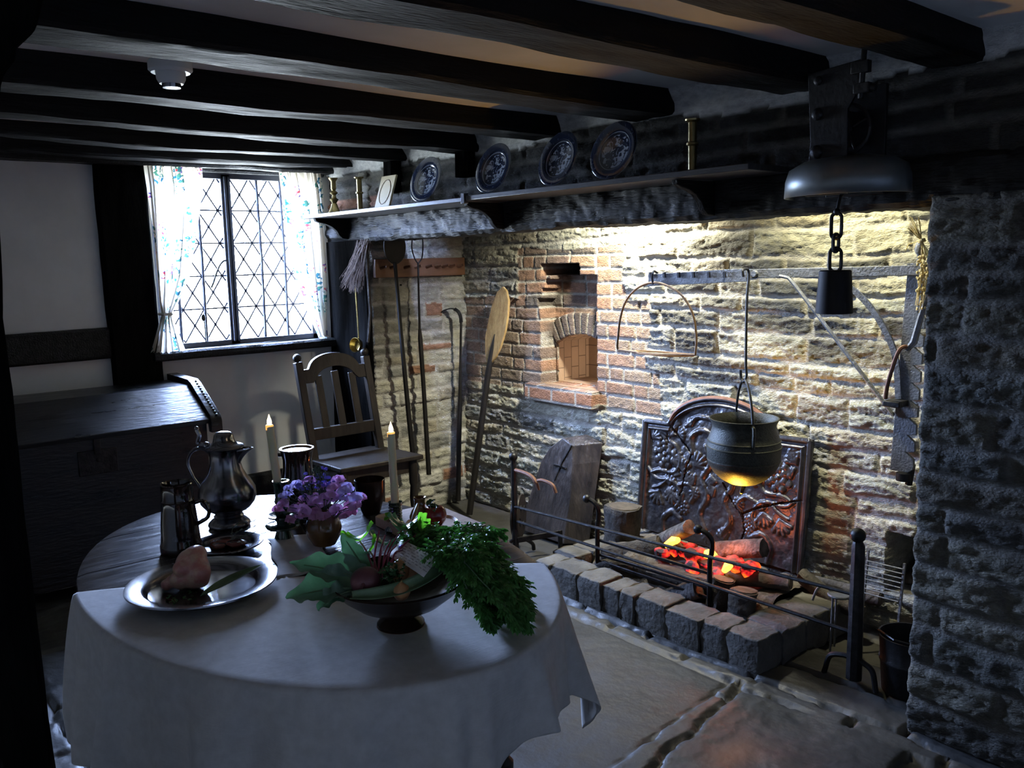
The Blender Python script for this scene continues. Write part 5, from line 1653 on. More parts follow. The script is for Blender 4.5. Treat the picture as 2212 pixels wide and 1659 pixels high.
# ================================================================== RIGHT END OF THE HEARTH
gi = thing('gridiron', (-1.61, 3.25, 0.15), 'iron gridiron of thin bars leaning behind the right post', 'gridiron')
m = MB()
for i in range(8):
    z = 0.235 + i * 0.018; m.tube([(-1.68, 3.22 + i * 0.004, z), (-1.53, 3.22 + i * 0.004, z + 0.004)], 0.0028, 5)
m.build('bars', M['grey_iron'], gi)
m = MB(); m.bar((-1.68, 3.21, 0.0), (-1.682, 3.265, 0.40), 0.010, 0.008, up=(1, 0, 0)); m.bar((-1.53, 3.21, 0.0), (-1.53, 3.26, 0.385), 0.010, 0.008, up=(1, 0, 0)); m.build('side_frame', M['grey_iron'], gi)
tr = thing('iron_trivet', (-1.73, 3.12, 0.13), 'small round trivet on the right end of the kerb', 'trivet')
m = MB(); m.lathe([(0, 0.235), (0.045, 0.235), (0.047, 0.240), (0.045, 0.245), (0, 0.245)], (-1.72, 3.12, 0), 24); m.build('plate', M['grey_iron'], tr)
m = MB(); m.tube(spline([(-1.75, 3.12, 0.242), (-1.78, 3.11, 0.262), (-1.80, 3.09, 0.25), (-1.815, 3.08, 0.20)], 4), 0.005, 6); m.build('handle', M['grey_iron'], tr)
for a in (0.3, 2.4, 4.5):
    m = MB(); m.tube([(-1.72 + 0.038 * math.cos(a), 3.12 + 0.038 * math.sin(a), 0.236), (-1.72 + 0.045 * math.cos(a), 3.12 + 0.045 * math.sin(a), 0.0)], 0.004, 6); m.build('leg', M['grey_iron'], tr)
bk = thing('iron_cauldron', (-1.38, 3.0, 0), 'black iron bucket standing in the right corner beside the pillar', 'bucket')
m = MB(); m.lathe([(0.0, 0.0), (0.088, 0.0), (0.092, 0.01), (0.100, 0.12), (0.104, 0.125), (0.104, 0.132), (0.101, 0.137), (0.106, 0.215), (0.110, 0.222), (0.104, 0.222), (0.096, 0.13), (0.086, 0.015), (0, 0.012)], (-1.375, 3.0, 0), 32); m.build('body', M['black_iron'], bk)
m = MB(); m.tube([(-1.48, 2.98, 0.20), (-1.46, 2.93, 0.235), (-1.38, 2.885, 0.235), (-1.29, 2.93, 0.22), (-1.272, 2.98, 0.20)], 0.004, 6); m.build('handle', M['iron'], bk)
be = thing('leather_bellows', (-1.42, 3.2, 0.1), 'black leather bellows propped against the right hearth wall', 'bellows')
m = MB(); m.prism([(-0.03, 0), (0.03, 0), (0.05, 0.06), (0.11, 0.20), (0.10, 0.30), (0.05, 0.36), (-0.05, 0.36), (-0.10, 0.30), (-0.11, 0.20), (-0.05, 0.06)], (-1.47, 3.20, 0.02), (0.72, -0.69, 0), (0.33, 0.10, 0.94), (0.03, 0.03, 0)); m.build('board', M['leather'], be, bevel=0.004)
m = MB(); m.tube([(-1.465, 3.205, 0.035), (-1.48, 3.20, 0.0)], [0.016, 0.010], 8); m.build('nozzle', M['iron'], be)
for i, (x, y, z, r) in enumerate(((-1.665, 3.60, 0.20, 0.030), (-1.60, 3.62, 0.205, 0.032), (-1.64, 3.66, 0.235, 0.045), (-1.555, 3.60, 0.21, 0.034))):
    m = MB(); m.ball((x, y, z), r, 10, (1, 1, 0.9), wob=0.1, seed=i + 30)
    m.build('stone_lump', M['logend'], label='pale lump stored in the dark recess at the foot of the wall', cat='stone', group='lumps in the wall recess')

# ================================================================== TABLE
TX, TY, TA, TB, TZ = -2.238, 1.077, 0.868, 0.571, 0.75
tt_ = thing('oval_table', (TX, TY, 0), 'dark waxed oval oak table half covered by a linen cloth', 'table')
m = MB()
nr, na = 26, 96
rows = []
for i in range(nr + 1):
    r = i / nr
    row = []
    for j in range(na + 1):
        a = 2 * PI * j / na
        x = TX + TA * r * math.cos(a); y = TY + TB * r * math.sin(a)
        row.append((x, y, TZ - (0.004 if r > 0.995 else 0)))
    rows.append(row)
rows.append([(TX + (TA + 0.003) * math.cos(2 * PI * j / na), TY + (TB + 0.003) * math.sin(2 * PI * j / na), TZ - 0.012) for j in range(na + 1)])
rows.append([(TX + TA * math.cos(2 * PI * j / na), TY + TB * math.sin(2 * PI * j / na), TZ - 0.027) for j in range(na + 1)])
rows.append([(TX, TY, TZ - 0.028)] * (na + 1))
m.grid(rows)
M['table'] = mat('waxed_plank_oak', (0.020, 0.017, 0.016), (0.055, 0.046, 0.042), 7, rough=0.17, rough2=0.30, bump=0.10, bscale=16, stretch=(9, 0.8, 4))


def planks(mt, width, off):
    N = mt.node_tree.nodes; L = mt.node_tree.links; b = N['Principled BSDF']
    tc = N.new('ShaderNodeTexCoord'); sp = N.new('ShaderNodeSeparateXYZ'); L.new(tc.outputs['Object'], sp.inputs[0])
    nz = N.new('ShaderNodeTexNoise'); nz.inputs['Scale'].default_value = 3; L.new(tc.outputs['Object'], nz.inputs['Vector'])
    def mth(op, a, c=None):
        x = N.new('ShaderNodeMath'); x.operation = op
        for i, q in enumerate((a, c)):
            if q is None: continue
            if isinstance(q, (int, float)): x.inputs[i].default_value = q
            else: L.new(q, x.inputs[i])
        return x.outputs[0]
    u = mth('ADD', mth('MULTIPLY', sp.outputs[0], 1 / width), mth('MULTIPLY', nz.outputs[0], 0.03))
    f = mth('FRACT', mth('ADD', u, off))
    d = mth('MINIMUM', f, mth('SUBTRACT', 1.0, f))
    g = mth('MINIMUM', mth('DIVIDE', d, 0.018), 1.0)
    bp = N.new('ShaderNodeBump'); bp.inputs['Strength'].default_value = 1.0; bp.inputs['Distance'].default_value = 0.004
    L.new(g, bp.inputs['Height'])
    old = b.inputs['Normal'].links[0].from_socket
    L.new(old, bp.inputs['Normal']); L.new(bp.outputs[0], b.inputs['Normal'])
    src = b.inputs['Base Color'].links[0].from_socket
    x = N.new('ShaderNodeMix'); x.data_type = 'RGBA'; L.new(g, x.inputs[0]); x.inputs[6].default_value = (0.004, 0.003, 0.003, 1); L.new(src, x.inputs[7]); L.new(x.outputs[2], b.inputs['Base Color'])


planks(M['table'], 0.30, 0.12)
m.build('tabletop', M['table'], tt_, ang=0.9)
m = MB(); m.box(-2.62, -1.86, 0.80, 0.822, 0.60, 0.722).box(-2.62, -1.86, 1.33, 1.352, 0.60, 0.722).box(-2.64, -2.62, 0.80, 1.35, 0.60, 0.722).box(-1.86, -1.84, 0.80, 1.35, 0.60, 0.722)
m.build('frieze', M['chair'], tt_, bevel=0.003)
turn = [(0.020, 0.0), (0.030, 0.012), (0.034, 0.035), (0.028, 0.06), (0.020, 0.075), (0.030, 0.09), (0.030, 0.15), (0.018, 0.165), (0.026, 0.20), (0.030, 0.28), (0.020, 0.36), (0.017, 0.42), (0.024, 0.50), (0.019, 0.56), (0.030, 0.58), (0.030, 0.722)]
for (x, y) in ((-2.60, 0.835), (-1.88, 0.835), (-2.60, 1.325), (-1.88, 1.325), (-2.42, 0.60), (-1.84, 1.47)):
    MB().lathe(turn, (x, y, 0), 18).build('leg', M['chair'], tt_, ang=0.5)
m = MB(); m.box(-2.60, -1.88, 0.82, 0.85, 0.10, 0.14).box(-2.60, -1.88, 1.31, 1.34, 0.10, 0.14).box(-2.615, -2.585, 0.84, 1.32, 0.10, 0.14).box(-1.895, -1.865, 0.84, 1.32, 0.10, 0.14)
m.build('stretcher', M['chair'], tt_, bevel=0.003)

# ================================================================== CLOTH
M['linen'] = mat('grey_linen', (0.52, 0.50, 0.47), (0.60, 0.58, 0.55), 30, rough=0.95, sheen=0.2, spec=0.2)
N_ = M['linen'].node_tree.nodes; L_ = M['linen'].node_tree.links
tc_ = N_.new('ShaderNodeTexCoord')
adds = []
for ax, sc_ in (('X', (260, 40, 40)), ('Z', (30, 30, 260))):
    mp_ = N_.new('ShaderNodeMapping'); mp_.inputs['Scale'].default_value = sc_
    nn_ = N_.new('ShaderNodeTexNoise'); nn_.inputs['Scale'].default_value = 1.0; nn_.inputs['Detail'].default_value = 2
    L_.new(tc_.outputs['Object'], mp_.inputs[0]); L_.new(mp_.outputs[0], nn_.inputs['Vector']); adds.append(nn_.outputs[0])
ad_ = N_.new('ShaderNodeMath'); L_.new(adds[0], ad_.inputs[0]); L_.new(adds[1], ad_.inputs[1])
bp_ = N_.new('ShaderNodeBump'); bp_.inputs['Strength'].default_value = 0.35; bp_.inputs['Distance'].default_value = 0.0015
L_.new(ad_.outputs[0], bp_.inputs['Height']); L_.new(bp_.outputs[0], N_['Principled BSDF'].inputs['Normal'])
thA, thD = math.radians(-103), math.radians(56)
ns = 300
Ap = np.array([TX + TA * math.cos(thA), TY + TB * math.sin(thA)]); Dp = np.array([TX + TA * math.cos(thD), TY + TB * math.sin(thD)])
drop_x = [-103, -98, -90, -70, -40, -20, -8, 2, 10, 18, 25, 31, 38, 44, 50, 56]
drop_y = [0.40, 0.42, 0.42, 0.44, 0.42, 0.38, 0.30, 0.225, 0.20, 0.205, 0.22, 0.24, 0.33, 0.41, 0.30, 0.245]
out_x = [-103, -60, 0, 25, 38, 46, 56]
out_y = [0.020, 0.035, 0.030, 0.040, 0.055, 0.095, 0.080]
rows = []
for i in range(ns + 1):
    s = i / ns
    th = thA + (thD - thA) * s
    dg = math.degrees(th)
    E = np.array([TX + (TA + 0.004) * math.cos(th), TY + (TB + 0.004) * math.sin(th)])
    nrm = np.array([math.cos(th) / TA, math.sin(th) / TB]); nrm /= np.linalg.norm(nrm)
    I = Ap + (Dp - Ap) * s
    I = I + np.array([-0.85, 0.53]) * (0.010 * math.sin(s * 9) + 0.012 * math.sin(s * PI) * 2)
    row = []
    for j in range(26):
        t = j / 25
        p = I + (E - I) * t
        # ironed creases and soft wrinkles
        c1_ = 0.0035 * math.exp(-((p[0] * 0.5 + p[1] * 0.86 - 0.5 * -2.18 - 0.86 * 0.93 + 0.35 * (p[0] + 2.0)) / 0.006) ** 2)
        wz = 0.004 * (float(vn(np.array(p[0] * 6.0), np.array(p[1] * 6.0), 5)) - 0.3) * (1 - t ** 6) * min(1, t * 5 + 0.3)
        row.append((p[0], p[1], TZ + 0.0028 + max(0, wz) + c1_))
    d = np.interp(dg, drop_x, drop_y); oo = np.interp(dg, out_x, out_y)
    nh = 40
    for j in range(1, nh + 1):
        w = j / nh
        dist = w * d
        rnd_ = 0.012
        if dist < 0.02:
            a = dist / 0.02 * PI / 2
            off = rnd_ * math.sin(a); z = TZ + 0.0028 - rnd_ * (1 - math.cos(a))
        else:
            ph = s * 2 * PI
            amp = min(1, (dist - 0.02) / 0.30)
            fold = amp ** 0.8 * (0.028 * math.sin(ph * 7.0 + 0.8) + 0.018 * math.sin(ph * 12.3 + 2.0 + dist * 3) + 0.008 * math.sin(ph * 21 + 1))
            off = rnd_ + amp * oo + fold
            z = TZ + 0.0028 - rnd_ - (dist - 0.02)
        tw = 0.02 * amp * math.sin(s * 2 * PI * 7.0 + 2.2) if dist >= 0.02 else 0
        tang = np.array([-nrm[1], nrm[0]])
        p = E + nrm * (off - 0.0) + tang * tw
        row.append((p[0], p[1], z))
    rows.append(row)
m = MB(); m.grid(rows)
o = m.build('tablecloth', M['linen'], label='plain grey linen cloth hanging over the near side of the oval table', cat='tablecloth', ang=2.5, solid=0.0016, fix=False)
# folded pale napkin under the jug
q = random.Random(3)
cs_ = [(-2.50, 1.08), (-2.15, 0.955), (-2.13, 1.09), (-2.43, 1.235)]
rows = []
for i in range(19):
    u = i / 18; row = []
    for j in range(13):
        v = j / 12
        x = (cs_[0][0] * (1 - u) + cs_[1][0] * u) * (1 - v) + (cs_[3][0] * (1 - u) + cs_[2][0] * u) * v
        y = (cs_[0][1] * (1 - u) + cs_[1][1] * u) * (1 - v) + (cs_[3][1] * (1 - u) + cs_[2][1] * u) * v
        row.append((x + 0.006 * math.sin(v * 9 + u * 4), y + 0.006 * math.sin(u * 11), TZ + 0.0052 + 0.002 * math.sin(u * 9 + v * 5) * math.sin(PI * u)))
    rows.append(row)
m = MB(); m.grid(rows); m.build('linen_napkin', M['linen'], label='pale folded linen napkin lying under the small flower jug', cat='napkin', ang=2.5, solid=0.003, fix=False)

RT = Vector((0.643, 0.765, 0.0)).normalized()     # along the long look of the table, towards the oven


def lath(name, prof, x, y, mt, parent, n=40, ang=0.6, **k):
    return MB().lathe(prof, (x, y, 0), n, **k).build(name, mt, parent, ang=ang)


# tall dark mug
x, y = -2.585, 0.845
mg = thing('dark_tankard', (x, y, 0.752), 'tall black-glazed mug at the left of the pewter flagon', 'mug')
lath('body', [(0.0, 0.751), (0.058, 0.751), (0.060, 0.757), (0.060, 0.775), (0.057, 0.782), (0.0555, 0.80), (0.053, 0.84), (0.049, 0.88), (0.0465, 0.905), (0.048, 0.910), (0.0455, 0.916), (0.0455, 0.955), (0.0475, 0.960), (0.046, 0.963), (0.043, 0.958), (0.043, 0.91), (0.048, 0.85), (0.052, 0.77), (0.0, 0.765)], x, y, M['glaze_black'], mg)
m = MB(); c = Vector((x, y, 0))
m.tube(spline([c + RT * 0.048 + Vector((0, 0, 0.90)), c + RT * 0.075 + Vector((0, 0, 0.905)), c + RT * 0.090 + Vector((0, 0, 0.885)), c + RT * 0.086 + Vector((0, 0, 0.855)), c + RT * 0.054 + Vector((0, 0, 0.835))], 6), 0.0062, 8); m.build('handle', M['glaze_black'], mg)

# pewter flagon
x, y = -2.735, 1.055
fl = thing('pewter_flagon', (x, y, 0.752), 'large lidded pewter flagon with long curved handle and spout', 'flagon')
c = Vector((x, y, 0))
lath('body', [(0.0, 0.751), (0.064, 0.751), (0.068, 0.757), (0.066, 0.764), (0.056, 0.774), (0.046, 0.781), (0.048, 0.786), (0.043, 0.792), (0.046, 0.798), (0.070, 0.812), (0.086, 0.832), (0.0925, 0.855), (0.090, 0.877), (0.078, 0.900), (0.064, 0.920), (0.054, 0.940), (0.0485, 0.962), (0.048, 0.985), (0.051, 1.006), (0.054, 1.010), (0.050, 1.010), (0.046, 0.98), (0.05, 0.94), (0.0, 0.93)], x, y, M['pewter'], fl, ang=0.9, n=56)
lath('lid', [(0.0, 1.011), (0.060, 1.011), (0.063, 1.015), (0.060, 1.020), (0.045, 1.024), (0.036, 1.032), (0.032, 1.045), (0.030, 1.056), (0.022, 1.064), (0.010, 1.067), (0.0, 1.067)], x, y, M['pewter'], fl, ang=0.8)
m = MB(); rows = []
for i in range(9):
    u = i / 8
    row = []
    for j in range(11):
        a = -PI / 2 + PI * j / 10
        w = 0.024 * (1 - 0.55 * (1 - u)) * (1 if u > 0.02 else 0.6)
        row.append(tuple(c + RT * (0.040 + u * 0.0 + (0.012 + 0.030 * u ** 1.6) * math.cos(a) * (0.3 + u)) + Vector((-RT[1], RT[0], 0)) * (math.sin(a) * w) + Vector((0, 0, 0.945 + 0.066 * u))))
    rows.append(row)
m.grid(rows); m.build('spout', M['pewter'], fl, solid=0.0025, ang=1.5, fix=False)
m = MB()
hp_ = spline([c - RT * 0.048 + Vector((0, 0, 0.997)), c - RT * 0.070 + Vector((0, 0, 1.012)), c - RT * 0.098 + Vector((0, 0, 1.008)), c - RT * 0.118 + Vector((0, 0, 0.985)), c - RT * 0.121 + Vector((0, 0, 0.955)), c - RT * 0.108 + Vector((0, 0, 0.918)), c - RT * 0.092 + Vector((0, 0, 0.89)), c - RT * 0.083 + Vector((0, 0, 0.866))], 7)
m.tube(hp_, [0.0085] * 15 + [0.0075] * 20 + [0.006] * 15, 10, flat=0.7); m.build('handle', M['pewter'], fl)
m = MB(); m.tube(spline([c - RT * 0.045 + Vector((0, 0, 1.018)), c - RT * 0.070 + Vector((0, 0, 1.022)), c - RT * 0.085 + Vector((0, 0, 1.030)), c - RT * 0.078 + Vector((0, 0, 1.055)), c - RT * 0.085 + Vector((0, 0, 1.075))], 5), [0.010] * 8 + [0.007] * 13, 8); m.ball(c - RT * 0.085 + Vector((0, 0, 1.078)), 0.008, 8); m.ball(c - RT * 0.058 + Vector((0, 0, 1.022)), 0.012, 8); m.build('thumbpiece', M['pewter'], fl)

# small pewter plate with offal and herb sprig
x, y = -2.505, 0.955
pp = [(0.0, 0.753), (0.060, 0.753), (0.074, 0.755), (0.080, 0.763), (0.084, 0.765), (0.104, 0.768), (0.107, 0.771), (0.105, 0.773), (0.084, 0.770), (0.078, 0.767), (0.070, 0.760), (0.0, 0.758)]
t = thing('small_pewter_plate', (x, y, 0.752), 'small pewter plate at the foot of the flagon', 'plate')
lath('dish', pp, x, y, M['pewter'], t, n=64, ang=0.6)
for i, (dx, dy, r) in enumerate(((-0.02, 0.0, 0.026), (0.022, 0.012, 0.024), (0.0, -0.026, 0.020), (0.012, 0.035, 0.02), (-0.034, -0.025, 0.018))):
    m = MB(); m.ball((x + dx, y + dy, 0.758 + r * 0.42), r, 12, (1.2, 1, 0.45), wob=0.14, seed=i)
    m.build('meat_piece', M['liver'], label='glossy dark red piece of offal on the small pewter plate', cat='meat', group='offal on the small plate')
m = MB()
for k in range(3):
    e = spline([(x + 0.01, y + 0.01, 0.78), (x + 0.01 + 0.03 * k - 0.02, y + 0.03, 0.815 - 0.01 * k), (x + 0.05 + 0.02 * k, y + 0.07 - 0.01 * k, 0.835 - 0.012 * k)], 5)
    m.tube(e, 0.0011, 4, caps=False)
    for p in e[::2]:
        for s_ in (-1, 1): m.ball((p[0] + 0.003 * s_, p[1] - 0.003 * s_, p[2] + 0.002), 0.003, 5, (1, 1, 0.6))
m.build('herb_sprig', M['sage'], label='thin herb sprig lying over the offal on the small plate', cat='herb', fix=False)


def candle(base, tip, rad, hold_mb_parts, label_c, label_h, hname):
    pass


def candlestick(x, y, prof, label, name='green_candlestick', mt=None, n=40):
    t = thing(name, (x, y, 0.752), label, 'candlestick')
    return t


# candlestick behind the flagon
x, y = -2.475, 1.125
cs1 = thing('glazed_candlestick', (x, y, 0.752), 'dark green glazed candlestick with wide drip tray beside the flagon', 'candlestick')
lath('base', [(0.0, 0.751), (0.026, 0.751), (0.030, 0.757), (0.024, 0.775), (0.022, 0.785), (0.052, 0.790), (0.056, 0.797), (0.053, 0.799), (0.026, 0.803), (0.0, 0.803)], x, y, M['glaze_green'], cs1)
lath('drip_tray', [(0.0, 0.815), (0.018, 0.815), (0.046, 0.824), (0.049, 0.831), (0.046, 0.831), (0.020, 0.823), (0.0, 0.823)], x, y, M['glaze_green'], cs1)
lath('stem', [(0.0, 0.802), (0.020, 0.802), (0.023, 0.812), (0.019, 0.820), (0.024, 0.838), (0.019, 0.845), (0.024, 0.852), (0.019, 0.862), (0.024, 0.872), (0.0205, 0.885), (0.022, 0.92), (0.026, 0.934), (0.026, 0.938), (0.018, 0.938), (0.016, 0.92), (0.0, 0.918)], x, y, M['glaze_green'], cs1)


def make_candle(p, q, r, label):
    p = Vector(p); q = Vector(q)
    t = thing('wax_candle', tuple(p), label, 'candle', 'lit candles on the table')
    m = MB(); rr = random.Random(int(r * 1e5) + len(label))
    pts = [p + (q - p) * (i / 10) + Vector((rr.uniform(-.0006, .0006), rr.uniform(-.0006, .0006), 0)) for i in range(11)]
    m.tube(pts, [r * 1.03] * 4 + [r] * 6 + [r * 0.96], 16)
    m.build('wax_stick', M['wax'], t, ang=0.7)
    return t


M['wax_glow'] = mat('lit_wax_tip', (0.8, 0.5, 0.2), rough=0.5, emit=(1.0, 0.50, 0.12), estr=1.1)
M['flame'] = mat('candle_flame', (1.0, 0.7, 0.4), rough=0.5, emit=(1.0, 0.72, 0.38), estr=9.0)


def tip(t, q, r):
    q = Vector(q)
    m = MB(); m.lathe([(0, -0.012), (r * 0.985, -0.012), (r * 0.99, 0.002), (r * 0.8, 0.004), (0, 0.002)], q, 16); lt_ = m.build('lit_tip', M['wax_glow'], t)
    m = MB(); m.lathe([(0, 0.001), (0.0055, 0.003), (0.0075, 0.010), (0.0065, 0.018), (0.003, 0.028), (0.0006, 0.036)], q, 14); m.build('flame', M['flame'], lt_, ang=2.5)


ca = make_candle((-2.482, 1.118, 0.919), (-2.494, 1.108, 1.108), 0.0125, 'lit cream candle nearer the pewter flagon, leaning slightly left')
tip(ca, (-2.494, 1.108, 1.110), 0.0122)

# brown jug behind
x, y = -2.665, 1.275
jg = thing('brown_jug', (x, y, 0.752), 'dark brown glazed jug with handle behind the flowers', 'jug')
lath('body', [(0.0, 0.751), (0.040, 0.751), (0.043, 0.757), (0.056, 0.80), (0.060, 0.84), (0.056, 0.88), (0.049, 0.92), (0.048, 0.95), (0.053, 0.975), (0.056, 0.983), (0.053, 0.984), (0.046, 0.955), (0.045, 0.93), (0.052, 0.88), (0.054, 0.83), (0.0, 0.80)], x, y, M['glaze_black'], jg, sx=1.0)
m = MB(); c = Vector((x, y, 0)); m.tube(spline([c - RT * 0.048 + Vector((0, 0, 0.965)), c - RT * 0.070 + Vector((0, 0, 0.962)), c - RT * 0.078 + Vector((0, 0, 0.93)), c - RT * 0.070 + Vector((0, 0, 0.89)), c - RT * 0.056 + Vector((0, 0, 0.865))], 6), 0.0065, 8); m.build('handle', M['glaze_black'], jg)
lath('rim', [(0.051, 0.982), (0.057, 0.984), (0.057, 0.988), (0.050, 0.988), (0.050, 0.983)], x, y, M['glaze_brown'], jg)

# dark tumbler behind the flowers
x, y = -2.53, 1.47
lath_t = MB().lathe([(0.0, 0.751), (0.030, 0.751), (0.034, 0.76), (0.050, 0.82), (0.052, 0.868), (0.050, 0.870), (0.047, 0.82), (0.030, 0.765), (0, 0.762)], (x, y, 0), 36)
lath_t.build('dark_beaker', M['glaze_dark'], label='dark glazed beaker partly hidden behind the flowers', cat='beaker')
m = MB(); m.ball((-2.395, 1.465, 0.768), 0.017, 12, wob=0.03); m.build('plum', M['plum'], label='small dark plum on the table right of the flowers', cat='fruit')

# flower jug and flowers
VX, VY = -2.325, 1.185
vs1 = thing('flower_jug', (VX, VY, 0.757), 'small round brown stoneware jug holding pink and lilac flowers', 'vase')
lath('body', [(0.0, 0.7575), (0.034, 0.7575), (0.037, 0.763), (0.050, 0.785), (0.054, 0.808), (0.049, 0.832), (0.038, 0.848), (0.034, 0.860), (0.038, 0.872), (0.035, 0.873), (0.031, 0.86), (0.035, 0.845), (0.046, 0.828), (0.0, 0.78)], VX, VY, M['glaze_brown'], vs1)
m = MB(); c = Vector((VX, VY, 0)); m.tube(spline([c - RT * 0.036 + Vector((0, 0, 0.862)), c - RT * 0.062 + Vector((0, 0, 0.855)), c - RT * 0.068 + Vector((0, 0, 0.825)), c - RT * 0.050 + Vector((0, 0, 0.795))], 6), 0.0045, 8); m.build('handle', M['glaze_dark'], vs1)

UP = Vector((0, 0, 1)); FW = Vector((0.765, -0.643, 0))   # towards the near side of the table
q = random.Random(21)


def petal(m, c, nrm, upv, w, h, curl, ruf, ph, n=8, k=6):
    s = nrm.cross(upv).normalized(); u = s.cross(nrm).normalized()
    rows = []
    for i in range(k + 1):
        r = i / k
        row = []
        for j in range(n + 1):
            a = -PI * 0.62 + PI * 1.24 * j / n
            x = math.sin(a) * w * r; z = (math.cos(a) * 0.75 + 0.35) * h * r
            b = curl * r * r + ruf * math.sin(a * 5 + ph) * r * r
            row.append(c + s * x + u * z + nrm * b)
        rows.append(row)
    m.grid(rows)


def bloom(c, d, size, mt, grp, lab):
    t = thing('sweet_pea', tuple(c), lab, 'flower', grp)
    d = d.normalized()
    m = MB()
    upv = (UP + Vector((q.uniform(-.4, .4), q.uniform(-.4, .4), 0))).normalized()
    petal(m, c, d, upv, size, size * 1.0, -size * 0.25, size * 0.24, q.uniform(0, 6))
    for s_ in (-1, 1):
        sd = d.cross(upv).normalized() * s_
        petal(m, c + d * size * 0.15, (d + sd * 0.9).normalized(), upv, size * 0.62, size * 0.7, size * 0.2, size * 0.10, q.uniform(0, 6), 6, 4)
    m.build('petals', mt, t, ang=2.0, fix=False)
    m = MB(); b0 = Vector((VX + q.uniform(-.012, .012), VY + q.uniform(-.012, .012), 0.80))
    mid = (b0 + c) / 2 + Vector((0, 0, 0.02)); m.tube(spline([b0, mid, c - d * 0.004], 4), 0.0012, 4, caps=False); m.ball(c - d * 0.003, 0.004, 6); m.build('stem', M['sage'], t)
    return t


spots_f = []
for i in range(52):
    for tr_ in range(60):
        a = q.uniform(-0.135, 0.130); h = q.uniform(0.845, 0.955)
        f = q.uniform(-0.02, 0.085)
        if (a / 0.135) ** 2 + ((h - 0.895) / 0.065) ** 2 > 1.0: continue
        if h > 0.93 and abs(a) < 0.05 and f > 0.02: pass
        p = Vector((VX, VY, h)) + RT * a + FW * f
        if all((p - w).length > 0.019 for w in spots_f): spots_f.append(p); break
for p in spots_f:
    a = (p - Vector((VX, VY, 0))).dot(RT)
    d = (p - Vector((VX, VY, 0.86))) * 1.0 + FW * 0.10 + Vector((0, 0, 0.02))
    hi = p[2]
    if hi > 0.905 and abs(a) > 0.06: mt, lb = M['lilac'], 'pale lilac sweet pea bloom in the upper part of the bouquet'
    elif hi < 0.885 and q.random() < 0.6: mt, lb = M['rose'], 'rose pink sweet pea bloom low in the bouquet'
    else: mt, lb = M['pink'], 'mauve sweet pea bloom in the middle of the bouquet'
    bloom(p, d, q.uniform(0.018, 0.025), mt, {'lilac_petal': 'lilac sweet peas in the jug', 'rose_petal': 'rose sweet peas in the jug', 'mauve_petal': 'mauve sweet peas in the jug'}[mt.name], lb)
for i in range(9):
    a = q.uniform(-0.07, 0.08); top = Vector((VX, VY, 0)) + RT * (a * 1.1) + FW * q.uniform(-0.02, 0.03) + UP * (0.985 - abs(a - 0.0) * 0.5 + q.uniform(-0.02, 0.015))
    b0 = Vector((VX, VY, 0.82)) + RT * a * 0.2
    if i < 5:
        t = thing('violet_flower_spike', tuple(top), 'thin blue-violet flower spike standing up from the bouquet', 'flower', 'violet spikes in the jug')
        pts = spline([b0, (b0 + top) / 2 + RT * a * 0.1, top], 6)
        m = MB(); m.tube(pts, 0.0011, 4, caps=False); m.build('stem', M['sage'], t)
        m = MB()
        for k in range(7):
            p = pts[-1 - k // 2] + Vector((q.uniform(-.012, .012), q.uniform(-.012, .012), q.uniform(-.008, .012)))
            petal(m, p, (FW + Vector((q.uniform(-1, 1), q.uniform(-1, 1), q.uniform(0, .8)))).normalized(), UP, 0.009, 0.009, 0.001, 0.001, 0, 6, 3)
        m.build('florets', M['violet'], t, ang=2, solid=0.0005, fix=False)
    else:
        t = thing('green_sprig', tuple(top), 'bushy grey-green herb sprig among the flowers', 'herb', 'green sprigs in the jug')
        pts = spline([b0, (b0 + top) / 2, top], 6)
        m = MB(); m.tube(pts, 0.0012, 4, caps=False); m.build('stem', M['sage'], t)
        m = MB()
        for k in range(60):
            p = pts[q.randrange(4, len(pts))] + Vector((q.gauss(0, .009), q.gauss(0, .009), q.gauss(0, .007)))
            m.ball(p, q.uniform(0.0022, 0.0045), 5, (1, 0.7, 1.3))
        m.build('leaves', M['sage'], t, fix=False)

# second candlestick and its candle
x, y = -2.30, 1.425
cs2 = thing('ribbed_candlestick', (x, y, 0.752), 'narrow ribbed dark green candlestick beside the wooden trencher', 'candlestick')
pf = [(0.0, 0.751), (0.034, 0.751), (0.036, 0.757), (0.026, 0.770), (0.0215, 0.782)]
for i in range(6): pf += [(0.0195, 0.786 + i * 0.009), (0.022, 0.790 + i * 0.009)]
pf += [(0.0215, 0.842), (0.0225, 0.846), (0.016, 0.846), (0.0145, 0.83), (0, 0.828)]
lath('body', pf, x, y, M['glaze_green'], cs2)
cb = make_candle((x, y, 0.829), (x - 0.003, y - 0.002, 1.066), 0.0125, 'lit straight cream candle in the ribbed candlestick by the trencher')
tip(cb, (x - 0.003, y - 0.002, 1.068), 0.0122)
x, y = -2.235, 1.475
bt = thing('brown_bottle', (x, y, 0.78), 'small amber-brown glazed bottle between candlestick and apple', 'bottle')
lath('body', [(0.0, 0.786), (0.030, 0.786), (0.034, 0.795), (0.034, 0.805), (0.026, 0.822), (0.0175, 0.832), (0.0165, 0.838), (0.018, 0.842), (0.0165, 0.846), (0.017, 0.855), (0.0195, 0.862), (0.0185, 0.865), (0.014, 0.862), (0.013, 0.84), (0, 0.83)], x, y, M['glaze_brown'], bt)

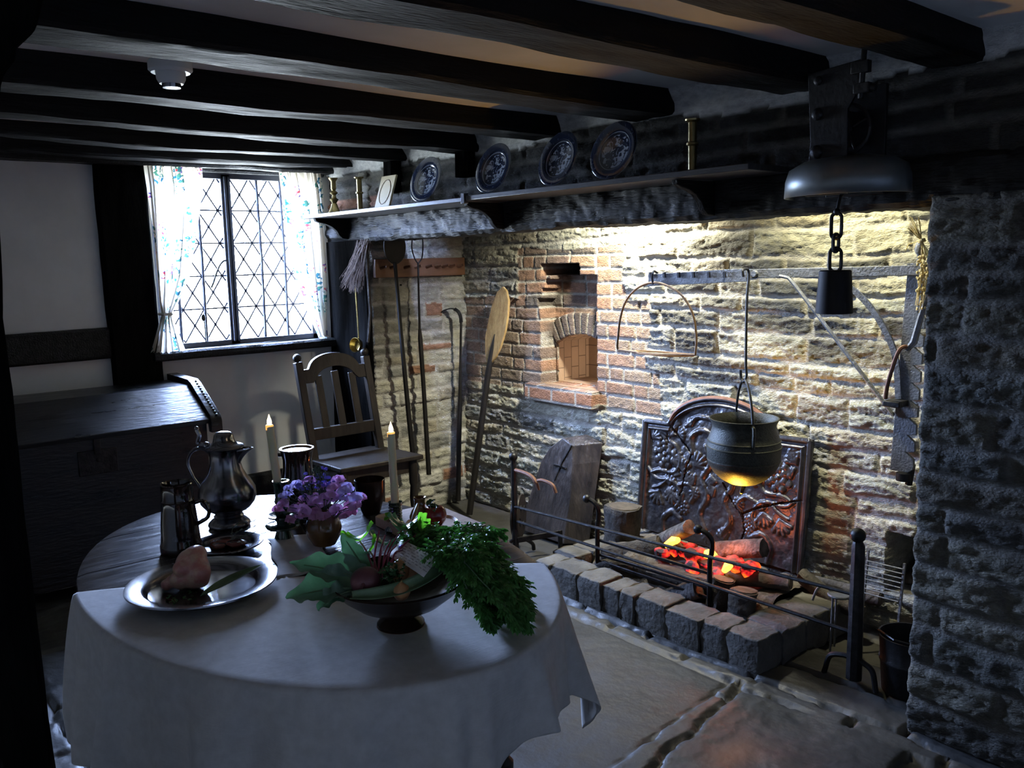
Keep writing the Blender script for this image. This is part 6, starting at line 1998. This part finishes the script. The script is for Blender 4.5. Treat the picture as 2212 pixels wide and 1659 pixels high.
# trencher
bd = thing('wooden_trencher', (-2.235, 1.505, 0.752), 'square pale wooden trencher with round hollow and salt hole', 'trencher')
cx0, cy0 = -2.235, 1.507
a0 = math.radians(-4); ex = Vector((math.cos(a0), math.sin(a0), 0)); ey = Vector((-math.sin(a0), math.cos(a0), 0))
hw, hh, zt, zb = 0.160, 0.113, 0.782, 0.752
m = MB()
cen = Vector((cx0, cy0, 0)); hc = cen + ex * 0.02; hr = 0.082
sc2 = cen + ex * 0.125 + ey * 0.078
# top face as a ring fan round the hollow
N2 = 64
ring0 = []; ringo = []
for i in range(N2):
    a = 2 * PI * i / N2
    d = ex * math.cos(a) + ey * math.sin(a)
    ring0.append(hc + d * hr + UP * zt)
    # square hit
    lx = ((hw - 0.02) if math.cos(a) > 0 else (hw + 0.02)) / max(abs(math.cos(a)), 1e-6); ly = hh / max(abs(math.sin(a)), 1e-6)
    ringo.append(hc + d * min(lx, ly) + UP * zt)
inn = [hc + (p - hc - UP * zt) * 0.93 + UP * (zt - 0.007) for p in ring0]
rows = [[hc + UP * (zt - 0.009)] * (N2 + 1)]
for R_s in (inn, ring0, ringo, [p - UP * (zt - zb) for p in ringo]): rows.append(R_s + [R_s[0]])
rows.append([hc + UP * zb] * (N2 + 1))
m.grid(rows); m.build('board', M['beech'], bd, ang=0.4, bevel=0.0)
m = MB(); m.lathe([(0, 0.0), (0.0155, 0.0), (0.0155, 0.0007), (0, 0.0008)], sc2 + UP * zt, 24); m.build('salt_hole', M['peg_wood'], bd)
ap = thing('red_apple', (-2.245, 1.535, 0.775), 'dark red apple with leaves on the wooden trencher', 'apple')
m = MB(); m.lathe([(0.0, 0.006), (0.010, 0.0), (0.022, 0.004), (0.032, 0.018), (0.036, 0.034), (0.034, 0.050), (0.026, 0.060), (0.014, 0.063), (0.005, 0.058), (0, 0.054)], (-2.195, 1.505, 0.774), 24, wob=0.03); m.build('fruit', M['apple'], ap, ang=1.5)
m = MB(); m.tube([(-2.195, 1.505, 0.828), (-2.197, 1.507, 0.848)], 0.0018, 5); m.build('stalk', M['bark'], ap)


def leaf(m, base, d, nrm, L, Wd, curl=0.2, cup=0.15, ruf=0.0, n=14, k=6, shape=0.8, seed=0, wavy=6):
    """a blade from base along d; nrm = upper side"""
    d = Vector(d).normalized(); nrm = Vector(nrm); s = d.cross(nrm).normalized(); nn = s.cross(d).normalized()
    rows = []; p = Vector(base); dd = d.copy()
    for i in range(n + 1):
        t = i / n
        w = Wd * max(0.0, math.sin(PI * min(1, t ** shape)) ** 0.75) * 0.5 + 0.0012 * (1 - t)
        row = []
        for j in range(-k, k + 1):
            v = j / k
            e = abs(v)
            off = cup * w * e * e * 2 + ruf * math.sin(t * wavy * PI + (1 if j > 0 else 2.3) + seed) * e * e
            wj = w * (1 + 0.10 * math.sin(t * 31 + seed + (0 if j > 0 else 2)) * (e > 0.8) * (ruf > 0))
            row.append(p + s * (v * wj) + nn * off)
        rows.append(row)
        # bend
        ang_ = -curl / n
        dd = (dd + nn * (ang_ * 1.0)).normalized(); nn = s.cross(dd).normalized()
        p = p + dd * (L / n)
    m.grid(rows)


t = thing('apple_leaves', (-2.25, 1.50, 0.82), 'glossy leafy twig lying against the apple and bottle', 'leaves')
m = MB()
for (bx, by, bz, dx, dy, dz, L) in ((-2.215, 1.49, 0.835, -0.2, 0.5, 0.3, 0.05), (-2.215, 1.49, 0.835, 0.8, 0.5, 0.2, 0.045), (-2.20, 1.50, 0.835, 0.6, -0.3, 0.1, 0.04)):
    leaf(m, (bx, by, bz), (dx, dy, dz), UP, L, 0.020, 0.6, 0.3, 0.001)
m.build('blades', M['leaf_dark'], t, solid=0.0005, fix=False)
m = MB(); leaf(m, (-2.345, 1.425, 0.786), (-0.3, 0.2, 0.02), UP, 0.05, 0.022, 0.1, 0.2, 0.001); leaf(m, (-2.335, 1.42, 0.786), (0.2, -0.3, 0.02), UP, 0.03, 0.016, 0.1, 0.2, 0.001)
m.build('green_leaf', M['leaf_lime'], label='small fresh green leaf on the left corner of the trencher', cat='leaf', solid=0.0005, fix=False)
m = MB(); m.tube(spline([(-2.215, 1.455, 0.85), (-2.185, 1.425, 0.835), (-2.15, 1.385, 0.80), (-2.125, 1.355, 0.775)], 5), [0.004 + 0.0006 * i for i in range(16)], 12)
m.build('parsnip', M['parsnip'], label='slim pale parsnip propped on the near edge of the trencher', cat='parsnip')

# ================================================================== PLATTER AND MEAT
x, y = -2.200, 0.765
pl_ = thing('pewter_platter', (x, y, 0.753), 'large round pewter platter holding a cut of raw meat', 'platter')
lath('dish', [(0.0, 0.7565), (0.115, 0.7565), (0.135, 0.759), (0.145, 0.770), (0.150, 0.774), (0.183, 0.779), (0.190, 0.783), (0.189, 0.787), (0.183, 0.7865), (0.150, 0.781), (0.142, 0.777), (0.133, 0.766), (0.113, 0.762), (0.0, 0.761)], x, y, M['pewter'], pl_, n=96, ang=0.5)
mt_ = thing('pork_knuckle', (-2.225, 0.745, 0.762), 'glistening pink pork knuckle wrapped in film on the pewter platter', 'meat')
m = MB()
Pm = Vector((-2.232, 0.752, 0.0))
m.ball((Pm[0], Pm[1], 0.812), 0.050, 22, (1.0, 1.0, 1.0), wob=0.09, seed=4)
m2 = MB()
import bmesh
for (dx, dz, df, r) in ((0.026, -0.004, 0.02, 0.034), (-0.020, -0.018, 0.024, 0.028), (0.006, 0.030, -0.012, 0.032), (-0.012, 0.014, 0.030, 0.026), (0.030, -0.022, 0.022, 0.022), (-0.048, -0.026, 0.022, 0.018), (-0.060, -0.032, 0.026, 0.015)):
    c = Vector((Pm[0], Pm[1], 0.812 + dz)) + RT * dx + FW * df
    m.ball(c, r, 16, (1, 1, 0.95), wob=0.07, seed=int(abs(dx) * 999))
o = m.build('joint', M['meat'], mt_, ang=2.0, fix=False)
md = o.modifiers.new('fuse', 'REMESH'); md.mode = 'VOXEL'; md.voxel_size = 0.0032; md.use_smooth_shade = True
md = o.modifiers.new('soft', 'SMOOTH'); md.iterations = 6; md.factor = 0.5
m = MB(); leaf(m, (-2.135, 0.735, 0.770), (-0.05, 0.30, 0.03), UP, 0.19, 0.035, -0.12, 0.3, 0.0, shape=0.9)
m.build('sage_leaf', M['leek'], label='long dull green leaf lying across the right of the platter', cat='leaf', solid=0.0008, fix=False)
m = MB()
for k in range(26):
    a = Vector((-2.165 + q.uniform(-.05, .03), 0.70 + q.uniform(-.035, .04), 0.766))
    leaf(m, a, (q.uniform(-1, 1), q.uniform(-1, 1), 0.3), UP, 0.012, 0.007, 0.3)
m.build('herb_garnish', M['leaf_dark'], label='dark sprinkled herb leaves under the pork knuckle', cat='herbs', kind='stuff', fix=False)

# ================================================================== BIG FOOTED BOWL AND ITS VEGETABLES
BX, BYY = -1.668, 1.035
bo = thing('footed_bowl', (BX, BYY, 0.753), 'wide black-glazed footed bowl heaped with vegetables', 'bowl')
lath('bowl', [(0.0, 0.790), (0.030, 0.790), (0.034, 0.784), (0.060, 0.792), (0.100, 0.812), (0.135, 0.840), (0.156, 0.866), (0.161, 0.870), (0.158, 0.874), (0.150, 0.868), (0.128, 0.845), (0.095, 0.822), (0.055, 0.806), (0.0, 0.802)], BX, BYY, M['glaze_dark'], bo, n=72)
lath('foot_ring', [(0.0, 0.7545), (0.055, 0.7545), (0.056, 0.762), (0.050, 0.770), (0.038, 0.778), (0.033, 0.790), (0.0, 0.790)], BX, BYY, M['glaze_dark'], bo)
lath('chipped_foot_edge', [(0.050, 0.7535), (0.0565, 0.7535), (0.0568, 0.756), (0.050, 0.7562)], BX, BYY, M['rim_pale'], bo)


def B(a, f, z):
    """a to the right in the bowl, f towards the near side"""
    return Vector((BX, BYY, z)) + RT * a + FW * f


bt1 = thing('beetroot', tuple(B(-0.06, 0.08, 0.87)), 'round purple beetroot at the front left of the bowl', 'beetroot')
m = MB(); c = B(-0.062, 0.085, 0.895); m.ball(c, 0.034, 22, (1, 1, 0.98), wob=0.02); m.build('root', M['beet'], bt1, ang=2)
m = MB(); m.tube([c + FW * 0.030 + UP * 0.004, c + FW * 0.040 + UP * 0.002, c + FW * 0.046], [0.006, 0.0025, 0.0008], 8); m.build('tail', M['beet'], bt1)
for i, (a, f, z, r, lb) in enumerate(((0.022, 0.125, 0.885, 0.020, 'small tan onion at the very front of the bowl'), (0.010, 0.055, 0.905, 0.026, 'tan onion under the written card'), (0.045, 0.05, 0.895, 0.024, 'tan onion at the right of the written card'))):
    t = thing('onion', tuple(B(a, f, z)), lb, 'onion', 'onions in the bowl')
    m = MB(); m.lathe([(0, -r), (r * 0.6, -r * 0.8), (r * 0.98, -r * 0.2), (r, 0.1 * r), (r * 0.8, r * 0.6), (r * 0.35, r * 0.92), (r * 0.14, r * 1.08), (0, r * 1.1)], B(a, f, z), 20); m.build('bulb', M['onion'], t, ang=1.5)
    m = MB(); m.tube([B(a, f, z + r * 1.05), B(a + 0.003, f, z + r * 1.3)], [0.0025, 0.001], 6); m.build('neck', M['straw'], t)
# kale leaves spreading to the left
for i, (st, d, nr_, L, Wd, cu, lb) in enumerate((
        (B(-0.065, 0.055, 0.885), RT * -1.0 + FW * -0.10 + UP * 0.34, UP + RT * 0.3 + FW * 0.7, 0.190, 0.080, 0.35, 'large grey-green leaf reaching up left over the bowl rim'),
        (B(-0.085, 0.075, 0.875), RT * -1.0 + FW * 0.16 + UP * 0.10, UP + FW * 0.5, 0.160, 0.105, 0.45, 'broad grey-green leaf drooping left of the beetroot'),
        (B(-0.095, 0.085, 0.872), RT * -0.85 + FW * 0.52 + UP * 0.02, UP + FW * 0.4, 0.085, 0.060, 0.8, 'short folded grey-green leaf hanging over the left rim'),
        (B(-0.07, 0.01, 0.885), RT * -0.45 + FW * 0.05 + UP * 0.80, FW + UP * 0.3, 0.115, 0.055, 0.1, 'upright narrow grey-green leaf between beetroot and flower jug'))):
    t = thing('cabbage_leaf', tuple(st), lb, 'leaf', 'cabbage leaves in the bowl')
    m = MB(); leaf(m, st, d, nr_, L, Wd, cu, 0.22, 0.006, n=26, k=9, shape=0.62, seed=i); bl_ = m.build('blade', M['leaf'], t, ang=2, fix=False)
    m = MB()
    dd = Vector(d).normalized(); s = dd.cross(Vector(nr_)).normalized(); nn = s.cross(dd).normalized(); p = Vector(st); pts = []
    for k in range(22):
        pts.append(p - nn * 0.0014 + nn * 0.0026); dd = (dd - nn * (cu / 26)).normalized(); nn = s.cross(dd).normalized(); p = p + dd * (L / 26)
    m.tube(pts, [0.0030 * (1 - k / 24) + 0.0006 for k in range(22)], 6); m.build('midrib', M['leek'], bl_)
# strap-like leek leaf curving along the front rim
lk = thing('leek_leaf', tuple(B(-0.02, 0.12, 0.88)), 'long strap-like pale green leaf curving along the front of the bowl', 'leaf')
m = MB()
ctr = spline([B(-0.085, 0.128, 0.876), B(-0.03, 0.140, 0.884), B(0.03, 0.128, 0.892), B(0.085, 0.085, 0.905), B(0.125, 0.035, 0.925), B(0.150, -0.005, 0.935)], 8)
rows = []
for i, p in enumerate(ctr):
    t_ = i / (len(ctr) - 1)
    w = 0.0165 * (math.sin(PI * min(1, 0.06 + t_ * 0.94)) ** 0.35 if t_ < 0.97 else 0.6)
    dn = (ctr[min(i + 1, len(ctr) - 1)] - ctr[max(i - 1, 0)]).normalized()
    s = dn.cross(FW * 0.8 + UP).normalized()
    nn = s.cross(dn)
    rows.append([p + s * (w * v) + nn * (0.010 * abs(v) ** 1.5) for v in np.linspace(-1, 1, 9)])
m.grid(rows); m.build('blade', M['leek'], lk, ang=2, solid=0.0012, fix=False)
# beet stalks with dark leaves
q = random.Random(77)
for i, (a, f, a2, f2, h, L, Wd, mt, lb) in enumerate((
        (-0.045, 0.06, -0.095, -0.045, 0.975, 0.075, 0.075, 'leaf_lime', 'bright lime green beet leaf above the beetroot'),
        (-0.040, 0.055, -0.070, -0.03, 0.955, 0.06, 0.06, 'leaf_lime', 'lower lime green beet leaf beside the upright stalks'),
        (-0.035, 0.05, 0.0, -0.07, 0.990, 0.085, 0.075, 'leaf_dark', 'dark glossy beet leaf standing highest behind the card'),
        (-0.030, 0.05, 0.045, -0.075, 0.985, 0.07, 0.065, 'leaf_lime', 'lime green beet leaf glowing behind the card'),
        (-0.030, 0.05, 0.040, -0.045, 0.965, 0.09, 0.08, 'leaf_dark', 'dark glossy beet leaf over the top right of the card'),
        (-0.025, 0.05, 0.090, -0.06, 0.950, 0.09, 0.07, 'leaf_dark', 'dark glossy beet leaf leaning towards the carrot tops'),
        (-0.040, 0.05, -0.04, -0.055, 0.960, 0.08, 0.08, 'leaf_dark', 'dark glossy beet leaf left of the highest one'),
        (-0.020, 0.05, 0.070, -0.02, 0.935, 0.08, 0.07, 'leaf_dark', 'dark crinkled beet leaf lowest behind the card'))):
    t = thing('beet_leaf', tuple(B(a, f, 0.9)), lb, 'leaf', 'beet leaves in the bowl')
    b0 = B(a, f, 0.90); b1 = B(a2, f2, h - 0.03)
    mid = (b0 + b1) / 2 + UP * 0.012
    pts = spline([b0, mid, b1], 6)
    m = MB(); m.tube(pts, 0.0022, 6); m.build('stalk', M['beet_stem'], t)
    dd = (pts[-1] - pts[-3]).normalized() + UP * 0.2
    m = MB()
    leaf(m, b1, dd + RT * q.uniform(-.3, .3), FW + UP * 0.6, L, Wd, 1.1, 0.3, 0.006, n=16, k=7, shape=0.72, seed=i, wavy=8)
    m.build('blade', M[mt], t, ang=2, fix=False)
for i in range(5):
    m = MB(); a = -0.055 + i * 0.009
    m.tube(spline([B(a + 0.01, 0.075, 0.895), B(a + 0.008 + i * 0.002, 0.04, 0.94), B(a + 0.014 + i * 0.004, 0.0, 0.985 - i * 0.012)], 5), 0.0020, 6)
    m.build('beet_stalk', M['beet_stem'], label='thin red and white beet stalk rising between beetroot and card', cat='stalk', group='cut beet stalks')
# curly parsley between beetroot and onion
m = MB()
for k in range(200):
    p = B(0.0 + q.gauss(0, 0.013), 0.085 + q.gauss(0, 0.018), 0.912 + q.gauss(0, 0.009))
    leaf(m, p, (q.uniform(-1, 1), q.uniform(-1, 1), q.uniform(0, 1)), (q.uniform(-1, 1), q.uniform(-1, 1), 1), 0.009, 0.008, 0.6, n=3, k=2)
m.build('curly_parsley', M['leaf_dark'], label='tuft of dark curly parsley right of the beetroot', cat='parsley', fix=False)

# carrot tops: feathery fronds spilling right over the rim onto the cloth
def frond(ms, mf, pts, spread, seed):
    qq = random.Random(seed)
    pts = spline(pts, 7)
    ms.tube(pts, [0.0018 * (1 - 0.6 * i / len(pts)) for i in range(len(pts))], 5, caps=False)
    n = len(pts)
    for i in range(5, n):
        t = i / n
        d = (pts[min(i + 1, n - 1)] - pts[i - 1]).normalized()
        side = d.cross(UP + Vector((qq.uniform(-.3, .3), qq.uniform(-.3, .3), 0))).normalized()
        Lp = spread * math.sin(PI * (0.15 + 0.8 * t)) + 0.006
        for s_ in (-1, 1):
            dd = (side * s_ + d * 0.7 + UP * qq.uniform(-.35, .25)).normalized()
            e = pts[i] + dd * Lp
            mf.tube([pts[i], e], [0.0007, 0.0004], 3, caps=False)
            for k in range(1, 5):
                c = pts[i] + dd * (Lp * k / 4)
                for s2 in (-1, 0, 1):
                    l2 = (dd + dd.cross(UP).normalized() * (s2 * 0.95) + UP * qq.uniform(-.4, .3)).normalized()
                    leaf(mf, c, l2, UP + Vector((qq.uniform(-.6, .6), qq.uniform(-.6, .6), 0)), 0.011 + 0.005 * qq.random(), 0.0062, 0.3, 0.2, n=3, k=1, shape=0.8)


ends = []
q = random.Random(5)
for i in range(24):
    fx = i / 23
    tgt = None
    a = 0.12 + 0.165 * q.random()
    f = -0.10 + 0.235 * fx + q.uniform(-.015, .015)
    over = a > 0.21
    z = 0.945 - 0.05 * q.random() if a < 0.24 else 0.90 - 0.06 * q.random()
    if i % 3 != 0: z = min(z, 0.80 + 0.05 * q.random()); a = max(a, 0.20)
    ends.append((a, f, z))
for grp in range(2):
    t = thing('feathery_greens', tuple(B(0.1, 0, 0.88)), ('feathery carrot greens lying on the upper right of the bowl', 'feathery carrot greens spilling over the rim onto the cloth')[grp], 'carrot greens', 'carrot greens in the bowl')
    ms = MB(); mf = MB()
    for i, (a, f, z) in enumerate(ends):
        if (z > 0.86) != (grp == 0): continue
        s0 = B(-0.01 + 0.01 * (i % 5), 0.03 + 0.006 * (i % 4), 0.89)
        mid = B(0.11 + 0.02 * (i % 3), f * 0.55 + 0.005, 0.935 + 0.012 * (i % 3))
        m3 = B(a * 0.80, f * 0.9, max(z + 0.02, 0.90))
        frond(ms, mf, [s0, mid, m3, B(a, f, z), B(a + 0.022, f + 0.008, max(0.768, z - 0.035))], 0.032, i)
    if grp == 0:
        for i in range(9):
            a = -0.01 + i * 0.02
            frond(ms, mf, [B(0.01, 0.03, 0.89), B(0.03 + a * 0.4, -0.03, 0.94), B(0.05 + a, -0.085, 0.955), B(0.07 + a * 1.1, -0.12, 0.93)], 0.028, 100 + i)
    ms.build('stems', M['leek'], t, fix=False); mf.build('fronds', M['frond'], t, fix=False, smooth=False)
for i in range(5):
    m = MB(); m.tube(spline([B(0.02 + 0.012 * i, 0.04, 0.895), B(0.06 + 0.012 * i, 0.0, 0.93), B(0.085 + 0.014 * i, -0.06, 0.958 - 0.004 * i)], 5), 0.0022, 6)
    m.build('carrot_stalk', M['leek'], label='bare pale carrot stalk rising right of the card', cat='stalk', group='bare carrot stalks')

# written card
cd_ = thing('written_card', (-1.61, 1.04, 0.925), 'small cream card with handwriting resting on the vegetables', 'card')
c00 = Vector((-1.680, 1.015, 0.925)); c10 = Vector((-1.523, 1.008, 0.918)); c01 = Vector((-1.707, 1.071, 0.945)); c11 = Vector((-1.553, 1.071, 0.936))
m = MB()
rows = [[c00 + (c10 - c00) * u + (c01 - c00) * v + UP * (0.003 * math.sin(PI * u)) for v in np.linspace(0, 1, 4)] for u in np.linspace(0, 1, 9)]
m.grid(rows); m.build('card', M['paper'], cd_, solid=0.0006, fix=False)
m = MB(); q = random.Random(8)
for r in range(7):
    v = 0.88 - r * 0.125; u = 0.09 + (0.2 if r == 0 else 0)
    while u < 0.90 - (0.25 if r in (0, 6) else 0):
        wl = q.uniform(0.05, 0.13); pts = []
        for k in range(int(wl / 0.012)):
            uu = u + k * 0.012; vv = v + 0.020 * math.sin(k * 2.1 + r) + q.uniform(-.01, .01)
            pts.append(c00 + (c10 - c00) * uu + (c01 - c00) * vv + UP * (0.003 * math.sin(PI * uu) + 0.0008))
        if len(pts) > 2: m.tube(pts, 0.00035, 3, caps=False)
        u += wl + 0.03
m.build('handwriting', M['ink'], cd_, fix=False)
m = MB()
for k in range(5):
    a = 2 * PI * k / 5
    petal(m, c00 + (c01 - c00) * 0.35 + RT * 0.024 + UP * 0.008, (UP + FW * 0.5 + RT * 0.5 * math.cos(a) + FW * 0.5 * math.sin(a)).normalized(), RT * math.cos(a) + FW * math.sin(a), 0.006, 0.013, 0.001, 0.001, k, 6, 3)
m.build('blue_flower', M['violet'], label='tiny blue-violet flower lying on the written card', cat='flower', solid=0.0005, fix=False)
